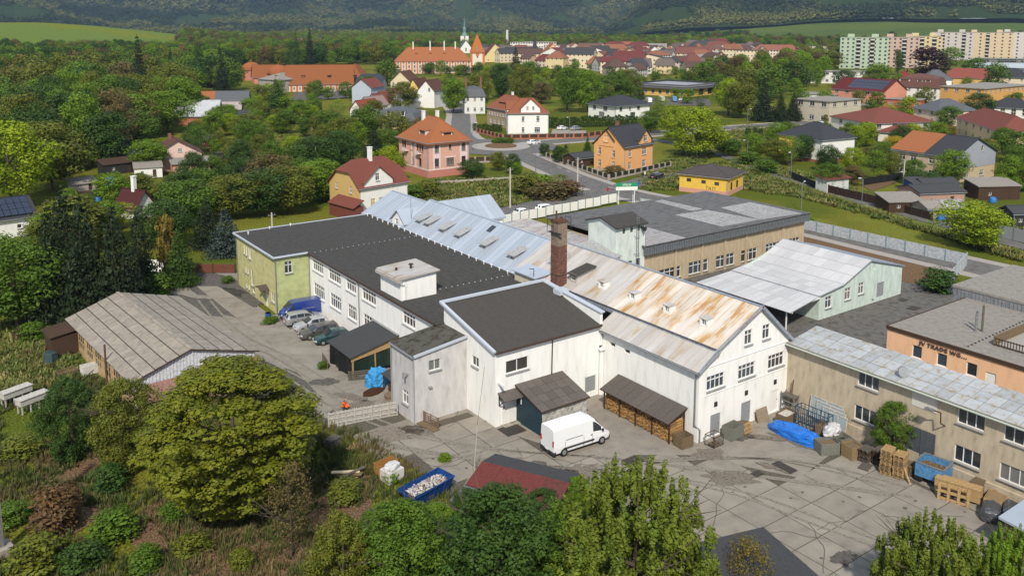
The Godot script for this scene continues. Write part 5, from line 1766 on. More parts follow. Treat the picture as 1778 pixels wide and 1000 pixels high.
	for q in [[-1, 0], [1, 0], [0, 1], [0, -1]]:
		var x: float = P[3] * .5 + 1.3
		var z: float = P[4] * .5 + 1.3
		if q[0] != 0:
			m.hexa([V(q[0] * x - .2, 3.7, -z), V(q[0] * x + .2, 3.7, -z), V(q[0] * (x - 1.2) + .2, 5.9, -z + 1.2), V(q[0] * (x - 1.2) - .2, 5.9, -z + 1.2), V(q[0] * x - .2, 3.7, z), V(q[0] * x + .2, 3.7, z), V(q[0] * (x - 1.2) + .2, 5.9, z - 1.2), V(q[0] * (x - 1.2) - .2, 5.9, z - 1.2)])
		else:
			m.hexa([V(-x, 3.7, q[1] * z + .2), V(x, 3.7, q[1] * z + .2), V(x - 1.2, 5.9, q[1] * (z - 1.2) + .2), V(-x + 1.2, 5.9, q[1] * (z - 1.2) + .2), V(-x, 3.7, q[1] * z - .2), V(x, 3.7, q[1] * z - .2), V(x - 1.2, 5.9, q[1] * (z - 1.2) - .2), V(-x + 1.2, 5.9, q[1] * (z - 1.2) - .2)])
	ob(t, "fascia", m, mt("dark fascia", .1, .1, .105, .7, "mottle", 5.0))
	# ---- estate on the right
	P = [199.26, -140.03, -7.32, 12.3, 14.73, 6.12]
	t = place("white_duplex", "white half of a pair of houses under a dark hipped roof, yellow end behind", P, "hip", 3.4, white, slate, {"L": [[-5.6, 3.6, 1.2, 1.3], [-1.4, 3.6, 1.1, 1.3], [1.2, 3.6, 1.1, 1.3], [3.9, 3.6, 1.1, 1.3], [-1.3, .8, 1.2, 1.3], [3.6, .8, 1.2, 1.3]], "F": [[.5, .9, .9, 1.2], [3.6, .9, .9, 1.2]]}, {"mark": "yellow-white duplex", "chimneys": [[.5, 1, 9.6]], "chimney_mat": white, "plinth": paint(.36, .15, .1)})
	m = MB.new()
	m.box(V(-P[3] * .5 - .02, .5, -P[4] * .5 - .03), V(-P[3] * .5 + .5, P[5] - .03, -P[4] * .5 + 6.2))
	ob(t, "yellow_half", m, paint(.75, .55, .1))
	P = [201.12, -106.24, -2.24, 17.02, 15.34, 6.04]
	t = place("grey_gable_duplex", "beige and mint pair of houses with grey gable and half orange roof", P, "gz", 3.6, paint(.5, .4, .27), slate, {"L": [[-5.2, 3.7, 1.5, 1.3], [-2.4, 3.7, 1.5, 1.3], [2.2, 3.7, 1.5, 1.3], [5.4, 3.7, 1.5, 1.3], [-5.0, .7, 1.4, 1.6], [-2.3, .2, 1.2, 2.1], [2.3, .7, 1.6, 1.4], [5.4, .7, 1.6, 1.4]], "F": [[2.6, 6.4, .9, 1.3, 1, false], [-3.2, .7, 1.6, 1.3], [3, .7, 1.6, 1.3]]}, {"mark": "grey-gabled duplex"})
	m = MB.new()
	m.t = T(V(0, 0, P[4] * .5 + .06))
	wall(m, [Vector2(-P[3] * .5, 2.9), Vector2(P[3] * .5, 2.9), Vector2(P[3] * .5, P[5]), Vector2(0, P[5] + 3.5), Vector2(-P[3] * .5, P[5])], [[2.1, 6.4, 3.1, 7.7]], .05)
	ob(t, "grey_gable", m, paint(.32, .34, .38))
	m = MB.new()
	m.box(V(-P[3] * .5 - .02, .2, -P[4] * .5), V(-P[3] * .5 + .06, .7, .4))
	for q in [[.7, 3.6], [5.1, 6.0]]:
		for z in [[-7.6, -6.2], [-4.2, -3.4], [-1.3, .4]]:
			m.box(V(-P[3] * .5 - .02, q[0], z[0]), V(-P[3] * .5 + .04, q[1], z[1]))
	m.box(V(-P[3] * .5 - .02, 2.3, -P[4] * .5), V(-P[3] * .5 + .04, 3.68, .4))
	ob(t, "mint_front", m, paint(.52, .58, .44))
	pieces(t, "orange_roof", V(-P[3] * .5 - .5, P[5] - .05, -P[4] * .5 - .5), V(-P[3] * .5 - .5, P[5] - .05, .4), V(-.05, P[5] + 3.78, .4), V(-.05, P[5] + 3.78, -P[4] * .5 - .5), 1, 1, .01, .1, [orange], .0)
	place("red_roofed_semi", "white and cream house with wide red hipped roof behind the dark duplex", [256.85, -156.92, -21.19, 22.23, 20.72, 5.28], "hip", 3.6, paint(.72, .68, .62), red, {"L": "2x2", "F": "4x2"}, {"mark": "wide red hipped roof", "ww": 1.6})
	place("red_roofed_annex", "low white annex with red hipped roof in front of the red-roofed house", [248.84, -143.98, -71.95, 13.11, 9, 3.08], "hip", 1.8, paint(.7, .66, .6), red, {"F": "2x1"}, {})
	place("long_red_roofed_house", "long cream house with a red tiled roof at the right edge", [267, -125.06, -45.15, 12, 36.5, 5.91], "hip", 3.6, paint(.68, .52, .33), red, {"L": "6x2", "F": "2x2"}, {"mark": "long red roof", "ww": 1.7})
	t = place("grey_roofed_semi", "white and pinkish pair of houses under a grey hipped roof", [303.41, -161.16, -20.27, 15.77, 11.93, 5.48], "hip", 3.4, paint(.68, .52, .42), mt("grey slates", .14, .15, .17, .7, "tile", 6.0), {"L": "2x2", "F": "4x2"}, {"mark": "grey hipped roof", "ww": 1.4})
	P = [352.39, -222, .02, 17.72, 25.45, 6.47]
	t = place("solar_roofed_house", "salmon house with a dark red roof covered in solar panels", P, "gz", 4.6, paint(.6, .27, .18), tiles(.16, .03, .03), {"L": "5x2", "F": [[-1, 1, 1.6, 1.5]]}, {"mark": "solar-panelled roof", "ww": 1.8})
	pieces(t, "solar_panel", V(-P[3] * .5 + 1.2, P[5] + .75, -6), V(-P[3] * .5 + 1.2, P[5] + .75, P[4] * .5 - 1.5), V(-1.2, P[5] + 4.25, P[4] * .5 - 1.5), V(-1.2, P[5] + 4.25, -6), 10, 3, .2, .06, [mt("solar panel", .02, .026, .045, .15, "", 1.0, {"spec": .7})], .0)
	place("flat_beige_block", "beige two-storey flat-roofed block beside the dark spruces", [279.2, -192.1, -.2, 18.97, 14.68, 7.86], "flat", 0, paint(.5, .45, .36), mt("pale felt"), {"L": "3x2", "F": "3x2"}, {"mark": "beige flat-roofed block", "ww": 2.0, "wh": 1.6, "cat": "building"})
	place("flat_white_block", "low white flat-roofed building behind the beige block", [341.65, -239.75, -62.94, 16, 12, 3.73], "flat", 0, paint(.72, .72, .7), mt("pale felt"), {"F": "6x1"}, {"ww": 2.0, "cat": "building"})
	place("old_white_block", "long white two-storey block with grey gable wall beyond the spruces", [460.06, -310.68, -41.97, 35.2, 14, 6.83], "flat", 0, paint(.66, .64, .6), mt("grey felt"), {"F": "9x2", "L": []}, {"mark": "long white block", "ww": 1.8, "cat": "building"})
	P = [385.7, -187.49, .28, 39.79, 18.58, 8.53]
	place("timber_clad_block", "long orange timber-clad flat building on the right", P, "flat", 0, paint(.6, .33, .11), mt("pale felt"), {"L": "4x2", "F": "10x2"}, {"mark": "orange flat building", "ww": 1.6, "cat": "building"})
	t = place("mansard_villa", "white villa with brown mansard roof and white dormers", [389.57, -218.58, -72.7, 18.34, 14, 6.18], "man", 6.0, paint(.72, .7, .66), tiles(.2, .1, .08), {"F": "5x2", "L": "2x2", "R": "2x2"}, {"mark": "brown mansard villa"})
	for x in [-6.0, .5, 4.0]:
		roof_window(t, x, 8.0, 6.6, 2.2 if x > -5 else 4.5, 1.8, 1.6, tiles(.2, .1, .08), white)
	place("slate_roofed_house", "white house with pointed blue-grey slate roof behind the mansard villa", [442.23, -241.01, -41.41, 13.23, 10, 6.78], "hip", 4.5, white, mt("grey slates"), {"F": "2x2"}, {})
	place("crimson_roofed_house", "yellow house with bright red half-hipped roof below the blocks", [492.33, -248.19, -73.25, 21.33, 12, 5.19], "hx", 5.0, paint(.66, .42, .16), tiles(.34, .1, .075), {"F": "4x1"}, {"mark": "bright red roof"})
	place("crimson_roofed_house", "house with dark crimson roof just left of the bright red one", [467.99, -273.6, -49.69, 11.12, 10, 3.65], "hip", 4.5, paint(.6, .55, .5), tiles(.3, .04, .04), {"F": "3x1"}, {})
	place("cream_villa", "cream villa with steep dark hipped roof at the right edge below the blocks", [503.16, -231.03, -73.34, 17.56, 11, 5.96], "hip", 4.5, paint(.66, .56, .42), slate, {"F": "3x2"}, {"mark": "cream villa"})
	place("dark_roofed_house", "white house with a low dark roof behind the round tree at the right edge", [349.14, -159.42, -75.46, 14.8, 11, 3.86], "hip", 3.2, white, slate, {"F": "4x2"}, {"ww": 1.6})
	place("red_flat_block", "low red flat-roofed building in front of the salmon house", [350.12, -204.95, -67.66, 16.96, 10, 3.45], "flat", 0, paint(.46, .13, .09), mt("grey felt"), {"F": "5x1"}, {"cat": "building", "ww": 1.6})
	place("salmon_garage", "low salmon building with flat roof beside the round sign", [313.6, -201.26, -67.31, 8.05, 9, 3], "flat", 0, paint(.62, .3, .2), mt("grey felt"), {"F": "2x1"}, {"cat": "building"})
	place("garden_house", "small white garden house with a red lean-to roof by the path", [162.41, -109.65, -10.77, 6.13, 3.3, 2.84], "mono", .5, paint(.55, .57, .54), red, {"F": [[-1.5, 1.0, .6, .7], [1.6, 1.0, .6, .7]]}, {"mark": "white garden house", "cat": "shed"})
	# ---- left side
	t = place("solar_bungalow", "white bungalow with dark solar-panelled gabled roof at the left edge", [10.8, -169.0, 8, 11, 9, 3.4], "gx", 2.6, white, slate, {"F": [[3, 1.4, .7, .7, 1, false]], "R": [[0, 1, 1, 1.2]]}, {"mark": "solar bungalow"})
	pieces(t, "solar_panel", V(-5.5, 3.8, 4.6), V(5.2, 3.8, 4.6), V(5.2, 6.1, .4), V(-5.5, 6.1, .4), 10, 3, .08, .06, [mt("solar panel")], .0)
	P = [53.57, -217.98, -5.24, 7.78, 17.58, 3.25]
	t = place("pink_cottage", "pale pink cottage with brown gabled roof and flat-roofed porch extension", [54.5, -222, -8, 11, 9, 4.2], "gz", 3.2, paint(.66, .48, .42), brown, {"F": [[-1.5, 1.2, 1.0, 1.2], [2.5, 1.2, 1.2, 1.1], [.5, 4.6, 1.0, .8]], "L": [[2.0, 1.2, 1.3, 1.3]]}, {"mark": "pink cottage", "chimneys": [[-1, -3, 8.2]]})
	place("porch_house", "small pink flat-roofed house in front of the pink cottage", [55.5, -213, -8, 8.5, 6, 2.7], "mono", .5, paint(.6, .32, .24), mt("grey felt"), {"F": [[-2.6, 1.0, .8, 1.1], [1.5, .2, 1.0, 2.0, brownf]]}, {"cat": "shed"})
	place("grey_barn", "brick barn with a pale grey metal roof at the park edge", [87.07, -318.23, -27.3, 14.28, 11, 3.09], "gx", 5.0, paint(.36, .13, .08), mt("pale barn roof", .5, .52, .56, .55, "mottle", 8.0), {}, {"mark": "grey-roofed barn", "cat": "barn"})
	place("orange_barn", "barn with an orange tiled roof behind the grey-roofed barn", [106.83, -387.41, -25.42, 15.54, 9, 1.44], "gx", 4.5, paint(.5, .42, .34), orange, {}, {"cat": "barn"})
	place("slate_barn", "barn with a dark slate roof beside the orange-roofed barn", [117.04, -374.89, -27.34, 13.4, 9, 1.94], "gx", 4.5, paint(.45, .4, .36), mt("grey slates"), {}, {"cat": "barn"})
	place("lilac_shed", "shed with a faded lilac roof between the barns and the big spruce", [103.99, -339.75, -27.02, 10.12, 7, 1.43], "gx", 3.6, paint(.5, .42, .38), mt("faded roof", .42, .36, .36, .8, "dirty", 5.0), {}, {"cat": "shed"})
	place("maroon_house", "white house with a dark maroon roof among the dark conifers", [33.9, -170.16, 28.31, 4.51, 5.28, 2.02], "gz", 3.0, white, tiles(.1, .03, .03), {"F": "2x1", "L": "2x1"}, {"mark": "maroon-roofed house", "chimneys": [[0, 0, 7.5]], "chimney_mat": white})
	place("brown_garden_house", "long low brown-roofed garden house in the allotments", [72.4, -212.13, -23.84, 9.03, 7, 1.5], "gx", 2.2, paint(.5, .36, .28), brown, {"F": "3x1"}, {"cat": "shed", "ww": .8, "wh": .9})
	# ---- behind the pink villa
	t = place("mansard_block", "yellow block with a grey mansard roof behind the pink villa", [137.88, -261.82, -47.77, 18.75, 16, 1.96], "man", 5.5, paint(.66, .55, .28), mt("grey slates"), {"F": "5x1"}, {"mark": "grey mansard block", "inset": 2.4, "cat": "building"})
	for x in [-6.0, -1.0, 4.0]:
		roof_window(t, x, 5.0, 7.0, 1.4, 1.8, 1.4, mt("grey slates"), white)
	var k := 0
	for q in [[144.38, -301.08, -65.62, 5.83, 11, 3.27], [153.06, -311.98, -66.13, 6.07, 11, 3.41], [162.38, -323.94, -66.62, 6.12, 11, 3.4], [171.9, -336.86, -67.04, 5.96, 10, 3.21], [180.98, -346.9, -67.55, 6.86, 10, 3.15], [172.41, -321.76, -63.18, 7.46, 11, 2.93]]:
		place("terraced_house", ["white terraced house with rusty red roof, nearest to the red-roofed house", "white terraced house with pale pink roof, second in the row", "white terraced house with brown-red roof, third in the row", "white terraced house with dull red roof, fourth in the row", "terraced house with dark brown roof at the far end of the row", "terraced house with pale grey metal roof beside the white row"][k], q, "gz", 3.4, paint(.74, .72, .7), [tiles(.36, .1, .06), mt("pink roof", .42, .28, .26, .8, "tile", 5.0), tiles(.28, .1, .08), tiles(.32, .12, .09), brown, mt("pale barn roof")][k], {"F": "2x2"}, {"group": "terraced houses along the street", "wh": 1.2})
		k += 1
	place("blue_gabled_house", "pale blue house with red roof at the end of the terrace", [171.69, -354.66, -55.83, 9.65, 12, 7.47], "gz", 3.5, paint(.42, .47, .55), red, {"L": "2x2"}, {"mark": "pale blue house"})
	place("navy_roofed_house", "house with a steep navy slate roof between manor and terrace", [201.79, -413, -41.04, 13.84, 12, 3.5], "hx", 5.5, paint(.5, .5, .52), mt("navy slates", .045, .055, .085, .7, "tile", 5.0), {"F": "3x1"}, {})
	place("cream_gabled_house", "tall cream gabled house with brown roof below the castle", [211.77, -393.85, -53.27, 11.03, 12, 6.2], "gz", 5.0, paint(.66, .56, .38), brown, {"F": "4x3", "L": "2x2"}, {"mark": "cream gabled house", "ww": .9})
	place("yellow_town_house", "narrow yellow house with brown roof next to the white gable", [186.01, -333.47, -54.15, 5.64, 12, 7.49], "gz", 4.0, paint(.7, .52, .16), brown, {"F": "2x3", "L": "2x2"}, {})
	place("white_gabled_house", "white gabled house with a blue sign below the castle", [186.24, -322.72, -54.99, 7.79, 12, 7.31], "gz", 4.2, white, brown, {"F": [[1.5, 7.0, 1.0, 1.4]], "L": "2x2"}, {"mark": "white gabled house"})
	t = place("grey_villa", "white villa with grey mansard roof left of the brown-grey house", [188, -292.43, -27.74, 8.16, 12, 6.81], "man", 4.0, paint(.66, .66, .63), mt("grey slates"), {"F": "3x2"}, {"mark": "white mansard villa", "chimneys": [[-3, 0, 14], [3, 0, 14]]})
	# ---- the castle and the manor
	P = [312.22, -538.96, -27.08, 53.63, 18, 9.18]
	t = place("castle", "white and red castle wing under a long orange hipped roof", P, "hip", 9.0, paint(.66, .53, .42), orange, {"F": "14x3", "L": "4x3", "R": "4x3"}, {"mark": "castle", "cat": "castle", "ww": 1.2, "wh": 2.0, "chimneys": [[-14, 1, 22], [-2, 2, 22.5], [8, 2, 22.5], [16, 1, 22]], "chimney_mat": white})
	m = MB.new()
	for i in 15:
		m.box(V(-P[3] * .5 + i * P[3] / 14.0 - .45, 0, P[4] * .5 + .01), V(-P[3] * .5 + i * P[3] / 14.0 + .45, P[5] - .2, P[4] * .5 + .2))
	m.box(V(-P[3] * .5, P[5] - 1.0, P[4] * .5 + .21), V(P[3] * .5, P[5] - .1, P[4] * .5 + .35))
	ob(t, "red_pilaster", m, paint(.5, .16, .08))
	for x in [-12.0, -2.0, 8.0]:
		roof_window(t, x, P[5] + 3.4, 4.6, 1.8, 1.6, 1.4, orange, brownf)
	P = [406.27, -625.84, -29.99, 10.4, 14, 12.56]
	t = place("castle_tower", "square white and orange castle tower with pointed orange roof", P, "hip", 14.0, paint(.7, .62, .5), tiles(.62, .2, .05), {"F": [[0, 13, 1.6, 2.4], [0, 6, 1.4, 2.0]]}, {"mark": "orange castle tower", "cat": "tower", "over": .8})
	m = MB.new()
	for s in [-1, 1]:
		m.box(V(s * P[3] * .5 - .9, 0, P[4] * .5 + .01), V(s * P[3] * .5 + .9, P[5], P[4] * .5 + .3))
	m.cyl(V(0, P[5] - 3.2, P[4] * .5 + .02), V(0, P[5] - 3.2, P[4] * .5 + .25), 1.6, 1.6, 16)
	ob(t, "red_corner", m, paint(.55, .17, .07))
	P = [575.91, -915.59, -29.17, 9.78, 9, 18.55]
	t = place("church_tower", "slim white church tower with a green copper spire", P, "flat", 0, paint(.76, .74, .68), kit("zinc"), {"F": [[0, 15, 1.6, 3.4], [0, 4, 1.2, 2]], "L": [[0, 15, 1.6, 3.4]]}, {"mark": "church spire", "cat": "church tower", "over": .3})
	m = MB.new()
	for q in [[P[5], 4.2, P[5] + 4.5, 1.9], [P[5] + 4.5, 1.9, P[5] + 8.5, 2.3], [P[5] + 8.5, 2.3, P[5] + 11, 1.1], [P[5] + 11, 1.1, P[5] + 24, .1]]:
		m.cyl(V(0, q[0], 0), V(0, q[2], 0), q[1], q[3], 8)
	ob(t, "spire", m, mt("green copper", .16, .27, .23, .6, "mottle", 4.0))
	place("church_nave", "white church nave beside the spire", [536.28, -850.93, -29.22, 13.49, 30, 5.39], "gz", 9.0, paint(.74, .72, .68), mt("grey slates"), {"F": [[0, 2, 1.6, 4]]}, {"cat": "church"})
	place("yellow_gable_house", "large yellow gable right of the castle tower", [449.32, -663.91, -24.09, 19.18, 16, 5.4], "gz", 11.0, paint(.68, .56, .28), tiles(.2, .08, .06), {"F": "3x1"}, {"mark": "yellow gable"})
	t = place("dark_church_tower", "slim grey church tower with dark pointed cap in the old town", [502.11, -671.09, -36.8, 4.54, 6, 10.98], "hip", 14.0, paint(.5, .48, .45), slate, {}, {"mark": "dark church tower", "cat": "church tower"})
	place("salmon_gable_house", "big salmon gabled house with orange roof in the old town", [460.33, -591.24, -29.9, 25.38, 20, 3.69], "gz", 14.0, paint(.72, .42, .26), tiles(.5, .18, .08), {"F": "4x1"}, {"mark": "salmon gable"})
	place("slate_hall", "long dark-roofed hall left of the slim grey tower", [481.05, -666.14, -31.83, 27.72, 16, 3.32], "gx", 9.0, paint(.55, .5, .45), slate, {}, {})
	# manor
	P = [182.35, -434.15, -26.78, 34.77, 14, 3.99]
	t = place("manor_wing", "long low manor wing with orange tiled roof and red pilasters", P, "gx", 9.5, paint(.68, .55, .42), tiles(.36, .13, .048), {"F": "12x1"}, {"mark": "manor wing", "cat": "manor", "ww": 1.0, "wh": 1.4})
	for i in 4:
		roof_window(t, -22.0 + i * 13.5, P[5] + 3.0, 4.8, 1.8, 1.3, 1.6, tiles(.36, .13, .048), brownf)
	m = MB.new()
	for i in 13:
		m.box(V(-P[3] * .5 + i * P[3] / 12.0 - .5, 0, P[4] * .5 + .01), V(-P[3] * .5 + i * P[3] / 12.0 + .5, P[5] - .2, P[4] * .5 + .2))
	ob(t, "red_pilaster", m, paint(.5, .15, .08))
	k = 0
	for q in [[181.44, -541.26, -8.53, 10.62, 16, 6.12], [178.04, -483.96, -10.2, 10.73, 18, 6.66]]:
		t = place("domed_pavilion", ["red manor pavilion under a round orange dome, leftmost of the manor", "manor pavilion with a round orange roof beside the grey annex"][k], q, "flat", 0, paint(.55, .2, .13), tiles(.45, .15, .06), {"F": "3x2"}, {"cat": "manor", "mark": ["domed manor pavilion", "right domed pavilion"][k]})
		m = MB.new()
		for i in 6:
			var a0 := i / 6.0 * PI / 2
			var a1 := (i + 1) / 6.0 * PI / 2
			var r: float = q[3] * .5 + .8
			m.cyl(V(0, q[5] + .2 + sin(a0) * r * .78, 0), V(0, q[5] + .2 + sin(a1) * r * .78, 0), cos(a0) * r, maxf(.05, cos(a1) * r), 16)
		m.cyl(V(0, q[5] + q[3] * .43, 0), V(0, q[5] + q[3] * .43 + 2.0, 0), .4, .1, 8)
		ob(t, "dome", m, tiles(.45, .15, .06))
		k += 1
	place("manor_link", "orange-roofed link building between the two domed pavilions", [178.81, -508.86, -11.36, 14.65, 12, 3.63], "gx", 7.0, paint(.58, .25, .16), tiles(.36, .13, .048), {"F": "3x1"}, {"cat": "manor"})
	place("manor_end", "orange hip-roofed end pavilion of the manor", [204.88, -438.68, -45.03, 14.9, 18, 4.31], "hip", 9.0, paint(.6, .32, .2), tiles(.36, .13, .048), {"F": "4x2"}, {"cat": "manor"})
	place("grey_workshop_house", "plain grey two-storey house with grey roof in front of the manor", [167.75, -444.08, -70.69, 15.5, 24, 6.5], "hip", 3.0, paint(.36, .34, .3), mt("grey felt"), {"F": "4x2", "L": "4x2", "R": "5x2"}, {"mark": "plain grey house"})
	place("chapel", "small white chapel with gabled roof among the park trees", [461.76, -1167.23, -1.58, 18.08, 12, 6.23], "gz", 9.0, paint(.74, .7, .62), brown, {"F": "2x1"}, {"mark": "white chapel", "cat": "chapel"})
	t = place("chapel_tower", "little white tower with dark cap above the park trees", [483.7, -1148.14, -22.85, 6.76, 6, 11.27], "hip", 9.0, paint(.72, .72, .7), slate, {}, {"cat": "chapel"})

func balconies(t: Node3D, p: Array, cols: Array, floors: int, mat: Material) -> void:
	for c in cols:
		var m := MB.new()
		for j in floors:
			var y: float = p[5] * (j + .25) / floors
			m.box(V(c - 1.5, y, p[4] * .5), V(c + 1.5, y + .15, p[4] * .5 + 1.2))
			m.box(V(c - 1.5, y + .15, p[4] * .5 + 1.12), V(c + 1.5, y + 1.1, p[4] * .5 + 1.2))
		var b := ob(t, "balcony", m, mat)
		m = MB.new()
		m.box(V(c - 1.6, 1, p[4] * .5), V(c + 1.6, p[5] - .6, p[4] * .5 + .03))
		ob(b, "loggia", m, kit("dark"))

func block(called: String, label: String, p: Array, wall_mat: Material, cols: int, floors: int, bal: Array, o := {}) -> void:
	o.y = rise(p[0], p[1]) + .08
	o.over = .15
	var t := house(called, label, "apartment block", p, "flat", 0, wall_mat, mt("pale felt"), {}, o)
	var mm := MultiMesh.new()
	mm.transform_format = MultiMesh.TRANSFORM_3D
	var w := MB.new()
	w.box(V(-.75, 0, 0), V(.75, 1.35, .06))
	mm.mesh = w.mesh()
	mm.instance_count = cols * floors
	for i in cols:
		for j in floors:
			mm.set_instance_transform(i * floors + j, T(V((i + .5) / cols * p[3] - p[3] * .5, p[5] * (j + .32) / floors, p[4] * .5)))
	var mi := MultiMeshInstance3D.new()
	mi.name = "window"
	mi.multimesh = mm
	mi.material_override = mt("far window", .05, .055, .065, .3)
	mi.set_meta("kind", "stuff")
	t.add_child(mi)
	balconies(t, p, bal, floors, paint(.55, .52, .48))
	for x in [-p[3] * .28, p[3] * .22]:
		part(t, "roof_house", [[x, p[5], 0, 5, 2.6, 5]], wall_mat)
	marks.append([o.mark, V(p[0], 0, p[1])])

func make_town() -> void:
	# apartment blocks on the right
	block("apartment_block", "pale green eight-storey apartment block, leftmost of the row", [619.67, -396.66, -57.38, 35, 13, 24.31], paint(.4, .49, .36), 9, 8, [-4.0, 6.0], {"mark": "green apartment block"})
	block("apartment_block", "salmon apartment block between the green and the yellow block", [659.11, -389.75, -59.4, 27.84, 13, 24.3], paint(.52, .38, .31), 7, 8, [3.0], {"mark": "salmon apartment block"})
	block("apartment_block", "yellow apartment block right of the salmon one", [683.61, -383.31, -60.72, 25.91, 13, 24.87], paint(.6, .5, .28), 6, 8, [-2.0, 7.0], {"mark": "yellow apartment block"})
	block("apartment_block", "white and brown apartment block behind the copper beech", [829.62, -438.04, -62.17, 37.25, 14, 26.07], paint(.52, .47, .44), 6, 8, [-8.0, 10.0], {"mark": "white-brown apartment block"})
	block("apartment_block", "cream apartment block with orange patches left of the last white block", [884.35, -431.19, -64.01, 44.28, 14, 26.05], paint(.6, .48, .33), 7, 8, [.0], {"mark": "cream apartment block"})
	block("apartment_block", "white apartment block at the right edge of the picture", [908.56, -413.94, -65.51, 34.37, 14, 26.44], paint(.55, .53, .52), 5, 8, [-6.0], {"mark": "last white block"})
	place("school_building", "long low pale blue school with rows of windows before the blocks", [660.67, -310.44, -64.83, 35.17, 16, 9.49], "flat", 0, paint(.5, .58, .68), mt("pale felt"), {"F": "12x2"}, {"mark": "pale blue school", "cat": "school", "ww": 3.0, "wh": 2.2})
	place("long_cream_block", "long cream three-storey block with a red roof behind the town", [713.67, -553.2, -52.22, 44.67, 14, 8.53], "hip", 5.0, paint(.74, .6, .46), tiles(.36, .15, .1), {"F": "16x3"}, {"mark": "long cream block", "cat": "apartment block", "ww": 1.6, "wh": 1.5})
	place("white_works_building", "large white works building behind the old town", [651.88, -874.68, -36.7, 57.29, 30, 12.19], "flat", 0, paint(.72, .68, .64), mt("pale felt"), {"F": "18x3"}, {"mark": "white works building", "cat": "factory", "ww": 2.2, "wh": 1.6})
	place("white_hall", "pale blue-white hall right of the white works building", [745.13, -917.59, -39.08, 21.25, 20, 6.91], "flat", 0, paint(.66, .7, .76), mt("pale felt"), {}, {"cat": "hall"})
	var nb := 0
	for q in [[634.92, -803.98, -30.3, 30.15, 13, 8.82], [629.86, -741.6, -50.34, 34.02, 13, 9.66], [722.2, -789.72, -37.44, 28.49, 12, 8.51], [710.33, -727.72, -50.31, 39.29, 13, 8.76], [755.19, -718.09, -34.44, 31.07, 12, 8.29], [650.88, -580.47, -60.27, 27.14, 13, 9.23], [586.71, -815.96, -29.72, 30.77, 14, 7.98], [544.15, -609.06, -56.78, 20.16, 11, 7.57], [796.16, -563.51, -62.71, 39.16, 12, 10.34], [519.03, -478.16, -33.35, 19.23, 12, 7]]:
		place("town_block", ["pale white mid-rise house behind the slim grey tower", "cream mid-rise house in the middle of the old town", "grey-white town block behind the old town roofs", "long white town block in the back row of the town", "beige town block left of the long cream block's front trees", "broad pale house at the right end of the old town", "white flat-roofed town block left of the slim grey tower", "peach mid-rise house among the old town roofs", "long beige block left of the green apartment block", "grey gabled town house nearest the wood right of the town"][nb], q, ["flat", "hip", "flat", "gx", "hip", "hip", "flat", "gx", "flat", "gx"][nb], 3.5, paint([.78, .74, .66, .8, .66, .74, .78, .72, .66, .55][nb], [.77, .68, .65, .79, .56, .7, .77, .56, .57, .53][nb], [.74, .54, .62, .77, .44, .62, .75, .44, .46, .5][nb]), mt("pale felt") if nb % 3 == 0 else tiles(.2, .12, .09), {"F": "7x3", "L": "3x3"}, {"cat": "town block", "far": true})
		nb += 1
	var st := MB.new()
	st.cyl(Vector3.ZERO, V(0, 26, 0), 1.8, 1.5, 12)
	one("factory_stack", "round pale factory stack left of the white works building", "chimney", st, paint(.55, .58, .56), V(633.57, 0, -905.53))
	# the old town: a crowd of small roofs
	var walls := [["white", .74, .72, .68], ["cream", .68, .58, .42], ["beige", .52, .42, .32], ["grey", .45, .43, .41], ["yellow", .64, .52, .3], ["pinkish", .6, .48, .42]]
	var tops := [["brick red", .25, .1, .08], ["brown", .15, .09, .075], ["orange", .36, .16, .09], ["crimson", .2, .06, .055], ["dark grey", .085, .085, .09], ["grey-brown", .2, .16, .14]]
	var taken := []
	for q in [[[414.36, -545.08], [450.12, -393.87], [574.67, -500.11], [697.19, -626.65], [748.21, -816.06], [573.11, -733.62]], [[628.42, -557.55], [639.53, -506.42], [856.43, -687.39], [853.83, -797.68]], [[460.47, -707.53], [446.22, -591.06], [567.68, -757.23], [565.97, -844.85]], [[400.97, -460.64], [389.19, -407.65], [458.13, -473.84], [492.38, -558.38]]]:
		var poly := PackedVector2Array()
		var lo := Vector2(1e9, 1e9)
		var hi := -lo
		for k in q:
			poly.append(Vector2(k[0], k[1]))
			lo = lo.min(poly[-1])
			hi = hi.max(poly[-1])
		for i in 420:
			var p := Vector2(rr(lo.x, hi.x), rr(lo.y, hi.y))
			if not Geometry2D.is_point_in_polygon(p, poly):
				continue
			var ok := true
			for s in taken:
				ok = ok and s.distance_to(p) > 14.0
			if not ok or taken.size() > 190:
				continue
			taken.append(p)
			var big := rng.randf() < .14
			var w: Array = walls[rng.randi() % (2 if big else 6)]
			var r: Array = tops[rng.randi() % 6]
			var n := place("town_house", "", [p.x, p.y, -35.0 + [0, 90, 30, -25][rng.randi() % 4] + rr(-14, 14), rr(20, 30) if big else rr(9, 17), rr(9, 13), rr(8, 11) if big else rr(4.5, 8.5)], "flat" if big and rng.randf() < .4 else ["gx", "gz", "hx", "hip"][rng.randi() % 4], rr(3.2, 5.8), paint(w[1], w[2], w[3]), tiles(r[1], r[2], r[3]), {"F": "7x3" if big else "4x2", "L": "3x2"}, {"cat": "house", "group": "houses of the old town", "wh": 1.3, "far": true})
			pending.append([n, "%s%s house with %s roof" % ["large " if big else "", w[0], r[0]], n.position])

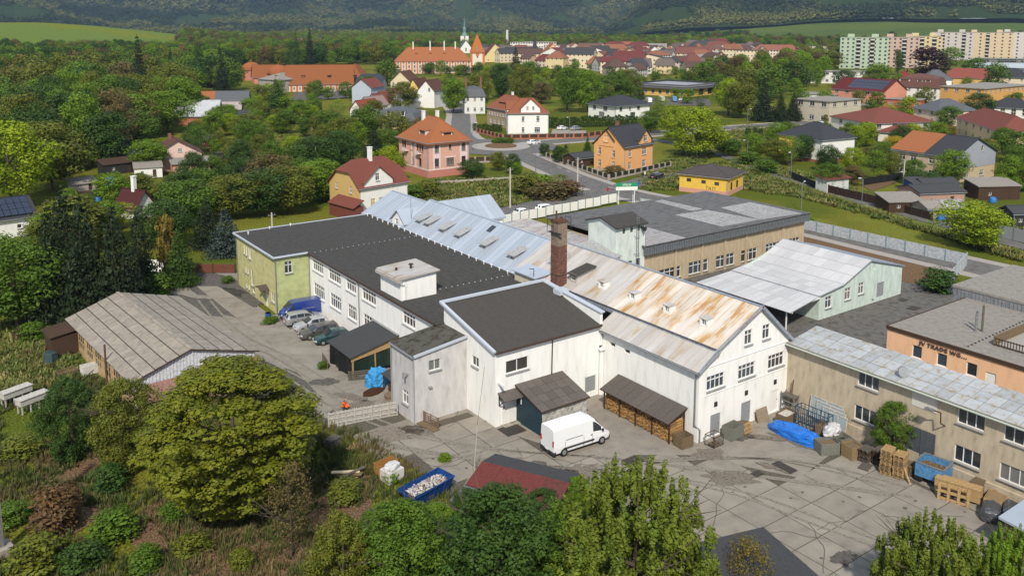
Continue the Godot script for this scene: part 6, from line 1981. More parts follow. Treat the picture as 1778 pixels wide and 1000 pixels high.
# ------------------------------------------------------------------ trees: a crown is a cloud of leaf blades round many twig clumps
func leaves(mb_seed: int, clumps: Array, count: int, size: float, upward := .5, shell := .35, spread := .35) -> ArrayMesh: # clump = [centre, radii]
	var g := RandomNumberGenerator.new()
	g.seed = mb_seed
	var v := PackedVector3Array()
	var n := PackedVector3Array()
	var c := PackedColorArray()
	var idx := PackedInt32Array()
	var share := []
	var total := .0
	for k in clumps:
		total += pow(k[1].x * k[1].y * k[1].z, .55)
		share.append(total)
	var tint := []
	for k in clumps:
		var s := g.randf_range(-1, 1)
		tint.append(Color(1.0 + s * spread + g.randf_range(-.08, .1), 1.0 + s * spread * .8, 1.0 + s * spread * .7))
	for i in count:
		var r := g.randf() * total
		var a := 0
		var b := share.size() - 1
		while a < b:
			var mid := (a + b) / 2
			if share[mid] < r: a = mid + 1
			else: b = mid
		var k: Array = clumps[a]
		var y := g.randf_range(-.75, 1.0)
		var f := g.randf() * TAU
		var s := sqrt(maxf(.0, 1.0 - y * y))
		var dir := V(cos(f) * s, y, sin(f) * s)
		var p: Vector3 = k[0] + dir * k[1] * pow(g.randf(), shell)
		var face := (dir * .8 + V(0, upward, 0) + V(g.randf_range(-1, 1), g.randf_range(-1, 1), g.randf_range(-1, 1)) * .75).normalized()
		var u := face.cross(V(g.randf_range(-1, 1), g.randf_range(-1, 1), g.randf_range(-1, 1)))
		if u.length_squared() < .01:
			continue
		u = u.normalized() * size * (.45 + 1.25 * pow(g.randf(), 1.5))
		var w := face.cross(u) * g.randf_range(.5, .8)
		var at := v.size()
		v.append(p - u); v.append(p - w + u * .1); v.append(p + u); v.append(p + w + u * .1)
		var nn := (face + dir * .6).normalized()
		var col: Color = tint[a] * g.randf_range(.75, 1.25)
		for q in 4:
			n.append(nn)
			c.append(col)
		idx.append(at); idx.append(at + 2); idx.append(at + 1)
		idx.append(at); idx.append(at + 3); idx.append(at + 2)
	# fit the unit tree: width 1, top at height 1
	var far := []
	var top := .0
	for q in range(0, v.size(), 16):
		far.append(Vector2(v[q].x, v[q].z).length())
		top = maxf(top, v[q].y)
	far.sort()
	var fit: float = .5 / far[int(far.size() * .95)]
	for q in v.size():
		v[q] = V(v[q].x * fit, v[q].y / top, v[q].z * fit)
	var arr := []
	arr.resize(Mesh.ARRAY_MAX)
	arr[Mesh.ARRAY_VERTEX] = v
	arr[Mesh.ARRAY_NORMAL] = n
	arr[Mesh.ARRAY_COLOR] = c
	arr[Mesh.ARRAY_INDEX] = idx
	var m := ArrayMesh.new()
	m.add_surface_from_arrays(Mesh.PRIMITIVE_TRIANGLES, arr)
	return m

func round_clumps(s: int, count: int, low := .12, wide := .5, small := .17, flat := .75) -> Array: # unit tree: height 1, crown width 1
	var g := RandomNumberGenerator.new()
	g.seed = s
	var out := []
	var lobes := []
	for i in 9: # a few big boughs make the outline uneven
		lobes.append([g.randf() * TAU, g.randf_range(.62, 1.12), g.randf_range(-.7, 1.0)])
	for i in count:
		var y := g.randf_range(-.95, 1.0)
		var f := g.randf() * TAU
		var bough := .58
		for l in lobes:
			bough = maxf(bough, l[1] * (1.0 - absf(angle_difference(f, l[0])) * .45 - absf(y - l[2]) * .3))
		var reach := bough
		var q := sqrt(maxf(.0, 1.0 - y * y)) * reach * pow(g.randf_range(.25, 1.0), .4)
		if y < -.3:
			q *= .9
		var r := small * g.randf_range(.6, 1.25)
		var mid := (1.0 + low) / 2
		out.append([V(cos(f) * q * (wide - r * .6), mid + y * ((1.0 - low) / 2 - r * .5 * flat) * (.8 + .2 * reach), sin(f) * q * (wide - r * .6)), V(r, r * flat, r)])
	return out

func spruce_clumps(s: int, tiers: int, thin := 1.0) -> Array:
	var g := RandomNumberGenerator.new()
	g.seed = s
	var out := []
	for i in tiers:
		var t := float(i) / tiers
		var r := .5 * pow(1.0 - t, .85) + .025
		var k := int(5 + 8 * (1.0 - t))
		for j in k:
			var f := TAU * j / k + g.randf() * .9 + i
			var reach := r * g.randf_range(.55, 1.08)
			out.append([V(cos(f) * reach * .55 * thin, .06 + t * .93 - reach * .06, sin(f) * reach * .55 * thin), V(maxf(.03, reach * .5) * thin, .014 + .018 * (1.0 - t), maxf(.03, reach * .5) * thin)])
	out.append([V(0, .97, 0), V(.02, .04, .02)])
	return out

func trunk_mesh(s: int, low: float, limbs: int, r := .022) -> ArrayMesh:
	var g := RandomNumberGenerator.new()
	g.seed = s
	var m := MB.new()
	m.cyl(V(0, -.02, 0), V(.01, low + .1, 0), r, r * .75, 8)
	m.cyl(V(.01, low + .1, 0), V(0, .85, .01), r * .75, r * .15, 6)
	for i in limbs:
		var f := TAU * i / maxi(1, limbs) + g.randf()
		var y := g.randf_range(low, .6)
		var mid := V(cos(f) * .22, y + g.randf_range(.1, .2), sin(f) * .22)
		m.cyl(V(.005, y, 0), mid, r * .5, r * .22, 5)
		for j in 3:
			m.cyl(mid, mid + V(cos(f + (j - 1) * .7) * .2, g.randf_range(.04, .22), sin(f + (j - 1) * .7) * .2), r * .2, r * .05, 4)
	return m.mesh()

var kinds := {}
var tints := {
	"lime": [.24, .31, .012], "spring": [.13, .215, .013], "mid": [.082, .145, .013], "deep": [.042, .085, .013], "olive": [.125, .14, .016], "bud": [.13, .1, .035], "brown": [.085, .05, .025],
	"fir": [.02, .034, .013], "blue": [.045, .068, .058], "copper": [.035, .012, .014], "yellow": [.42, .32, .02], "gold": [.17, .13, .025], "maple": [.145, .158, .01], "sprig": [.125, .16, .017], "rust": [.13, .075, .03], "straw": [.2, .15, .075]}
var tint_words := {"lime": "bright lime", "spring": "fresh green", "mid": "mid green", "deep": "dark green", "olive": "olive green", "bud": "brownish budding", "brown": "brown", "fir": "blackish green", "blue": "blue-grey", "copper": "copper-red", "yellow": "bright yellow", "gold": "golden", "maple": "dense olive", "sprig": "light green", "rust": "rusty brown", "straw": "straw-coloured"}

func leaf_mat(tint: String) -> StandardMaterial3D:
	var c: Array = tints[tint]
	return mt("leaves " + tint, c[0], c[1], c[2], .6, "", 1.0, {"vc": true, "both": true, "back": Color(c[0] * 1.1, c[1] * 1.25, c[2] * .5).linear_to_srgb(), "spec": .3})

func make_kinds() -> void:
	# kind -> [[crown meshes], trunk mesh, name, word]
	var r := []
	for i in 4:
		r.append(leaves(20 + i, round_clumps(50 + i, 80, .1, .5, .13), 12500, .0125, .5, .28))
	kinds["round"] = [r, trunk_mesh(1, .12, 5), "broadleaf_tree", "broadleaf tree"]
	var f := []
	for i in 3:
		f.append(leaves(40 + i, round_clumps(70 + i, 40, .05, .5, .17), 3400, .021, .5, .28))
	kinds["far"] = [f, trunk_mesh(2, .08, 3), "broadleaf_tree", "broadleaf tree"]
	var o := []
	for i in 2:
		o.append(leaves(60 + i, round_clumps(90 + i, 70, .15, .5, .12), 3600, .011, .4, .3))
	kinds["open"] = [o, trunk_mesh(3, .2, 9, .014), "budding_tree", "open-crowned tree"]
	var s := []
	for i in 2:
		s.append(leaves(80 + i, spruce_clumps(110 + i, 22), 8000, .016, .25, .5, .25))
	kinds["spruce"] = [s, trunk_mesh(4, .1, 0, .016), "spruce_tree", "spruce"]
	kinds["farspruce"] = [[leaves(90, spruce_clumps(130, 12), 1800, .026, .25, .5, .25)], trunk_mesh(4, .1, 0, .016), "spruce_tree", "spruce"]
	kinds["column"] = [[leaves(95, round_clumps(140, 60, .0, .5, .16, .45), 2400, .03, .3, .3)], trunk_mesh(5, .05, 0), "columnar_conifer", "columnar conifer"]
	kinds["poplar"] = [[leaves(96, round_clumps(141, 90, .03, .5, .14, .35), 3000, .022, .7, .3)], trunk_mesh(5, .05, 4), "poplar_tree", "slim poplar"]
	var b := []
	for i in 3:
		b.append(leaves(100 + i, round_clumps(150 + i, 40, -.2, .5, .2, .8), 3200, .028, .4, .35))
	kinds["shrub"] = [b, trunk_mesh(6, .0, 5, .03), "shrub", "shrub"]
	kinds["maple"] = [[leaves(110, round_clumps(160, 520, .06, .5, .055, .5), 95000, .0068, .9, .3, .25)], trunk_mesh(7, .14, 9, .03), "maple_tree", "maple"]
	var d := []
	for i in 2:
		d.append(leaves(120 + i, round_clumps(170 + i, 240, -.1, .5, .075, .9), 42000, .0085, .5, .35, .25))
	kinds["thicket"] = [d, trunk_mesh(8, .1, 9, .025), "thicket_tree", "bushy tree"]
	# sprigs: many upright shoots
	var g := RandomNumberGenerator.new()
	g.seed = 77
	var shoots := []
	for i in 330:
		var q := sqrt(g.randf()) * .46
		var a := g.randf() * TAU
		var y := g.randf_range(.1, .82) * (1.0 - q * q * 1.7)
		shoots.append([V(cos(a) * q, y, sin(a) * q), V(.04, g.randf_range(.05, .11), .04)])
	for i in 60:
		var q := sqrt(g.randf()) * .4
		var a := g.randf() * TAU
		shoots.append([V(cos(a) * q, .84 * (1.0 - q * q * 1.7) + g.randf_range(.0, .08), sin(a) * q), V(.018, g.randf_range(.06, .1), .018)])
	kinds["sprig"] = [[leaves(130, shoots, 90000, .0085, .4, .45, .3)], trunk_mesh(9, .1, 9, .022), "willow_tree", "upright willow"]

func tree(kind: String, tint: String, x: float, z: float, h: float, w: float, phrase := "", called := "") -> Node3D:
	var k: Array = kinds[kind]
	var t := thing(k[2] if called == "" else called, "", "tree" if kind != "shrub" else "shrub", V(x, rise(x, z), z), rr(0, 360))
	if kind != "shrub":
		ob(t, "trunk", k[1], kit("bark")).scale = V(h, h, h)
	var m: Array = k[0]
	ob(t, "crown", m[rng.randi() % m.size()], leaf_mat(tint)).scale = V(w, h, w)
	if phrase != "":
		tag(t, phrase)
	else:
		var size := "tall " if h > 17 else ("small " if h < 6 and kind != "shrub" else "")
		pending.append([t, size + tint_words[tint] + " " + k[3], t.position])
	return t

func ordinal(i: int) -> String:
	var _names := ["nearest to it", "second nearest to it", "third nearest to it", "fourth nearest to it", "fifth nearest to it", "sixth nearest to it", "seventh nearest to it", "eighth nearest to it", "ninth nearest to it", "tenth nearest to it", "eleventh nearest to it", "twelfth nearest to it", "thirteenth nearest to it", "fourteenth nearest to it", "fifteenth nearest to it", "sixteenth nearest to it", "seventeenth nearest to it", "eighteenth nearest to it", "nineteenth nearest to it", "twentieth nearest to it"]
	return _names[i] if i < _names.size() else "farther from it than twenty others"

func finish_labels() -> void: # says of each tree and small house which landmark it stands by, and how near
	var groups := {}
	for p in pending:
		var at := Vector2(p[2].x, p[2].z)
		var best = null
		var near := 1e9
		for m in marks:
			var q := Vector2(m[1].x, m[1].z)
			var d := q.distance_to(at)
			if d < near and d > 1.0:
				near = d
				best = m
		var b := Vector2(best[1].x, best[1].z)
		var view := b.normalized()
		var off := at - b
		var deep := off.dot(view)
		var side := off.dot(Vector2(-view.y, view.x))
		var rel := "behind" if deep > absf(side) else ("in front of" if -deep > absf(side) else ("right of" if side > 0 else "left of"))
		var key: String = "%s %s the %s" % [p[1], rel, best[0]]
		if not groups.has(key):
			groups[key] = []
		groups[key].append([near, p[0]])
	for key in groups:
		var l: Array = groups[key]
		l.sort_custom(func(a, b): return a[0] < b[0])
		for i in l.size():
			var text: String = key if l.size() == 1 else key + ", " + ordinal(i)
			tag(l[i][1], text if text.split(" ").size() <= 16 else text.replace(" nearest to it", " nearest"))

func inside(q: Array, step: float, jitter: float) -> Array:
	var poly := PackedVector2Array()
	var lo := Vector2(1e9, 1e9)
	var hi := -lo
	for k in q:
		poly.append(Vector2(k[0], k[1]))
		lo = lo.min(poly[-1])
		hi = hi.max(poly[-1])
	var out := []
	var x := lo.x
	while x < hi.x:
		var z := lo.y
		while z < hi.y:
			var p := Vector2(x + rr(-jitter, jitter), z + rr(-jitter, jitter))
			if Geometry2D.is_point_in_polygon(p, poly):
				out.append(p)
			z += step
		x += step
	return out

func wood(called: String, label: String, polys: Array, step: float, kind: String, lo: float, hi: float, palette: Array, base := .0) -> void: # a wood that reads as one mass
	var pts := []
	for q in polys:
		pts += inside(q, step, step * .42)
	var k: Array = kinds[kind]
	var variants: Array = k[0]
	for i in variants.size():
		var mm := MultiMesh.new()
		mm.transform_format = MultiMesh.TRANSFORM_3D
		mm.use_colors = true
		mm.mesh = variants[i]
		var own := []
		for j in range(i, pts.size(), variants.size()):
			own.append(pts[j])
		mm.instance_count = own.size()
		for j in own.size():
			var h := rr(lo, hi)
			var w := h * rr(.6, .9) if kind != "farspruce" else h * rr(.35, .45)
			var b := Basis(Vector3.UP, rr(0, TAU)).scaled_local(V(w, h, w))
			mm.set_instance_transform(j, Transform3D(b, V(own[j].x, rise(own[j].x, own[j].y) + base, own[j].y)))
			var c: Array = tints[palette[rng.randi() % palette.size()]]
			mm.set_instance_color(j, Color(c[0], c[1], c[2]) * rr(.8, 1.2))
		var mi := MultiMeshInstance3D.new()
		mi.name = numbered(self, called)
		mi.multimesh = mm
		mi.material_override = mt("wood leaves", 1, 1, 1, .7, "", 1.0, {"vc": true, "both": true, "spec": .2})
		add_child(mi)
		tag(mi, label, "wood", "", "stuff")

func make_plants() -> void:
	make_kinds()
	# the big trees in front
	tree("maple", "maple", 17.45, -59.63, 12.03, 13.17, "very large olive-green maple filling the lower left of the yard's edge").rotation_degrees.y = 0
	tree("thicket", "deep", 9.31, -76.86, 7.01, 4.9, "dark green bushy tree left of the maple beside the white hive tables")
	tree("thicket", "olive", 12.24, -71.89, 8.02, 5.83, "olive bushy tree between the maple and the dark bushy tree")
	tree("thicket", "mid", 22.82, -43.56, 7.56, 6.23, "bushy green tree below the blue skip, left one of two")
	tree("thicket", "deep", 26.97, -39.36, 9.19, 7.79, "dark bushy tree in front of the red-roofed hut")
	tree("sprig", "sprig", 32.55, -33.59, 11.39, 9.51, "large light green willow with upright shoots at the bottom centre")
	tree("thicket", "olive", 19.33, -44.76, 7.32, 4.23, "olive bushy tree at the bottom edge left of the tree below the skip")
	tree("thicket", "mid", 29.7, -36.8, 8.17, 4.73, "mid green bushy tree squeezed between the dark bushy tree and the willow")
	for q in [[31.2, -49.44, 2.56, 2.92, "deep"], [33.01, -47.27, 2.62, 3.65, "mid"], [35.65, -46.29, 2.65, 3.31, "deep"], [38.43, -45.7, 2.92, 2.39, "spring"], [24.17, -49.77, 3.39, 4.06, "mid"], [27.39, -47.49, 3.73, 4.02, "spring"], [25.51, -45.78, 4.07, 4.19, "deep"], [28.3, -44.54, 4.11, 4.22, "mid"], [30.71, -41.37, 4.83, 4.12, "mid"], [20.94, -48.29, 3.64, 3.16, "olive"]]:
		tree("thicket", q[4], q[0], q[1], q[2], q[3])
	tree("sprig", "sprig", 46.62, -23.63, 7.96, 6.62, "light green willow at the lower right corner, left of two")
	tree("sprig", "spring", 50.5, -20.88, 7.14, 5.46, "light green willow at the lower right corner, right of two")
	tree("open", "gold", 40.53, -31.68, 4.66, 3.09, "yellow-orange young tree beside the dark shed roof at the bottom")
	tree("open", "bud", 18.99, -52.81, 7.01, 3.37, "thin young tree with few leaves in front of the maple")
	tree("thicket", "mid", 65.19, -37.05, 5.04, 3.9, "leafy bush climbing the beige workshop wall beside its steel door")
	tree("shrub", "deep", 112.45, -58.66, 3.45, 5.07, "round dark bush by the grey gate of the court")
	tree("shrub", "rust", 6.68, -65.92, 3.55, 3.75, "rusty brown shrub on the bank at the lower left")
	tree("shrub", "mid", 19.66, -86.25, 1.93, 2.36, "pale young sapling at the corner of the fibre-cement shed")
	for q in [[4.6, -61.32, 2.48, 3.69, "olive"], [9.37, -62.29, 2.18, 3.36, "mid"], [3.98, -68.72, 1.58, 2.75, "mid"], [13.55, -57.3, 1.49, 2.36, "olive"], [5.84, -79.32, 1.64, 3.71, "olive"], [25.14, -57.5, 1.65, 2.93, "olive"], [10.67, -69.26, 2.15, 2.8, "deep"], [6.74, -92.46, 1.06, 2.47, "straw"], [7.15, -59.89, 1.87, 2.81, "deep"], [20.39, -49.77, 1.85, 2.15, "mid"], [10.53, -57.12, 1.66, 2.32, "mid"], [15.93, -53.67, 1.25, 1.87, "olive"], [22.47, -52.6, 1.74, 2.29, "bud"], [22.83, -48.79, 2.9, 2.87, "olive"], [13.66, -62.31, 1.36, 2.13, "mid"], [29.06, -57.49, 1.12, 1.29, "spring"], [34.16, -58.08, .76, 1.12, "spring"]]:
		tree("shrub", q[4], q[0], q[1], q[2], q[3])
	# dark conifers behind the shed
	for q in [[12.87, -113.93, 14.23, 6.88], [15.81, -110.61, 15.68, 7.45], [19.12, -109.5, 14.92, 7.11], [23.42, -117.19, 11.72, 6.06], [15.72, -122.64, 14.59, 9.07]]:
		tree("spruce", "fir", q[0], q[1], q[2], q[3])
	tree("spruce", "deep", 29.15, -120.48, 8.46, 4.96)
	tree("spruce", "blue", 39.4, -132.94, 7.35, 6.47)
	tree("spruce", "fir", 38.2, -138.91, 8.04, 5.76)
	tree("spruce", "deep", 115.08, -316.74, 15.23, 10.78, "lone dark green spruce left of the manor's grey house")
	tree("spruce", "fir", 99.33, -202.47, 9.38, 6.62, "dark spruce just left of the pink villa")
	tree("column", "gold", 28.33, -123.02, 9.87, 3.2, "yellowish columnar conifer beside the dark spruces by the drive")
	for q in [[8.94, -114.27, 11.22, 9.93, "mid"], [7.1, -128.75, 9.28, 10.32, "spring"], [14.8, -139.52, 7.75, 7.48, "olive"], [20.19, -147.38, 9.68, 11.9, "olive"], [32.52, -142.93, 8.04, 8.8, "deep"], [40.36, -156.97, 8.4, 10.81, "mid"], [47.7, -157.39, 8.64, 9.87, "olive"], [52.86, -156.66, 9.3, 11.02, "deep"], [58.17, -155.92, 9.44, 11.09, "olive"], [67.8, -162.15, 8.85, 10.55, "spring"], [59.24, -168.21, 10.02, 9.51, "bud"], [79.05, -195.51, 9.1, 12.65, "deep"], [84.72, -191.5, 10.49, 9.77, "deep"], [101.87, -225.83, 9.88, 9.91, "olive"], [118.13, -244.46, 10.84, 10.86, "mid"], [113.9, -217.31, 11.52, 9.81, "olive"], [69.1, -176.07, 7.56, 7.57, "mid"], [56.38, -177.4, 8.53, 8.69, "deep"], [47.82, -176.3, 7.09, 9.74, "mid"], [36.1, -177.87, 6.88, 9.68, "olive"], [37.04, -187.46, 4.81, 6.37, "mid"]]:
		tree("round", q[4], q[0], q[1], q[2], q[3])
	# single trees in the middle distance
	for q in [[172.39, -157.84, 13.92, 14.34, "lime"], [186.93, -179.96, 12.05, 8.65, "lime"], [200.22, -203.76, 7.61, 9.9, "mid"], [178.36, -292.3, 14.17, 10.27, "spring"], [218.12, -269.56, 19.17, 11.56, "mid"], [224.74, -264.87, 17.8, 11.58, "spring"], [268.83, -296.5, 14.04, 14.68, "mid"], [284.76, -303.91, 14.29, 11.11, "olive"], [232.07, -305.15, 10.24, 10.22, "bud"], [209.77, -289.63, 19.08, 10.49, "olive"], [234.14, -339.75, 17.03, 11, "deep"], [195.11, -300.01, 15.53, 11.93, "olive"], [262.62, -224.77, 14.58, 12.67, "lime"], [258.22, -215.39, 14.15, 12.33, "olive"], [471.38, -291.44, 12.54, 17, "spring"], [520.85, -287.38, 21.27, 24.59, "copper"], [560.06, -331.67, 17.7, 7.81, "deep"], [332.01, -163.14, 9.82, 11.34, "deep"], [138.94, -67.59, 8.04, 10.3, "lime"], [182.46, -155.65, 4.75, 7.99, "mid"], [303.61, -529.57, 8.06, 10.58, "mid"], [296.88, -502.37, 10.8, 8.56, "spring"], [303.84, -546.49, 8.24, 8.34, "deep"], [314.7, -505.39, 7.1, 11.91, "olive"], [182.91, -139.87, 6.44, 8.6, "olive"], [197.78, -121.69, 5.11, 6.19, "copper"], [214.87, -126.55, 6.19, 6.65, "yellow"], [178.4, -98.67, 4.42, 8.15, "deep"], [161.63, -110.55, 6.31, 5.87, "mid"], [170.97, -110.46, 4.8, 4.75, "bud"], [195.69, -86.43, 6.31, 9.98, "olive"], [117.79, -166.13, 5.16, 3.8, "deep"], [117.73, -172.13, 4.85, 4.45, "olive"], [107.41, -167.79, 4.5, 6.38, "deep"], [140.26, -183.04, 3.92, 3.07, "deep"], [137.43, -173.2, 4.52, 3.83, "deep"], [136.23, -150.2, 2.49, 5.41, "bud"], [117.78, -164.22, 3.32, 2.69, "spring"], [339.88, -264.89, 16.48, 17.24, "mid"], [377.73, -280.06, 16.34, 15.67, "deep"], [344.03, -282.11, 13.43, 14.83, "olive"], [459.98, -402.53, 13.78, 20.37, "deep"], [370.64, -334.56, 14.56, 14.65, "mid"], [585.29, -403.43, 15.44, 23.7, "olive"], [169.72, -317.99, 11.96, 12.01, "olive"], [224, -438.38, 16.17, 14.44, "mid"], [318.48, -430.67, 12.44, 14.28, "mid"], [182.4, -376.39, 11.01, 11.15, "mid"], [462.93, -219.74, 16.34, 13.66, "mid"], [661.36, -349.57, 17.64, 17.95, "spring"], [570.83, -286.16, 13.07, 17.03, "mid"], [434.28, -289.5, 9.72, 13.92, "deep"], [234.28, -132.08, 5.78, 7.17, "olive"], [265.13, -140.38, 4.53, 7.2, "gold"], [245.28, -154.43, 4.53, 6.96, "mid"], [232.79, -163.27, 5.44, 5.69, "spring"], [119.92, -213.05, 9.88, 6.52, "bud"], [103.98, -177.86, 4.22, 5.49, "mid"], [112.07, -266.17, 6.66, 8.86, "olive"], [115.12, -293.85, 8.24, 9.68, "spring"], [91.97, -280.41, 6.66, 9.84, "olive"], [93.31, -309.29, 7.22, 9.48, "spring"], [98.01, -354.6, 6.96, 9.81, "mid"], [66.99, -214.29, 7.28, 7.48, "olive"], [47.32, -217.98, 8.41, 8.92, "spring"], [53.05, -260.4, 11.52, 14.17, "mid"], [70.31, -295.74, 14.22, 16.21, "spring"], [57.86, -287.13, 14.43, 17.57, "spring"], [37.54, -235.14, 13.78, 14.29, "mid"], [24.86, -207.39, 15.04, 16.71, "olive"], [15.81, -192.24, 17.61, 16.72, "lime"], [24.66, -234.03, 15.34, 17.26, "deep"], [40.99, -283.3, 13.76, 15.27, "olive"], [56.4, -315, 18.45, 14.93, "mid"]]:
		tree("round" if Vector2(q[0], q[1]).length() < 420.0 else "far", q[4], q[0], q[1], q[2], q[3])
	for q in [[257.53, -204.11, 15.85, 9.64, "fir"], [259.65, -198.09, 11.3, 6.97, "fir"], [266.68, -197.63, 11.01, 6.2, "fir"], [345.69, -483.45, 18.87, 10.3, "fir"], [75.65, -357.15, 31.62, 8.27, "fir"], [137.29, -499.77, 24.2, 13.82, "deep"], [102.58, -414.21, 15.89, 9.67, "fir"], [275.56, -676.29, 32.3, 9.74, "fir"], [235.67, -603.59, 29.03, 10.37, "deep"], [143.92, -495.08, 19.39, 10.31, "copper"], [154.49, -181.87, 4.85, 2.55, "deep"]]:
		tree("spruce", q[4], q[0], q[1], q[2], q[3])
	for q in [[358.26, -293.85, 14.86, 4.94, "lime"], [353.88, -296.95, 14.27, 4.93, "olive"], [422.35, -297.94, 12.95, 5.51, "spring"]]:
		tree("poplar", q[4], q[0], q[1], q[2], q[3])
	for q in [[319.31, -197.91, 8.58, 7.01, "olive"], [225.89, -107.21, 6.69, 4, "gold"], [256.71, -177.08, 4.94, 2.08, "gold"], [214.47, -172.97, 3.95, 2.02, "deep"], [215.14, -170.87, 3.75, 2.01, "deep"], [213.78, -175.08, 3.61, 2.03, "deep"], [220.15, -172.22, 2.54, 1.68, "deep"], [226.24, -171.26, 2.93, 1.7, "deep"], [141.38, -175.02, 4.29, 1.35, "deep"]]:
		tree("column", q[4], q[0], q[1], q[2], q[3])
	for q in [[146.04, -211.95, 1.75, 6.86, "mid"], [143.92, -211.92, 1.74, 2.73, "spring"], [148.16, -210.45, 1.75, 3.09, "olive"], [107.37, -145.07, 4.35, 7.22, "olive"], [107.16, -137.81, 3.97, 8.15, "bud"], [111.93, -138.07, 3.43, 5.92, "rust"], [113.29, -148.81, 3.22, 6.23, "spring"], [88.34, -154.78, 3.43, 5.94, "olive"], [189.74, -160.9, 3.61, 4.98, "deep"], [175.4, -142.96, 3.43, 6.03, "mid"], [168.58, -132.12, 3.51, 5.71, "mid"], [197.15, -172.72, 3.8, 4.19, "olive"], [84.43, -153.9, 3.01, 4.68, "mid"], [83.91, -157.91, 2.69, 4.29, "olive"], [75.71, -69.43, 2.31, 1.64, "rust"], [34.19, -98.83, .87, 2.09, "mid"], [128.74, -91.71, 2.4, 3.16, "spring"], [33.69, -81.98, .89, 1.18, "mid"], [103.8, -86.12, 2.29, 3.6, "spring"], [16.85, -111.11, 3.25, 5.24, "deep"], [24.96, -116.1, 3.89, 3.96, "mid"], [119.43, -90.66, 1.5, 2, "mid"], [32.21, -190.88, 2.77, 5.16, "deep"], [34.75, -192.72, 2.69, 2.61, "olive"], [28.79, -189.77, 1.78, 3.84, "mid"], [10.12, -108.84, 2.06, 3.64, "mid"], [35.03, -118.28, 1, 1.97, "mid"]]:
		tree("shrub", q[4], q[0], q[1], q[2], q[3])
	# hedges of small conifers round the white villa and the modern house
	var g0 := V(155.19, 0, -241.12)
	var g1 := V(161.32, 0, -234.23)
	for i in 14:
		var p := g0.lerp(g1, i / 13.0)
		tree("column", "deep", p.x, p.z, rr(2.2, 2.9), 1.1, "clipped conifer in the hedge left of the white villa, %s from the left" % nth(i)).set_meta("group", "hedge conifers left of the white villa")
	var h0 := V(179.97, 0, -232.13)
	var h1 := V(210.35, 0, -221.02)
	for i in 34:
		var p := h0.lerp(h1, i / 33.0)
		tree("column", "deep", p.x, p.z, rr(3.2, 4.4), 1.5, "dark conifer in the long hedge behind the brick fence, %s from the left" % nth(i)).set_meta("group", "hedge conifers behind the brick fence")
	# gardens: fruit trees and bushes between the houses
	for q in [[[[47.54, -183.67], [64.8, -266.44], [109.56, -333.14], [151.72, -303.29], [99.98, -190.93], [85.87, -164.19], [67.8, -162.15], [51.91, -160.35]], 8.0, .55], [[[154, -115.95], [179.08, -146], [232.75, -171.8], [290.02, -131.24], [196.5, -85.86], [170.72, -82.55], [168.24, -105.87]], 8.5, .62], [[[107.73, -334.43], [142.93, -424.49], [185.02, -394.69], [148.05, -305.88]], 9.0, .5], [[[366.35, -468.82], [408.74, -366.76], [417.04, -301.7], [291.03, -204.65], [247.04, -235.8], [228.32, -276.49], [211.16, -319.96], [212.2, -397.26], [360.71, -562.45]], 13.0, .5], [[[387.47, -273.17], [568.31, -253.78], [300.44, -132.8], [254.88, -174.47]], 15.0, .45], [[[324.3, -426.54], [436.1, -381.55], [684.17, -599.5], [593.34, -759.53]], 19.0, .55], [[[9.36, -139.84], [12.09, -171.68], [41.13, -195.87], [45.92, -177.65], [51.02, -160.99], [34.62, -145.96]], 8.0, .5]]:
		for p in inside(q[0], q[1], q[1] * .45):
			var free: bool = rng.randf() < q[2]
			for m in built:
				free = free and Vector2(m[0], m[1]).distance_to(p) > m[2]
			if free:
				var h := rr(3.5, 9.0)
				tree("shrub" if h < 4.6 else ("open" if rng.randf() < .25 else ("round" if p.length() < 330 else "far")), ["spring", "mid", "deep", "olive", "mid", "spring", "lime", "spring", "mid"][rng.randi() % 9], p.x, p.y, h * (.55 if h < 4.6 else 1.0), h * rr(.7, 1.0), "", "" if h < 4.6 else "garden_tree")
	# the park on the left: individual trees in front, a mass behind
	var mix := ["spring", "mid", "mid", "deep", "deep", "olive", "olive", "bud", "spring"]
	for p in inside([[15.71, -213.86], [27.88, -355.61], [51.07, -362.06], [104.51, -395.48], [83.24, -316.41], [60.8, -285.05], [39.39, -223.6], [24.86, -207.39]], 11.0, 4.0):
		tree("round", mix[rng.randi() % 9], p.x, p.y, rr(13, 19), rr(10, 14))
	for p in inside([[28.05, -357.66], [39.05, -485.76], [76.22, -532.43], [201.77, -655.35], [133.58, -431.12], [106.04, -401.19], [51.72, -366.5]], 19.0, 6.0):
		if rng.randf() < .2:
			tree("spruce", "fir", p.x, p.y, rr(16, 24), rr(6, 9))
		else:
			tree("far", mix[rng.randi() % 9], p.x, p.y, rr(13, 21), rr(12, 17))
	wood("park_wood", "broad park wood on the left, one mass of spring green crowns", [[[29.9, -575.81], [53.71, -995.53], [301.19, -926.14], [419.13, -862.41], [458.96, -758.96], [351.89, -657.86], [327.8, -674.91], [209.35, -679.8], [77.63, -542.02], [24.91, -487.89]]], 13.0, "far", 12, 19, ["mid", "deep", "olive", "bud", "spring", "deep", "olive", "mid"])
	wood("far_wood", "far tree belt behind the old town", [[[301.45, -966.2], [549.46, -856.54], [761.92, -924.05], [936.42, -630.75], [1218.57, -821.46], [1004.14, -1396.54], [1076.84, -1833.73], [787.02, -2143.22], [399.1, -1490.76], [284.68, -1144.26]], [[624.85, -464.59], [611.15, -405.75], [789.58, -524.86], [776.41, -570.56]], [[358.71, -343], [429.13, -352.32], [422.35, -297.94], [500.4, -336.03], [640.91, -453.22], [604.78, -478.8], [466.97, -413.91]]], 17.0, "far", 9, 16, ["mid", "olive", "bud", "spring", "spring", "olive"])
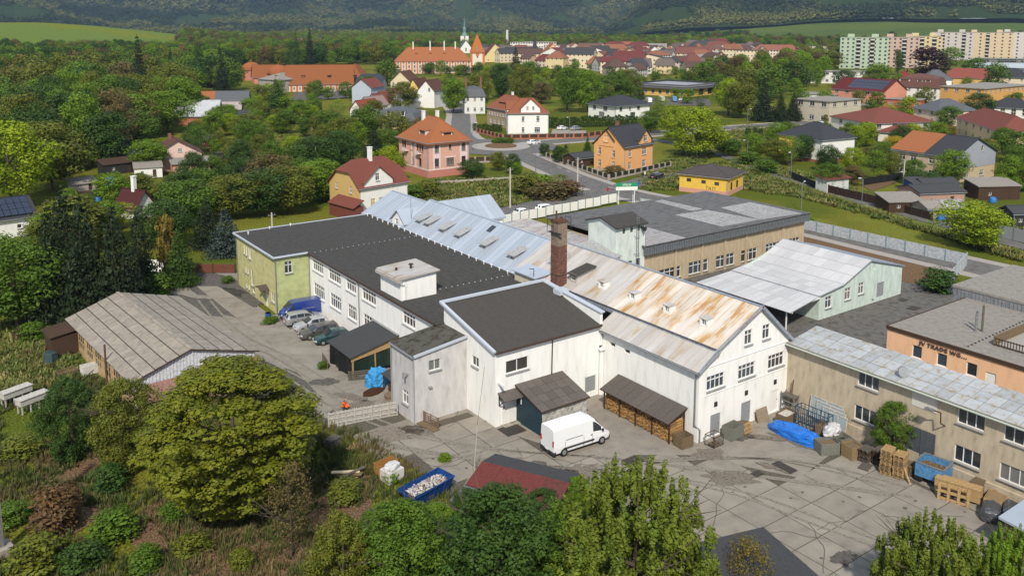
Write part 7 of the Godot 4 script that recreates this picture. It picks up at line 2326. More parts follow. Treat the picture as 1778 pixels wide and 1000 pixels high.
	wood("field_wood", "dark tree strips between the far fields", [[[799.56, -684.3], [1039.45, -765.67], [1215.82, -906.99], [960.11, -821.85]], [[1004.33, -694.72], [1208.55, -719.57], [1314, -782.48], [1081.85, -748.44]], [[923.15, -1119.72], [1294.54, -1066.41], [1467.8, -1209.38], [1032.25, -1252.12]], [[944.3, -787.66], [1022.17, -655.53], [1110.1, -712.07], [1030.48, -859.66]], [[988.35, -588.13], [1369.62, -616.8], [1484.12, -668.52], [1090.94, -649.34]], [[1007.4, -750.25], [1020.97, -679.33], [1167.41, -777.09], [1130.75, -842.36]]], 24.0, "far", 12, 18, ["deep", "mid", "bud", "deep"])
	hill_woods()
	make_grass()

func make_grass() -> void:
	var m := MB.new()
	m.tinted = true
	var g := RandomNumberGenerator.new()
	g.seed = 4
	for i in 14:
		var a := g.randf() * TAU
		var b := V(cos(a), 0, sin(a)) * g.randf_range(.0, .22)
		var h := g.randf_range(.18, .5)
		var s := V(-sin(a), 0, cos(a)) * .035
		m.col = Color(1, 1, 1) * g.randf_range(.7, 1.3)
		m.tri(b - s, b + s, b * 1.8 + V(0, h, 0))
	var tuft := m.mesh()
	var spots := []
	for q in [[[1.39, -62.13], [6.07, -101.54], [12.01, -109.76], [11.5, -97.7], [17.07, -89.27], [30.76, -67.39], [31.97, -62.03], [28.06, -58.51], [25.98, -63.88], [18.55, -61.68], [10.74, -64.39], [10.25, -55.86]], [[10.66, -63.99], [18.42, -61.29], [25.98, -63.88], [31.5, -61.15], [32.53, -52.77], [44.03, -42.67], [42.32, -33.15], [10.25, -55.86]]]:
		spots += inside(q, .42, .3)
	var lieh := FastNoiseLite.new()
	lieh.seed = 9
	lieh.frequency = .06
	var own := []
	for p in spots:
		if lieh.get_noise_2d(p.x, p.y) > -.18:
			own.append(p)
	var near := own.size()
	for q in [[[[128.58, -133.95], [147.9, -120.27], [150.2, -107.34], [143.32, -78.77], [136.69, -58.84], [141.9, -61.2], [152.28, -95.61], [174.18, -149.48], [143.65, -149.78]], 5200], [[[81.13, -152.72], [100.05, -171.17], [126.45, -157.13], [117.39, -141.87], [95.11, -136.09]], 2600], [[[144.78, -148.97], [152.72, -143.36], [187.09, -162.77], [215.15, -175.76], [235.73, -161.19], [245.97, -201.19], [185.02, -173.97]], 3000], [[[175.65, -150.76], [159.87, -100.49], [151.52, -65.54], [160.17, -69.45], [168.24, -105.87], [186.93, -152.48]], 1800], [[[49.27, -190.11], [69, -263.46], [148.05, -305.88], [96.05, -183.48]], 3000], [[[5.25, -91.95], [7.46, -117.75], [13.72, -113.32], [11.98, -93.74]], 2500]]:
		var poly := PackedVector2Array()
		for k in q[0]:
			poly.append(Vector2(k[0], k[1]))
		var tri := Geometry2D.triangulate_polygon(poly)
		for k in q[1]:
			var j: int = (rng.randi() % (tri.size() / 3)) * 3
			var u := sqrt(rng.randf())
			var v := rng.randf()
			own.append(poly[tri[j]] * (1.0 - u) + (poly[tri[j + 1]] * (1.0 - v) + poly[tri[j + 2]] * v) * u)
	var mm := MultiMesh.new()
	mm.transform_format = MultiMesh.TRANSFORM_3D
	mm.use_colors = true
	mm.mesh = tuft
	mm.instance_count = own.size()
	for i in range(near, own.size()):
		var k := pow(rng.randf(), 3.0) * 1.6 + .5
		mm.set_instance_transform(i, Transform3D(Basis(Vector3.UP, rr(0, TAU)).scaled_local(V(k * 3.0, k * .75, k * 3.0)), V(own[i].x, -.06, own[i].y)))
		mm.set_instance_color(i, [Color(.07, .11, .018), Color(.14, .16, .03), Color(.2, .17, .06), Color(.1, .13, .02)][rng.randi() % 4] * rr(.8, 1.2))
	for i in near:
		var k := rr(.5, 1.6)
		mm.set_instance_transform(i, Transform3D(Basis(Vector3.UP, rr(0, TAU)).scaled_local(V(k * 1.3, k, k * 1.3)), V(own[i].x, -.06, own[i].y)))
		var w := lieh.get_noise_2d(own[i].x * 2.0 + 50.0, own[i].y * 2.0)
		mm.set_instance_color(i, Color(.06, .085, .016).lerp(Color(.16, .115, .05), clampf(w * 1.6 + .15, 0, 1)) * rr(.8, 1.25))
	var mi := MultiMeshInstance3D.new()
	mi.name = "grass"
	mi.multimesh = mm
	mi.material_override = mt("grass blades", 1, 1, 1, .8, "", 1.0, {"vc": true, "both": true})
	add_child(mi)
	tag(mi, "rough grass and weeds on the bank and meadows", "grass", "", "stuff")

func nth(i: int) -> String:
	var one_ := ["first", "second", "third", "fourth", "fifth", "sixth", "seventh", "eighth", "ninth", "tenth", "eleventh", "twelfth", "thirteenth", "fourteenth", "fifteenth", "sixteenth", "seventeenth", "eighteenth", "nineteenth"]
	return one_[i] if i < 19 else (["twentieth", "thirtieth"][i / 10 - 2 + (1 if i % 10 == 9 else 0)] if i % 10 == 9 else ["twenty-", "thirty-"][(i + 1) / 10 - 2] + one_[i % 10])

func part(t: Node, called: String, list: Array, mat: Material) -> MeshInstance3D: # boxes [x, y, z, w, h, d] (base centre) joined into one part
	var m := MB.new()
	for q in list:
		m.cbox(q[0], q[1], q[2], q[3], q[4], q[5])
	return ob(t, called, m, mat)

func bars(t: Node, called: String, list: Array, w: float, mat: Material) -> MeshInstance3D: # bars [x0, y0, z0, x1, y1, z1]
	var m := MB.new()
	for q in list:
		m.bar(V(q[0], q[1], q[2]), V(q[3], q[4], q[5]), w, w)
	return ob(t, called, m, mat)

func pallet(label: String, at: Vector3, turn: float, mat: Material, tilt := .0, group := "") -> void:
	var t := thing("pallet", label, "pallet", at, turn, group)
	t.rotation_degrees.x = tilt
	for i in 7:
		part(t, "slat", [[-.54 + i * .18, .12, 0, .11, .022, .8]], mat)
	for z in [-.36, .0, .36]:
		part(t, "runner", [[0, .0, z, 1.2, .02, .1], [-.5, .02, z, .14, .08, .1], [0, .02, z, .14, .08, .1], [.5, .02, z, .14, .08, .1], [0, .1, z, 1.2, .02, .1]], mat)

func pallet_stack(label: String, at: Vector3, turn: float, n: int, mat: Material, mat2: Material) -> void:
	for k in n:
		pallet(label + (", lowest" if k == 0 else (", topmost" if k == n - 1 else ", %s from the ground" % nth(k))), at + V(rr(-.05, .05), k * .142, rr(-.05, .05)), turn + rr(-3, 3), mat if rng.randf() < .7 else mat2, .0, "")

func crate(called: String, label: String, at: Vector3, turn: float, w: float, h: float, d: float, mat: Material, fill: Material, level := .7) -> void: # an open wooden crate of boards
	var t := thing(called, label, "crate", at, turn)
	var n := int(maxf(2, h / .2))
	for i in n:
		var y := .08 + i * (h - .08) / n
		var k := (h - .08) / n - .015
		part(t, "board", [[0, y, d / 2, w, k, .03]], mat)
		part(t, "board", [[0, y, -d / 2, w, k, .03]], mat)
		part(t, "board", [[w / 2, y, 0, .03, k, d - .03]], mat)
		part(t, "board", [[-w / 2, y, 0, .03, k, d - .03]], mat)
	part(t, "base", [[0, 0, 0, w, .08, d]], mat)
	var post := []
	for x in [-1, 1]:
		for z in [-1, 1]:
			post.append([x * (w / 2 - .05), .08, z * (d / 2 - .05), .07, h - .08, .07])
	part(t, "corner_post", post, mat)
	part(t, "contents", [[0, .08, 0, w - .1, (h - .1) * level, d - .1]], fill)

func lump(w: float, h: float, d: float, s: int, rough := .16, crease := .0, sq := .55) -> MB: # an uneven heap on the ground
	var f := FastNoiseLite.new()
	f.seed = s
	f.frequency = .9
	var m := MB.new()
	var n := 22
	var k := 12
	var at := func(i: int, j: int) -> Vector3:
		var a := TAU * i / n
		var e := PI / 2 * j / k
		var p := V(signf(cos(a)) * pow(absf(cos(a)), sq * 1.8) * pow(cos(e), sq) * w / 2, pow(sin(e), sq * 1.45) * h, signf(sin(a)) * pow(absf(sin(a)), sq * 1.8) * pow(cos(e), sq) * d / 2)
		var v := f.get_noise_3d(p.x * 1.4, p.y * 2.0, p.z * 1.4)
		return p * (1.0 + rough * v) + V(0, crease * sin(a * 7.0 + e * 5.0) * cos(e), 0)
	for i in n:
		for j in k:
			m.quad(at.call(i + 1, j), at.call(i, j), at.call(i, j + 1), at.call(i + 1, j + 1))
	return m

func make_yard_things() -> void:
	var white := mt("weathered white", .55, .52, .47, .9, "dirty", 2.5)
	var pine := kit("pine")
	var wood := kit("wood")
	var dark := kit("dark")
	var old := mt("old grey wood", .17, .15, .125, .9, "wood", 1.5)
	# white picket gate
	var t := thing("picket_gate", "long white picket gate closing the drive beside the grey annex", "gate", V(28.8, 0, -69.2), -12.2)
	marks.append(["white picket gate", V(32, 0, -68.5)])
	for i in 52:
		part(t, "slat", [[.1 + i * .118, .12, 0, .085, 1.2 + (.06 if i % 3 == 0 else .0) + rr(-.02, .02), .03]], white)
	bars(t, "rail", [[0, .3, .05, 6.3, .3, .05], [0, .75, .05, 6.3, .75, .05], [0, 1.2, .05, 6.3, 1.2, .05], [0, .05, .05, 6.3, .05, .05]], .07, white)
	for i in 9:
		part(t, "post", [[i * .79, 0, .06, .09, 1.4, .09]], white)
	# skip with rubble
	t = thing("blue_skip", "blue rubble skip heaped with white plaster rubble at the yard's edge", "skip", V(30.4, 0, -54.3), 12)
	t.scale = Vector3.ONE * .86
	marks.append(["blue skip", V(30.6, 0, -54.4)])
	var blue := mt("skip blue", .012, .06, .24, .5, "dirty", 5.0)
	var m := MB.new()
	for s in [[[-1.9, .1, .85], [1.9, .1, .85], [2.4, 1.25, 1.1], [-2.4, 1.25, 1.1]], [[1.9, .1, -.85], [-1.9, .1, -.85], [-2.4, 1.25, -1.1], [2.4, 1.25, -1.1]], [[1.9, .1, .85], [1.9, .1, -.85], [2.4, 1.25, -1.1], [2.4, 1.25, 1.1]], [[-1.9, .1, -.85], [-1.9, .1, .85], [-2.4, 1.0, 1.1], [-2.4, 1.0, -1.1]]]:
		var q := []
		for k in s:
			q.append(V(k[0], k[1], k[2]))
		m.quad(q[0], q[1], q[2], q[3])
		m.quad(q[1] * .97 + V(0, .03, 0), q[0] * .97 + V(0, .03, 0), q[3] * .97 + V(0, .03, 0), q[2] * .97 + V(0, .03, 0))
	m.cbox(0, .05, 0, 3.8, .1, 1.7)
	ob(t, "body", m, blue)
	bars(t, "rim", [[-2.4, 1.03, 1.1, 2.4, 1.25, 1.1], [-2.4, 1.03, -1.1, 2.4, 1.25, -1.1], [2.4, 1.25, -1.1, 2.4, 1.25, 1.1], [-2.4, 1.03, -1.1, -2.4, 1.03, 1.1]], .1, blue)
	bars(t, "rib", [[-1.0, .1, .9, -1.2, 1.2, 1.12], [.1, .1, .9, .1, 1.2, 1.12], [1.1, .1, .9, 1.3, 1.2, 1.12]], .09, blue)
	ob(t, "rust_lining", lump(4.2, .55, 1.9, 3, .1), mt("rust lining", .16, .07, .045, .9, "dirty", 2.0), T(V(0, .35, 0)))
	var rubble := MB.new()
	rubble.tinted = true
	for i in 520:
		var x := rr(-1.9, 2.0)
		var z := rr(-.75, .75)
		rubble.t = Transform3D(Basis.from_euler(V(rr(0, 6), rr(0, 6), rr(0, 6))), V(x, .8 + .45 * (1.0 - absf(z) / .95) * (1.0 - absf(x) / 2.6) + rr(0, .1), z))
		rubble.col = [Color(.62, .6, .57), Color(.5, .48, .45), Color(.66, .65, .63), Color(.3, .2, .13), Color(.25, .24, .23), Color(.36, .16, .1), Color(.1, .16, .3)][mini(6, int(pow(rng.randf(), 1.8) * 7.0))]
		rubble.cbox(0, 0, 0, rr(.06, .34), rr(.03, .1), rr(.05, .17))
	ob(t, "rubble", rubble, mt("plaster rubble", 1, 1, 1, .95, "dirty", 1.3, {"vc": true})).set_meta("kind", "stuff")
	# bins, timber and pallets on the grass
	t = thing("white_tote", "white plastic container filled with bags beside the orange box", "container", V(29.3, 0, -57.9), 10)
	part(t, "body", [[0, 0, 0, 1.5, .95, 1.2]], paint(.6, .58, .54))
	ob(t, "bags", lump(1.4, .55, 1.1, 6, .3, .05), mt("white bags", .66, .66, .68, .5, "mottle", 1.0, {"bump": "wrinkle"}), T(V(0, .85, 0)))
	crate("orange_box", "open orange wooden box behind the white container", V(29.4, 0, -59.1), 10, 1.7, 1.0, 1.0, mt("orange board", .5, .24, .07, .8, "wood", 1.5), wood, .3)
	pallet_stack("weathered pallet in the heap by the white gate", V(27.6, 0, -65.6), 20, 6, old, wood)
	pallet("new pale pallet lying on the grass beside the weathered heap", V(29.0, 0, -64.4), 28, pine)
	for k in 7:
		t = one("timber_board", ["pale timber board lowest of the pile on the grass", "pale timber board, second of the grass pile", "grey timber board across the grass pile", "pale short board on the grass pile", "brown board leaning on the grass pile", "wide pale board on top of the grass pile", "narrow board sticking out of the grass pile"][k], "board", boxed(rr(1.2, 2.6), .07, rr(.2, .5)), [pine, pine, old, pine, wood, paint(.66, .55, .36), old][k], V(26.8 + rr(-.5, .5), .02 + k * .09, -60.0 + rr(-.4, .4)), rr(-50, 20))
	t = thing("slatted_rack", "brown slatted timber rack on the slabs before the grey annex", "rack", V(36.2, 0, -64.1), -80)
	for i in 5:
		part(t, "slat", [[0, .15 + i * .2, -.3, 2.2, .09, .03]], mt("pinkish wood", .3, .19, .13, .9, "wood", 1.5))
	part(t, "frame", [[-1.0, 0, -.27, .08, 1.1, .08], [0, 0, -.27, .08, 1.1, .08], [1.0, 0, -.27, .08, 1.1, .08], [0, .03, .1, 2.5, .1, .7]], wood)
	t = thing("thin_mast", "thin leaning white mast beside the red-roofed hut", "mast", V(34.6, 0, -54.2))
	bars(t, "pole", [[0, 0, 0, .3, 4.5, .15]], .045, white)
	bars(t, "tip", [[.3, 4.5, .15, .85, 9.3, .4]], .02, dark)
	# firewood shed
	t = thing("firewood_shed", "long lean-to woodshed stacked with split logs along the white wall", "woodshed", V(52.5, 0, -53.5))
	marks.append(["firewood shed", V(52.5, 0, -53.5)])
	m = MB.new()
	m.slab([V(-1.35, 1.95, -4.5), V(-1.35, 1.95, 4.4), V(1.0, 2.85, 4.4), V(1.0, 2.85, -4.5)], .07)
	var roof := ob(t, "roof", m, kit("brownwood"))
	pieces(roof, "felt_sheet", V(-1.38, 1.98, -4.5), V(-1.38, 1.98, 4.4), V(1.0, 2.88, 4.4), V(1.0, 2.88, -4.5), 9, 1, .03, .02, [mt("felt square 0"), mt("felt square 1")], .008)
	for i in 5:
		part(t, "post", [[-1.0, 0, -4.2 + i * 2.1, .1, 1.95, .1], [.8, 0, -4.2 + i * 2.1, .1, 2.6, .1]], kit("brownwood"))
	var lg := MB.new()
	lg.tinted = true
	lg.cyl(V(-.42, 0, 0), V(.42, 0, 0), .08, .08, 6)
	var logs := MultiMesh.new()
	logs.transform_format = MultiMesh.TRANSFORM_3D
	logs.use_colors = true
	logs.mesh = lg.mesh()
	logs.instance_count = 44 * 12 * 2
	for i in 44:
		for j in 12:
			for k in 2:
				logs.set_instance_transform((i * 12 + j) * 2 + k, Transform3D(Basis.from_euler(V(rr(0, 6), rr(-.08, .08), 0)) * Basis().scaled(V(1, rr(.7, 1.25), rr(.7, 1.25))), V(-.45 + k * .86 + rr(-.08, .05), .16 + j * .14 + rr(-.02, .02), -4.1 + i * .19 + rr(-.03, .03))))
				logs.set_instance_color((i * 12 + j) * 2 + k, Color(.62, .36, .13).lerp(Color(.3, .16, .07), pow(rng.randf(), 1.6)))
	var mi := MultiMeshInstance3D.new()
	mi.name = "log"
	mi.multimesh = logs
	mi.material_override = mt("split logs", 1, 1, 1, .9, "wood", 1.0, {"vc": true})
	mi.set_meta("kind", "stuff")
	t.add_child(mi)
	for q in [["wooden_crate", "weathered wooden crate at the near end of the woodshed", V(52.3, 0, -48.4), -4, 1.3, 1.05, 1.1, wood, dark, .3], ["grey_crate", "grey slatted wooden crate beside the first grey door", V(57.0, 0, -47.0), 4, 1.7, 1.15, 1.1, mt("grey green boards", .25, .25, .21, .9, "wood", 1.5), dark, .2], ["wooden_crate", "wooden crate with white sheet under the wall beside the blue rack", V(62.9, 0, -45.9), 5, 1.6, 1.1, 1.1, wood, white, .9], ["wooden_crate", "large grey wooden crate with brown rim, nearest the open yard", V(61.4, 0, -40.6), -25, 1.7, 1.05, 1.2, mt("grey green boards"), wood, .75], ["wooden_crate", "light brown crate next to the dark pallets", V(62.4, 0, -38.9), -12, 1.2, 1.15, 1.2, mt("tan boards", .36, .25, .13, .9, "wood", 1.5), wood, .85], ["wooden_crate", "brown crate behind the white plastic sheet", V(63.6, 0, -42.4), 10, 1.3, 1.2, 1.1, wood, wood, .9], ["wooden_crate", "grey crate between white sheet and light brown crate", V(62.9, 0, -40.2), -12, 1.2, 1.2, 1.1, mt("grey green boards"), dark, .6]]:
		crate(q[0], q[1], q[2], q[3], q[4], q[5], q[6], q[7], q[8], q[9])
	ob_tag("white_sheet", "crumpled white plastic sheet thrown over crates", "plastic sheet", lump(2.0, .7, 1.3, 12, .35, .06), mt("white bags"), V(63.1, 1.0, -41.3), 10)
	t = thing("mesh_cage", "low wire mesh cage on the ground at the hall corner", "cage", V(54.6, 0, -47.0), 3)
	bars(t, "frame", [[-.6, 0, .5, -.6, .95, .5], [.6, 0, .5, .6, .95, .5], [-.6, 0, -.5, -.6, .95, -.5], [.6, 0, -.5, .6, .95, -.5], [-.6, .95, .5, .6, .95, .5], [-.6, .95, -.5, .6, .95, -.5], [-.6, .95, -.5, -.6, .95, .5], [.6, .95, -.5, .6, .95, .5], [-.6, .08, .5, .6, .08, .5], [-.6, .08, -.5, -.6, .08, .5]], .045, kit("brownwood"))
	var wires := []
	for i in 9:
		wires.append([-.6 + i * .15, .1, .5, -.6 + i * .15, .95, .5])
		wires.append([-.6, .1 + i * .1, .5, .6, .1 + i * .1, .5])
		wires.append([-.6, .1 + i * .1, -.5, -.6, .1 + i * .1, .5])
	bars(t, "wire", wires, .008, dark)
	part(t, "scrap_wood", [[0, .05, 0, .9, .12, .6], [.1, .17, .1, .5, .08, .4]], wood)
	for k in 5:
		pallet(["pallet leaning on the grey crate, hindmost", "second pallet leaning on the grey crate", "third leaning pallet by the grey crate", "fourth leaning pallet by the grey crate", "pale new pallet leaning foremost by the grey crate"][k], V(58.4 + k * .06, .45, -47.5 + k * .17), -8 + k * 3, pine if k == 4 else wood, 72)
	var ply := one("plywood_board", "plywood board leaning against the white gable wall", "board", boxed(1.5, .05, 1.3), mt("plywood", .38, .3, .21, .9, "wood", 2.0), V(61.6, .55, -47.5), 0)
	ply.rotation_degrees.x = 72
	t = thing("steel_trolley", "grey steel trolley frame beside the white door", "trolley", V(65.0, 0, -47.1), 90)
	var fr := []
	for y in [.2, .7, 1.2, 1.7]:
		fr += [[-.7, y, .35, .7, y, .35], [-.7, y, -.35, .7, y, -.35], [-.7, y, -.35, -.7, y, .35], [.7, y, -.35, .7, y, .35]]
	for x in [-.7, .7]:
		fr += [[x, 0, .35, x, 2.0, .35], [x, 0, -.35, x, 2.0, -.35]]
	bars(t, "frame", fr, .06, kit("steel"))
	part(t, "shelf", [[0, 1.72, 0, 1.5, .04, .8], [0, .22, 0, 1.3, .04, .7]], old)
	ob_tag("leaning_plank", "brown plank leaning in the corner above the trolley", "plank", boxed(.14, 3.2, .06), wood, V(65.3, 0, -47.3), 0).rotation_degrees.x = 5
	# the blue tarpaulin roll, the rack and the window frames
	ob_tag("blue_tarpaulin_roll", "long heap covered by a bright blue tarpaulin in the yard corner", "tarpaulin", lump(1.9, 1.0, 5.4, 21, .22, .07), kit("tarp"), V(61.4, 0, -43.6), 4)
	marks.append(["blue tarpaulin", V(61.4, 0, -43.6)])
	t = thing("blue_rack", "dark blue steel transport rack with upright bars", "rack", V(63.7, 0, -43.6), 92)
	fr = []
	for z in [-.45, .45]:
		fr += [[-1.6, .15, z, 1.6, .15, z], [-1.6, 1.95, z, 1.6, 1.95, z], [-1.6, 1.0, z, 1.6, 1.0, z]]
		for i in 9:
			fr.append([-1.6 + i * .4, .1, z, -1.6 + i * .4, 1.95, z])
	for x in [-1.6, 1.6]:
		fr += [[x, .15, -.45, x, .15, .45], [x, 1.95, -.45, x, 1.95, .45]]
	bars(t, "frame", fr, .055, mt("rack blue", .015, .06, .12, .5))
	for k in 4:
		t = thing("window_frame", ["largest white window frame leaning on the beige wall", "second white window frame leaning on the beige wall", "third white window frame with pane leaning near the rack", "foremost small white window frame behind the rack"][k], "window frame", V(65.2 - k * .13, .55, -43.5 + k * .5), -90 + k)
		t.rotation_degrees.z = 0
		t.rotation.x = -.14
		var w := 3.2 - k * .5
		var h := 1.9 - k * .22
		part(t, "frame", [[-w / 2, 0, 0, .1, h, .08], [w / 2, 0, 0, .1, h, .08], [0, 0, 0, w - .1, .1, .08], [0, h - .1, 0, w - .1, .1, .08], [0, .1, 0, .1, h - .2, .08]], white)
		part(t, "pane", [[0, .1, -.01, w - .12, h - .2, .02]], mt("pale pane", .3, .36, .38, .1, "", 1.0, {"spec": .6}))
	pallet_stack("dark grey pallet in the low pile before the bush", V(62.8, 0, -37.8), 5, 8, old, kit("brownwood"))
	pallet_stack("dark pallet in the low pile next to the bush", V(63.3, 0, -36.9), 8, 9, kit("brownwood"), old)
	pallet("flat grey pallet lying in front of the dark pile", V(61.7, 0, -37.2), 14, old)
	pallet_stack("new yellowish pallet in the tall yard stack", V(62.4, 0, -35.7), 12, 15, pine, mt("tan boards"))
	pallet_stack("pale pallet in the second tall stack, behind the first", V(62.7, 0, -34.8), 12, 14, pine, mt("tan boards"))
	marks.append(["tall pallet stack", V(62.5, 0, -35.3)])
	pallet_stack("worn brown pallet in the pile by the blue trailer", V(63.8, 0, -34.6), 30, 6, wood, old)
	ob_tag("leaning_plank", "long pale plank leaning on the tall pallet stack", "plank", boxed(.14, 2.6, .05), pine, V(62.2, 0, -33.6), -20).rotation_degrees.x = -38
	# blue container trailer
	t = thing("blue_trailer", "light blue open box trailer parked under the beige workshop windows", "trailer", V(64.2, 0, -32.9), 8)
	var tb := mt("trailer blue", .1, .27, .5, .5, "dirty", 4.0)
	part(t, "side", [[0, .5, 1.05, 1.9, 1.1, .05], [0, .5, -1.05, 1.9, 1.1, .05]], tb)
	part(t, "end_wall", [[-.95, .5, 0, .05, 1.1, 2.1], [.95, .5, 0, .05, 1.1, 2.1]], tb)
	part(t, "rim", [[0, 1.6, 1.07, 2.0, .07, .1], [0, 1.6, -1.07, 2.0, .07, .1], [-.97, 1.6, 0, .1, .07, 2.05], [.97, 1.6, 0, .1, .07, 2.05]], kit("steel"))
	part(t, "load", [[0, .5, 0, 1.8, .6, 2.0]], mt("bare soil"))
	for z in [-.75, .75]:
		m = MB.new()
		m.cyl(V(-.95, .33, z), V(-.75, .33, z), .33, .33, 14)
		m.cyl(V(.75, .33, z), V(.95, .33, z), .33, .33, 14)
		ob(t, "wheel", m, kit("black"))
	# the big pine transport frame and boxes
	t = thing("pine_transport_box", "long pale plywood transport box with an open window frame front", "transport box", V(63.0, 0, -30.4), -75)
	part(t, "lid", [[0, 1.15, -.5, 3.2, .1, .9]], pine)
	part(t, "side", [[0, .2, -.1, 3.2, .95, .05], [0, .2, -.9, 3.2, .95, .05]], pine)
	var front := thing("pine_lattice", "upright pale timber frame with six openings leaning before the transport box", "frame", V(62.35, 0, -30.3), -72)
	for y in [.05, .6, 1.15]:
		part(front, "rail", [[0, y, 0, 2.2, .2, .06]], pine)
	for x in [-1.0, -.35, .35, 1.0]:
		part(front, "stile", [[x, 0, .07, .2, 1.4, .06]], pine)
	front.rotation_degrees.x = -8
	pallet_stack("grey pallet in the stack by the wall behind the transport box", V(65.0, 0, -29.9), 8, 8, old, wood)
	crate("offcut_crate", "open crate of pale timber offcuts between wall and wrapped bundles", V(64.6, 0, -28.3), 12, 1.8, .8, 1.2, pine, mt("tan boards"), .9)
	for k in 4:
		ob_tag("wrapped_bundle", ["wrapped dark bundle on a pallet, left of the four", "wrapped dark bundle behind the left one", "wrapped dark bundle, second from the right edge", "wrapped dark bundle at the right edge of the yard"][k], "wrapped bundle", lump(2.0, .85, 1.3, 40 + k, .2, .05, .3), mt("black film", .05, .055, .065, .18, "", 1.0, {"bump": "wrinkle", "deep": 1.5, "spec": .8}), [V(62.7, .14, -27.7), V(63.9, .14, -26.8), V(63.4, .14, -25.2), V(64.9, .14, -25.6)][k], 20)
	pallet("pallet under the left wrapped bundle", V(62.4, 0, -27.5), 20, wood)
	pallet("pallet under the right wrapped bundle", V(63.2, 0, -25.2), 20, wood)
	# behind the grey annex
	ob_tag("crumpled_blue_tarpaulin", "light blue tarpaulin crumpled over a heap beside the carport", "tarpaulin", lump(2.6, 1.5, 2.2, 31, .3, .1), mt("light blue tarpaulin", .05, .3, .62, .4, "", 2.0, {"bump": "wrinkle", "deep": 1.6}), V(36.6, 0, -75.2), 30)
	t = thing("scrap_shelter", "small black-roofed scrap shelter against the grey annex", "shelter", V(37.6, 0, -72.4))
	m = MB.new()
	m.slab([V(-1.3, 1.7, 1.1), V(1.1, 2.3, 1.1), V(1.1, 2.3, -1.3), V(-1.3, 1.7, -1.3)], .06)
	ob(t, "roof", m, mt("dark felt"))
	part(t, "post", [[-1.1, 0, .9, .1, 1.7, .1], [-1.1, 0, -1.1, .1, 1.7, .1], [.9, 0, .9, .1, 2.2, .1]], kit("brownwood"))
	part(t, "scrap", [[0, 0, 0, 1.6, .9, 1.5], [-.6, .9, .3, .6, .3, .7]], kit("brownwood"))
	ob_tag("brown_gravel_heap", "low heap of rusty brown soil beside the blue tarpaulin", "heap", lump(2.6, .18, 1.6, 5, .2), mt("rusty soil", .26, .13, .07, .95, "soil", 2.0), V(35.4, 0, -73.6), 20)
	ob_tag("brushwood_heap", "heap of brushwood in front of the scrap shelter", "heap", lump(1.5, .55, 1.2, 8, .4), wood, V(36.2, 0, -71.3), 20)
	for k in 2:
		t = thing("low_slat_fence", ["low grey slatted barrier in front of the carport", "low grey slatted barrier at the carport's left corner"][k], "barrier", [V(35.6, 0, -77.0), V(34.2, 0, -82.5)][k], [-20, 80][k])
		for i in 5:
			part(t, "slat", [[0, .1 + i * .2, 0, 2.4, .13, .03]], old)
		part(t, "post", [[-1.1, 0, -.04, .08, 1.1, .06], [1.1, 0, -.04, .08, 1.1, .06]], wood)
	t = thing("blue_barrel", "blue plastic barrel beside the green workshop corner", "barrel", V(34.2, 0, -99.8))
	m = MB.new()
	m.cyl(Vector3.ZERO, V(0, .95, 0), .34, .34, 14)
	ob(t, "body", m, mt("barrel blue", .02, .09, .26, .45))
	m = MB.new()
	for y in [.3, .62, .9]:
		m.cyl(V(0, y, 0), V(0, y + .05, 0), .365, .365, 14)
	ob(t, "hoop", m, mt("barrel blue"))
	# hive tables and bins in the garden on the left
	for k in 2:
		t = thing("hive_table", ["white box on tall legs in the garden, nearer of two", "grey-white box on legs in the garden, farther of two"][k], "hive box", [V(7.6, 0, -88.6), V(6.5, 0, -91.2)][k], 24)
		part(t, "box", [[0, .85, 0, 2.7, .55, .9]], mt("weathered white", .55, .52, .47, .9, "dirty", 2.5))
		part(t, "lid", [[0, 1.4, 0, 2.85, .06, 1.05]], mt("weathered white"))
		for x in [-1.2, -.4, .4, 1.2]:
			part(t, "leg", [[x, 0, .35, .1, .85, .1], [x, 0, -.35, .1, .85, .1]], mt("weathered white"))
	t = thing("compost_bin", "dark green plastic compost bin in the vegetable garden", "compost bin", V(10.6, 0, -100.2), 15)
	m = MB.new()
	m.cyl(Vector3.ZERO, V(0, 1.1, 0), .85, .65, 6)
	ob(t, "body", m, mt("bin green", .03, .055, .06, .6))
	m = MB.new()
	m.cyl(V(0, 1.1, 0), V(0, 1.2, 0), .7, .55, 6)
	ob(t, "lid", m, mt("bin green"))
	crate("cold_frame", "brown cold frame with a white sheet in the garden behind the shed", V(9.26, 0, -110.56), 20, 2.2, .8, 1.4, kit("brownwood"), white, .5)
	crate("seed_frame", "open wooden seed frame against the shed wall", V(11.5, 0, -95.86), 10, 1.8, .5, 1.1, wood, mt("bare soil"), .6)
	crate("white_bench", "white slatted box stack beside the shed", V(13.5, 0, -94.81), 10, 1.6, 1.0, .9, paint(.6, .57, .55), white, 1.0)
	# concrete power pole in the lower left corner
	t = thing("concrete_pole", "concrete mast foot standing in the lower left corner", "power pole", V(2.9, 0, -64.6), 10)
	part(t, "foot", [[0, -.2, 0, 1.4, .8, 1.4]], kit("concrete"))
	part(t, "mast", [[0, .6, 0, .42, 11.5, .42]], mt("dark concrete", .2, .19, .18, .95, "dirty", 4.0))
	# the crouching person
	t = thing("person", "person in an orange vest and dark trousers crouching behind the picket gate", "person", V(31.3, 0, -71.6), 30)
	body(t)

func boxed(w: float, h: float, d: float) -> MB:
	var m := MB.new()
	m.cbox(0, 0, 0, w, h, d)
	return m

func ob_tag(called: String, label: String, category: String, mesh: MB, mat: Material, at: Vector3, turn: float) -> MeshInstance3D:
	return one(called, label, category, mesh, mat, at, turn)

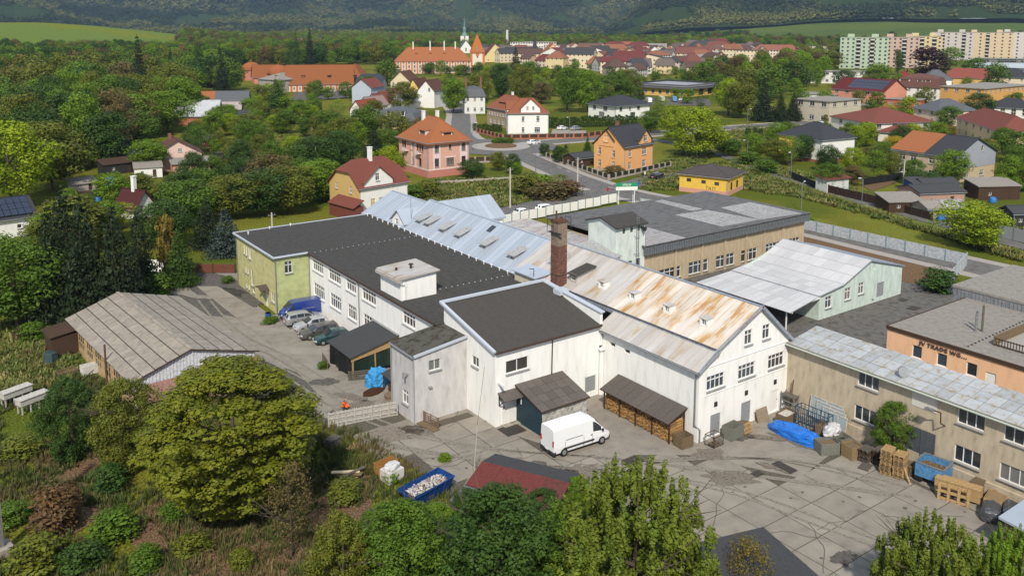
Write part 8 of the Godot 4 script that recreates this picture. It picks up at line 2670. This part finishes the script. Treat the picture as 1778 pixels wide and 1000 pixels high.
func body(t: Node3D) -> void: # one skin over tapered bones, meshed as surface nets and coloured by what is worn
	var bones := [[V(0, .42, 0), V(0, .68, .1), .15, .155], [V(0, .68, .1), V(0, .86, .18), .16, .14], [V(0, .9, .2), V(0, 1.0, .25), .055, .055], [V(0, 1.06, .27), V(0, 1.12, .29), .095, .1],
		[V(.09, .4, .0), V(.17, .46, .42), .1, .07], [V(-.09, .4, .0), V(-.17, .46, .42), .1, .07], [V(.17, .46, .42), V(.15, .08, .2), .065, .045], [V(-.17, .46, .42), V(-.15, .08, .2), .065, .045],
		[V(.15, .05, .18), V(.16, .04, .4), .045, .035], [V(-.15, .05, .18), V(-.16, .04, .4), .045, .035],
		[V(.19, .84, .17), V(.26, .6, .3), .055, .045], [V(-.19, .84, .17), V(-.26, .6, .3), .055, .045], [V(.26, .6, .3), V(.14, .48, .5), .042, .032], [V(-.26, .6, .3), V(-.14, .48, .5), .042, .032], [V(.14, .48, .5), V(.11, .45, .58), .035, .028], [V(-.14, .48, .5), V(-.11, .45, .58), .035, .028]]
	var cell := .035
	var n := Vector3i(22, 37, 28)
	var o := V(-.385, -.03, -.24)
	var field := func(p: Vector3) -> float:
		var s := .0
		for b in bones:
			var ab: Vector3 = b[1] - b[0]
			var k := clampf((p - b[0]).dot(ab) / ab.length_squared(), 0, 1)
			s += exp(-28.0 * (p.distance_to(b[0] + ab * k) - lerpf(b[2], b[3], k)))
		return -log(s) / 28.0
	var f := {}
	for x in n.x:
		for y in n.y:
			for z in n.z:
				f[Vector3i(x, y, z)] = field.call(o + V(x, y, z) * cell)
	var at := {}
	for c in f:
		if c.x >= n.x - 1 or c.y >= n.y - 1 or c.z >= n.z - 1:
			continue
		var sum := Vector3.ZERO
		var k := 0
		for e in [[0, 1], [0, 2], [0, 4], [1, 3], [1, 5], [2, 3], [2, 6], [4, 5], [4, 6], [3, 7], [5, 7], [6, 7]]:
			var a := Vector3i(e[0] & 1, (e[0] >> 1) & 1, e[0] >> 2)
			var b := Vector3i(e[1] & 1, (e[1] >> 1) & 1, e[1] >> 2)
			var fa: float = f[c + a]
			var fb: float = f[c + b]
			if (fa < 0) != (fb < 0):
				sum += Vector3 (c + a).lerp(Vector3 (c + b), fa / (fa - fb))
				k += 1
		if k > 0:
			at[c] = o + sum / k * cell
	var m := MB.new()
	m.tinted = true
	for c in at:
		for ax in 3:
			var d := Vector3i.ZERO
			d[ax] = 1
			var u := Vector3i.ZERO
			u[(ax + 1) % 3] = 1
			var w := Vector3i.ZERO
			w[(ax + 2) % 3] = 1
			if not (at.has(c - u) and at.has(c - w) and at.has(c - u - w)) or not f.has(c + d):
				continue
			var f0: float = f[c]
			var f1: float = f[c + d]
			if (f0 < 0) == (f1 < 0):
				continue
			var y: float = at[c].y
			m.col = Color(.02, .022, .03)
			if y > .46 and y < .93 and absf(at[c].x) < .24:
				m.col = Color(.75, .13, .02)
			elif y >= .93:
				m.col = Color(.42, .24, .17) if at[c].z > .3 else Color(.05, .035, .025)
			elif y > .42 and absf(at[c].x) < .16 and at[c].z > .48:
				m.col = Color(.42, .24, .17)
			elif y < .09:
				m.col = Color(.05, .04, .03)
			if f0 < 0:
				m.quad(at[c], at[c - u], at[c - u - w], at[c - w])
			else:
				m.quad(at[c], at[c - w], at[c - u - w], at[c - u])
	ob(t, "body", m, mt("clothes", 1, 1, 1, .85, "", 1.0, {"vc": true}))

# stations from tail to nose: [x, floor, belt, top, half width at the belt, half width at the top]
func car(called: String, label: String, category: String, shape: String, body_mat: Material, at: Vector3, turn: float, group := "") -> Node3D:
	var S := []
	var panes := []
	var wheels := [-1.35, 1.35]
	var r := .32
	match shape:
		"wagon":
			S = [[-2.32, .35, .8, .86, .78, .74], [-2.22, .28, .95, 1.0, .84, .72], [-1.95, .25, .97, 1.42, .87, .62], [-1.0, .22, .97, 1.49, .88, .64], [.0, .22, .96, 1.47, .88, .63], [.4, .22, .95, 1.4, .88, .62], [1.15, .22, .92, .96, .87, .72], [1.8, .24, .85, .88, .84, .66], [2.2, .28, .7, .74, .76, .6], [2.32, .35, .5, .55, .66, .6]]
			panes = [[-1.85, -1.05], [-.98, -.15], [-.08, .75]]
		"hatch":
			S = [[-2.0, .35, .7, .76, .76, .72], [-1.95, .28, .92, .98, .82, .7], [-1.5, .24, .95, 1.38, .85, .6], [-.6, .22, .95, 1.45, .86, .62], [.05, .22, .94, 1.42, .86, .61], [.9, .22, .9, .94, .85, .7], [1.6, .24, .8, .84, .8, .62], [1.95, .3, .62, .66, .72, .58], [2.02, .36, .5, .54, .64, .56]]
			panes = [[-1.4, -.75], [-.68, .5]]
			wheels = [-1.25, 1.25]
		"van":
			S = [[-3.0, .45, 1.3, 2.45, .98, .88], [-2.96, .4, 1.3, 2.5, 1.0, .9], [-1.0, .38, 1.3, 2.54, 1.01, .91], [1.0, .38, 1.3, 2.52, 1.01, .9], [1.35, .38, 1.3, 2.4, 1.01, .86], [2.2, .38, 1.25, 1.5, 1.0, .84], [2.45, .38, 1.15, 1.22, .98, .8], [2.85, .4, .9, .98, .92, .72], [3.0, .42, .6, .68, .82, .7]]
			panes = [[1.1, 2.0]]
			wheels = [-1.95, 2.05]
			r = .36
	var t := thing(called, label, category, at, turn, group)
	var m := MB.new()
	var belt := func(i: int, s: float, y: int) -> Vector3: # 0 floor, 1 sill, 2 belt, 3 shoulder, 4 top edge, 5 roof middle
		var q: Array = S[i]
		match y:
			0: return V(q[0], q[1], s * (q[4] - .05))
			1: return V(q[0], lerpf(q[1], q[2], .5), s * q[4])
			2: return V(q[0], q[2], s * (q[4] - .02))
			3: return V(q[0], q[3] - (q[3] - q[2]) * .08, s * q[5])
			4: return V(q[0], q[3], s * (q[5] - .1))
		return V(q[0], q[3] + .035, 0)
	for i in S.size() - 1:
		for s in [1.0, -1.0]:
			for y in 5:
				var a: Vector3 = belt.call(i, s, y)
				var b: Vector3 = belt.call(i + 1, s, y)
				var c: Vector3 = belt.call(i + 1, s, y + 1)
				var d: Vector3 = belt.call(i, s, y + 1)
				if s > 0: m.quad(a, b, c, d)
				else: m.quad(b, a, d, c)
	for i in [0, S.size() - 1]:
		var q := []
		for y in 5:
			q.append(belt.call(i, 1.0, y))
		for y in 5:
			q.append(belt.call(i, -1.0, 4 - y))
		if i == 0: q.reverse()
		q.reverse()
		m.poly(q)
	ob(t, "body", m, body_mat)
	var glass := kit("glass")
	var at_x := func(x: float, s: float, k: float) -> Vector3: # a point on the side glass, k from belt to roof
		for i in S.size() - 1:
			if x <= S[i + 1][0]:
				var u: float = (x - S[i][0]) / (S[i + 1][0] - S[i][0])
				var lo: Vector3 = belt.call(i, s, 2).lerp(belt.call(i + 1, s, 2), u)
				var hi: Vector3 = belt.call(i, s, 3).lerp(belt.call(i + 1, s, 3), u)
				return lo.lerp(hi, k) + V(0, 0, s * .012)
		return Vector3.ZERO
	for p in panes:
		for s in [1.0, -1.0]:
			m = MB.new()
			var n := 6
			for i in n:
				var x0 := lerpf(p[0], p[1], float(i) / n)
				var x1 := lerpf(p[0], p[1], float(i + 1) / n)
				m.quad(at_x.call(x0, s, .08), at_x.call(x1, s, .08), at_x.call(x1, s, .86), at_x.call(x0, s, .86))
			ob(t, "side_window", m, glass)
	var slope := func(i: int, k0: float, k1: float, part_: String) -> void:
		var q := []
		for e in [[1.0, k0], [-1.0, k0], [-1.0, k1], [1.0, k1]]:
			q.append(belt.call(i, e[0], 4).lerp(belt.call(i + 1, e[0], 4), e[1]) + V(.012, .045, e[0] * .05))
		var g := MB.new()
		g.quad(q[1], q[0], q[3], q[2])
		ob(t, part_, g, glass)
	var ws := 4 if shape == "van" else (5 if shape == "wagon" else 4)
	slope.call(ws, .08, .94, "windscreen")
	if shape != "van":
		slope.call(1, .1, .9, "rear_window")
	for x in wheels:
		for s in [1.0, -1.0]:
			m = MB.new()
			var z: float = S[3][4] - .13
			m.cyl(V(x, r, s * (z - .08)), V(x, r, s * (z + .15)), r, r * .97, 16)
			var wn := ob(t, "wheel", m, kit("black"))
			m = MB.new()
			m.cyl(V(x, r, s * (z + .145)), V(x, r, s * (z + .165)), r * .62, r * .5, 10)
			ob(wn, "rim", m, kit("steel"))
	var e: Array = S[-1]
	var b: Array = S[0]
	for s in [1.0, -1.0]:
		m = MB.new()
		m.t = Transform3D(Basis(Vector3.UP, -s * .35), V(S[-2][0] - .02, S[-2][2] - .08, s * (S[-2][4] - .16)))
		m.cbox(0, -.07, 0, .22, .14, .3)
		ob(t, "headlight", m, mt("headlight", .6, .62, .64, .1, "", 1.0, {"spec": .8}))
		m = MB.new()
		m.cbox(b[0] - .0, b[2] - .25, s * (b[4] - .1), .08, .3 if shape != "van" else .5, .16)
		ob(t, "tail_light", m, mt("tail light", .35, .015, .015, .2))
		if shape == "van":
			part(t, "side_strip", [[-.4, .62, s * 1.005, 3.2, .14, .05]], kit("dark"))
			part(t, "door_handle", [[.9, 1.15, s * 1.02, .16, .05, .04]], kit("dark"))
			part(t, "door_rail", [[-.9, 1.38, s * 1.0, 1.8, .05, .04]], kit("grey"))
		part(t, "mirror", [[S[ws + 1][0] - .15, S[ws + 1][2] + .02, s * (S[ws + 1][4] + .1), .14, .2 if shape == "van" else .13, .16]], kit("dark"))
	part(t, "bumper", [[e[0] - .12, .3, 0, .24, .26, e[4] * 2 + .1], [b[0] + .08, .32, 0, .24, .26, b[4] * 2 + .06]], kit("dark") if shape == "van" else body_mat)
	var gaps := []
	for x in ([-1.85, .1, 1.0] if shape == "van" else [-.95, .1, .95]):
		for s in [1.0, -1.0]:
			gaps.append([x, .42, s * (S[3][4] - .012), .02, S[3][2] - .45, .03])
	part(t, "door_gap", gaps, kit("black"))
	part(t, "number_plate", [[e[0] + .03, .38, 0, .02, .1, .5], [b[0] - .06, .55, 0, .02, .1, .5]], kit("white"))
	return t

func coat(key: String, r: float, g: float, b: float, metal := .0) -> StandardMaterial3D:
	return mt("car paint " + key, r, g, b, .35, "", 1.0, {"coat": 1.0, "metal": metal, "spec": .5})

func make_vehicles() -> void:
	var w := coat("white", .78, .79, .8)
	var silver := coat("silver", .42, .43, .44, .5)
	var t := car("white_van", "white panel van parked in the middle of the yard", "van", "van", w, V(44.75, .03, -53.7), -3)
	marks.append(["white van", V(44.7, 0, -53.7)])
	t = car("blue_van", "dark blue panel van, farthest of the parked row by the workshop", "van", "van", coat("blue", .012, .035, .2), V(38.0, .03, -99.0), 174)
	t.scale = V(.86, .82, .92)
	part(t, "white_band", [[-.6, 1.9, .96, 4.2, .1, .05]], kit("white"))
	car("silver_estate", "silver estate car next to the dark blue van", "car", "wagon", silver, V(37.4, .03, -96.5), -4)
	car("silver_hatchback", "silver small estate car, third in the parked row", "car", "hatch", coat("pale silver", .5, .51, .53, .4), V(37.3, .03, -93.8), 176)
	car("grey_estate", "grey-brown estate car between the silver and the green car", "car", "wagon", coat("bronze", .13, .12, .115, .5), V(37.1, .03, -91.1), 176)
	car("green_car", "dark green car, nearest of the parked row by the carport", "car", "hatch", coat("green", .008, .05, .05, .2), V(37.6, .03, -88.6), 174)
	car("white_car", "white car leaving the roundabout in front of the white villa", "car", "hatch", w, V(152, .05, -203.5), -4)
	car("black_car", "black estate car parked on the side road by the apricot villa", "car", "wagon", coat("black", .008, .008, .01), V(141.8, .06, -141.8), 18)
	car("white_car", "white car parked behind the long white fence, left of two", "car", "hatch", w, V(93.5, .05, -128.2), 2)
	car("white_car", "white car parked behind the long white fence, right of two", "car", "wagon", w, V(99.2, .05, -128.6), 2)
	var k := 0
	for q in [V(274.06, 0, -280.68), V(283.59, 0, -282.23)]:
		car("white_van", ["white van parked at the supermarket, left of two", "white van parked at the supermarket, right of two"][k], "van", "van", w, q, 60)
		k += 1
	car("blue_van", "pale blue van parked in front of the supermarket", "van", "van", coat("sky blue", .1, .3, .5), V(288.49, 0, -278.76), 50)
	car("white_car", "white car parked beside the pale blue van", "car", "hatch", w, V(294.34, 0, -279.48), 20)
	car("white_car", "white car standing in the white villa's yard", "car", "hatch", w, V(181.31, 0, -226.53), 10)
	car("silver_car", "silver car under cover beside the white villa", "car", "wagon", silver, V(184.4, 0, -223.03), 12)
	k = 0
	for q in [V(174.79, 0, -418.74), V(174.95, 0, -414.11), V(180.5, 0, -420.82), V(182.82, 0, -419.18)]:
		car("manor_car", ["pale blue car in front of the manor, leftmost", "blue car in front of the manor, second from left", "dark car in front of the manor, third from left", "white car in front of the manor, rightmost"][k], "car", "hatch", [coat("sky blue", .1, .3, .5), coat("blue", .012, .035, .2), coat("black", .008, .008, .01), w][k], q, 15)
		k += 1
	t = thing("caravan", "small white caravan beside a wooden hut in the allotments", "caravan", V(93.6, 0, -229.33), -35)
	var m := MB.new()
	m.hexa([V(-1.1, .5, 2), V(1.1, .5, 2), V(1.0, 2.5, 1.7), V(-1.0, 2.5, 1.7), V(-1.1, .5, -2), V(1.1, .5, -2), V(1.0, 2.5, -1.7), V(-1.0, 2.5, -1.7)])
	ob(t, "body", m, kit("white"))
	part(t, "window", [[0, 1.4, 1.86, 1.4, .7, .1]], kit("glass"))
	m = MB.new()
	m.cyl(V(-1.0, .3, 0), V(1.0, .3, 0), .3, .3, 12)
	ob(t, "wheel", m, kit("black"))

func fence(called: String, label: String, a: Vector3, b: Vector3, step: float, h: float, post: Material, panel: Material, ph := .0, thick := .06, base: Material = null) -> void: # posts with panels between them
	var n := maxi(1, int(round(a.distance_to(b) / step)))
	var l := a.distance_to(b) / n
	var t := thing(called, label, "fence", a, rad_to_deg(atan2(-(b - a).z, (b - a).x)))
	for i in n + 1:
		part(t, "post", [[i * l, 0, 0, .16 if ph == .0 else ph, h + .12, .16 if ph == .0 else ph]], post)
		if i < n:
			part(t, "panel", [[(i + .5) * l, .1 if base == null else .45, 0, l - .18, h - (.1 if base == null else .45), thick]], panel)
			if base != null:
				part(t, "wall_base", [[(i + .5) * l, 0, 0, l - .16, .45, .22]], base)

func lamp(called: String, label: String, at: Vector3, h: float, turn: float, arm := 1.2) -> void:
	var t := thing(called, label, "street lamp", at, turn)
	bars(t, "mast", [[0, 0, 0, 0, h, 0], [0, h, 0, arm * .5, h + .35, 0], [arm * .5, h + .35, 0, arm, h + .4, 0]], .1, kit("steel"))
	part(t, "lamp_head", [[arm + .2, h + .33, 0, .6, .12, .22]], kit("white"))

func hut(label: String, at: Vector3, turn: float, w: float, h: float, d: float, wm: Material, rm: Material, kind := "gx") -> void:
	place("garden_hut", label, [at.x, at.z, turn, w, d, h], kind, .9 if kind != "flat" else .0, wm, rm, {"F": [[-w * .22, .9, .7, .7, 2, false], [w * .22, .05, .8, 1.8, kit("brownwood")]]}, {"cat": "garden hut", "over": .25, "nosill": true})

func make_gardens() -> void:
	var steel := kit("steel")
	var pale := mt("pale fence sheet", .5, .53, .56, .6, "mottle", 5.0)
	var green := mt("grey-green frame", .18, .26, .28, .6)
	fence("sheet_fence", "pale grey sheet metal fence along the main road behind the court", V(127, 0, -91.5), V(127.4, 0, -62.7), 3.2, 1.9, green, pale)
	fence("sheet_fence", "short pale grey sheet fence running from the road to the gate", V(127.4, 0, -62.7), V(113.2, 0, -58.2), 2.6, 2.0, pale, pale)
	fence("steel_gate", "low grey-blue steel gate at the corner of the court", V(112.2, 0, -57.9), V(112.8, 0, -52.5), 2.7, 1.3, kit("white"), mt("gate blue grey", .1, .13, .17, .5))
	var k := 0
	for q in [[80, 88], [88, 96], [96, 104], [104, 110], [110, 114.5]]:
		fence("white_fence", ["white panel fence behind the old roofs, leftmost lowest step", "white panel fence behind the old roofs, second step", "white panel fence behind the old roofs, middle step", "white panel fence behind the old roofs, fourth step", "white panel fence behind the old roofs, last step by the sign"][k], V(q[0], k * .12, -124.2 - k * .3), V(q[1], k * .12, -124.4 - k * .3), 2.2, 1.8, green, kit("white"))
		k += 1
	fence("white_fence", "white panel fence right of the green sign at the road", V(116.5, 0, -121.0), V(121.5, 0, -107.5), 2.4, 1.8, green, pale)
	var t := thing("green_sign", "white billboard on posts with a green band, by the factory fence", "sign", V(116.2, 0, -124.6), -28)
	marks.append(["green sign", V(116.2, 0, -124.6)])
	bars(t, "post", [[-1.6, 0, 0, -1.6, 3.4, 0], [1.6, 0, 0, 1.6, 3.4, 0], [-1.6, 0, -1, -1.6, 3.4, -1], [1.6, 0, -1, 1.6, 3.4, -1]], .12, kit("white"))
	part(t, "panel", [[0, 2.9, .1, 4.4, .7, .08]], kit("white"))
	part(t, "green_band", [[0, 3.62, .1, 4.4, .75, .08]], mt("sign green", .015, .24, .12, .6))
	var tm := TextMesh.new()
	tm.text = "VÝKUP"
	tm.pixel_size = .035
	tm.depth = .03
	ob(t, "lettering", tm, kit("white"), T(V(0, 4.0, .16)))
	var brickc := kit("redbrick")
	fence("brick_fence", "orange brick fence with dark panels in front of the white villa", V(150.5, 0, -217.5), V(172.4, 0, -205.5), 2.7, 1.6, brickc, kit("brownwood"), .5, .08, brickc)
	fence("brick_fence", "orange brick fence continuing right past the white villa's yard", V(172.4, 0, -205.5), V(200, 0, -208), 2.9, 1.6, brickc, kit("brownwood"), .5, .08, brickc)
	fence("brick_fence", "orange brick fence along the street left of the white villa", V(153, 0, -236), V(150.5, 0, -217.5), 2.7, 1.5, brickc, kit("brownwood"), .5, .08, brickc)
	var stone := paint(.36, .31, .27)
	var hedge := mt("dark hedge panel", .02, .028, .016, .9, "mottle", 1.0)
	fence("villa_fence", "stone-posted dark fence of the apricot villa along the main road", V(139.5, 0, -181), V(131, 0, -146.5), 2.7, 1.35, stone, hedge, .42, .1, stone)
	fence("villa_fence", "stone-posted dark fence of the apricot villa along the side road", V(131, 0, -146.5), V(156, 0, -151.5), 2.6, 1.35, stone, hedge, .42, .1, stone)
	fence("villa_fence", "brick fence with arched brown panels beside the pink villa", V(114.5, 0, -187), V(126.5, 0, -182), 2.6, 1.5, stone, kit("brownwood"), .4, .1, stone)
	fence("black_fence", "long black board fence below the grey-gabled duplex", V(172.84, 0, -108.94), V(195.22, 0, -107.57), 2.5, 1.6, kit("dark"), mt("black boards", .012, .013, .016, .7))
	fence("black_fence", "black board fence left of the white garden house", V(168.33, 0, -125.02), V(160.47, 0, -111.6), 2.5, 1.5, kit("dark"), mt("black boards"))
	fence("brown_fence", "dark brown board fence along the meadow path", V(159.36, 0, -108.41), V(156.22, 0, -93.16), 2.4, 1.7, kit("brownwood"), mt("brown boards", .05, .028, .02, .8, "wood", 2.0))
	fence("brown_fence", "brown board fence in front of the allotment huts", V(154.42, 0, -89.02), V(152.12, 0, -81.58), 2.4, 1.5, kit("brownwood"), mt("brown boards"))
	fence("grey_fence", "grey sheet fence at the right edge beyond the spreading tree", V(149.31, 0, -68.46), V(148.53, 0, -63.44), 3.0, 2.2, steel, kit("grey"))
	fence("drive_gate", "rust-brown sheet gate closing the far end of the drive", V(32, 0, -125.78), V(37.27, 0, -122.05), 2.6, 1.35, kit("brownwood"), mt("rust brown sheet", .16, .06, .035, .8, "mottle", 2.0))
	fence("white_sheet_fence", "white sheet fence between the dark conifers and the drive gate", V(27, 0, -129.44), V(29.2, 0, -127.88), 2.2, 2.0, steel, kit("white"))
	var stn := paint(.4, .36, .3)
	fence("stone_wall", "low pale stone wall along the meadow behind the pink villa's garden", V(96.84, 0, -165.63), V(113.38, 0, -160.81), 4.0, .5, stn, stn, .4, .4)
	lamp("street_lamp", "curved street lamp on the meadow behind the large hall", V(139.5, 0, -100.6), 5.2, 20)
	lamp("street_lamp", "street lamp beside the brown board fence", V(153.4, 0, -96.7), 5.2, 160, .6)
	lamp("street_lamp", "tall street lamp between roundabout and apricot villa", V(122.2, 0, -162.8), 7.6, 10)
	lamp("street_lamp", "street lamp standing before the brick fence", V(157.06, 0, -192.9), 8.5, 200)
	lamp("street_lamp", "street lamp at the corner of the pink villa", V(130.23, 0, -203.4), 7.5, 0)
	lamp("street_lamp", "street lamp beside the lime trees on the meadow", V(220.86, 0, -181.02), 8.0, 0)
	lamp("street_lamp", "street lamp by the hedge at the upper end of the path", V(174.74, 0, -142.85), 6.0, 180)
	lamp("street_lamp", "street lamp above the black board fence on the path", V(163.28, 0, -120.94), 6.5, 180, .6)
	lamp("street_lamp", "street lamp in the street right of the supermarket", V(427.78, 0, -380.6), 12.0, 0)
	k = 0
	for q in [[V(113.99, 0, -137.19), 8.0], [V(47.2, 0, -134), 5.5], [V(95.3, 0, -135.2), 8.0], [V(177.52, 0, -102.26), 6.0]]:
		t = thing("utility_pole", ["pale concrete utility pole at the road junction", "pale concrete utility pole behind the green workshop end", "pale concrete utility pole beside the parked white cars", "slim green-grey pole in the allotments"][k], "utility pole", q[0])
		var m := MB.new()
		m.cyl(Vector3.ZERO, V(0, q[1], 0), .19, .12, 8)
		ob(t, "mast", m, paint(.5, .46, .38))
		part(t, "cross_arm", [[0, q[1] - .5, 0, 1.3, .1, .1], [-.5, q[1] - .4, 0, .08, .25, .08], [.5, q[1] - .4, 0, .08, .25, .08]], steel)
		k += 1
	k = 0
	for q in [[V(125.4, 0, -131.0), 2.6, "blue"], [V(117.14, 0, -131.33), 2.2, "red"], [V(137.02, 0, -141.02), 2.2, "white"]]:
		t = thing("road_sign", ["round blue road sign at the junction", "small red-rimmed road sign on the lane", "small white road sign beside the black car"][k], "road sign", q[0], 15)
		bars(t, "post", [[0, 0, 0, 0, q[1], 0]], .07, steel)
		var m := MB.new()
		m.cyl(V(0, q[1] - .3, .05), V(0, q[1] - .3, .08), .4, .4, 16)
		ob(t, "plate", m, [mt("sign blue", .02, .12, .5, .5), mt("sign red", .5, .03, .03, .5), kit("white")][k])
		k += 1
	# overhead wire from the concrete mast
	for q in [.0, 1.0]:
		var w := []
		var a := V(3.0, 5.2 - q, -64.6)
		var b: Vector3 = [V(9.97, 3.82, -50), V(7.53, 3.67, -52)][int(q)]
		b = a + (b - a) * 1.6
		for i in 14:
			var u := i / 14.0
			var v := (i + 1) / 14.0
			var p := a.lerp(b, u) - V(0, 1.6 * u * (1 - u), 0)
			var r := a.lerp(b, v) - V(0, 1.6 * v * (1 - v), 0)
			w.append([p.x, p.y, p.z, r.x, r.y, r.z])
		var o := bars(self, "overhead_wire", w, .012, kit("dark"))
		tag(o, ["upper thin wire hanging from the concrete mast", "lower thin wire hanging from the concrete mast"][int(q)], "wire")
	# allotment huts
	var bw := kit("brownwood")
	var df := mt("dark felt")
	hut("dark brown hut with open front in the allotments, beside the orchard", V(71.86, 0, -256.65), -8, 6, 2.3, 5, mt("red brown boards", .13, .04, .03, .9, "wood", 2.0), df)
	hut("wooden hut attached to the white caravan", V(90.86, 0, -229), -30, 5, 2.4, 4, pine_boards(), bw)
	hut("long black-brown shed left of the pink cottage", V(41.12, 0, -223.25), 10, 8, 2.4, 4, kit("dark"), bw, "mono")
	hut("dark shed with slanting roof behind the black-brown shed", V(44.92, 0, -231.07), 30, 7, 3.0, 4, bw, df, "mono")
	hut("small white shed beside the pink cottage", V(45.84, 0, -213.34), -10, 6, 2.3, 4, kit("white"), mt("grey felt"), "mono")
	hut("low tan hut with dark flat roof below the parking place", V(60.79, 0, -196.51), -5, 7.5, 2.3, 5, pine_boards(), df, "flat")
	hut("grey shed with black gate in the right allotments, nearest the path", V(155.74, 0, -90.21), -30, 7, 2.1, 5, bw, mt("grey felt"), "mono")
	hut("wide pinkish house shed with dark roof in the right allotments", V(167.8, 0, -90.66), -25, 10, 2.8, 7, paint(.4, .25, .2), df)
	hut("hut with grey rough roof behind the wide pinkish shed", V(176.23, 0, -94.5), -25, 8, 2.6, 5, bw, df)
	hut("blue-sided hut behind the wide pinkish shed", V(172.37, 0, -95.96), -25, 4, 2.6, 4, mt("hut blue", .02, .07, .25, .7), df, "mono")
	hut("hut with a pale gabled roof in front of the wide pinkish shed", V(157.14, 0, -83.98), -25, 6.5, 1.9, 5, paint(.35, .3, .22), mt("pale felt"))
	hut("small grey hut right of the pale-roofed hut", V(159.4, 0, -82.38), -25, 4, 1.9, 4, kit("grey"), mt("grey sheet"))
	hut("dark open hut with lean-to roof near the right edge", V(182.84, 0, -86.04), -30, 9, 2.8, 5, bw, mt("grey felt"), "mono")
	hut("black garden hut at the right edge beside the grey fence", V(161.73, 0, -70.99), -30, 5, 2.6, 4, kit("dark"), df)
	hut("small brown hut in the hedge beside the drive", V(139.92, 0, -167.51), 0, 7, 2.2, 5, bw, df)
	hut("low pale shed under the maroon-roofed house's garden", V(30.26, 0, -203.8), 10, 5, 1.6, 3, paint(.4, .36, .3), mt("grey felt"), "mono")
	hut("small grey summer house with white door near the barns", V(101.99, 0, -320.41), -10, 9, 2.6, 5, paint(.42, .38, .34), df)
	k = 0
	for q in [[V(36.25, 0, -206.51), 2.6, 1.9, 2.4], [V(30.65, 0, -188.86), 1.3, .9, 1.2], [V(159.76, 0, -89.55), 1.5, 1.1, 1.2], [V(154.21, 0, -81.07), 1.6, 1.1, 1.4], [V(178.12, 0, -83.36), 1.6, 1.1, 1.4], [V(108.1, 0, -324.26), 3.0, 2.4, 3.0]]:
		ob_tag("blue_water_tank", ["large rounded blue cover in the left allotments", "small blue tarpaulin bundle below the large blue cover", "blue water tank beside the grey allotment shed", "blue water tank in front of the small grey hut", "blue water tank under the dark open hut", "pale blue tent beside the small grey summer house"][k], "water tank" if k != 5 else "tent", lump(q[1], q[2], q[3], 60 + k, .08), mt("tank blue", .03, .16, .42, .5), q[0], 20)
		k += 1
	t = thing("greenhouse", "small glass greenhouse between pink cottage and brown garden house", "greenhouse", V(72.13, 0, -231.37), -10)
	bars(t, "frame", [[-1.5, 0, 1, -1.5, 1.8, 1], [1.5, 0, 1, 1.5, 1.8, 1], [-1.5, 0, -1, -1.5, 1.8, -1], [1.5, 0, -1, 1.5, 1.8, -1], [-1.5, 1.8, 1, 1.5, 1.8, 1], [-1.5, 2.5, 0, 1.5, 2.5, 0], [-1.5, 1.8, 1, -1.5, 2.5, 0], [1.5, 1.8, 1, 1.5, 2.5, 0]], .08, kit("white"))
	part(t, "pane", [[0, .05, 0, 2.9, 1.75, 1.9]], mt("greenhouse pane", .25, .28, .27, .15, "", 1.0, {"spec": .6}))
	ob_tag("black_tent", "black covered pile beside the greenhouse", "cover", boxed(3.2, 2.0, 2.6), kit("dark"), V(67.58, 0, -228.43), 10)
	var soil := mt("bare soil")
	var plots := [[[62.42, -218.68], [69.64, -217.27], [62.01, -192.64], [56.2, -195.28]], [[27.85, -208.23], [35.33, -201.56], [34.73, -190.32], [27.12, -193.27]], [[174.88, -100.7], [184.16, -102.47], [182.6, -99.33], [173.53, -97.7]], [[166.82, -430.51], [188.86, -421.17], [174.35, -382.27], [146.39, -383.01]], [[173.44, -110.06], [185.62, -110.4], [182.47, -106.58], [168.37, -103.98]], [[291.11, -306.28], [311.57, -278.6], [286.54, -254.98], [264.71, -275.93]], [[179.27, -229.29], [185.73, -219.5], [175.96, -206.97], [169.3, -217.53]]]
	for i in plots.size():
		struct("parking_place" if i in [0, 3, 5, 6] else "garden_soil", sheet(plots[i], .03), kit("asphalt") if i in [0, 3, 5] else (kit("concrete") if i == 6 else soil))

func pine_boards() -> StandardMaterial3D:
	return mt("tan hut boards", .36, .22, .1, .85, "wood", 2.0)
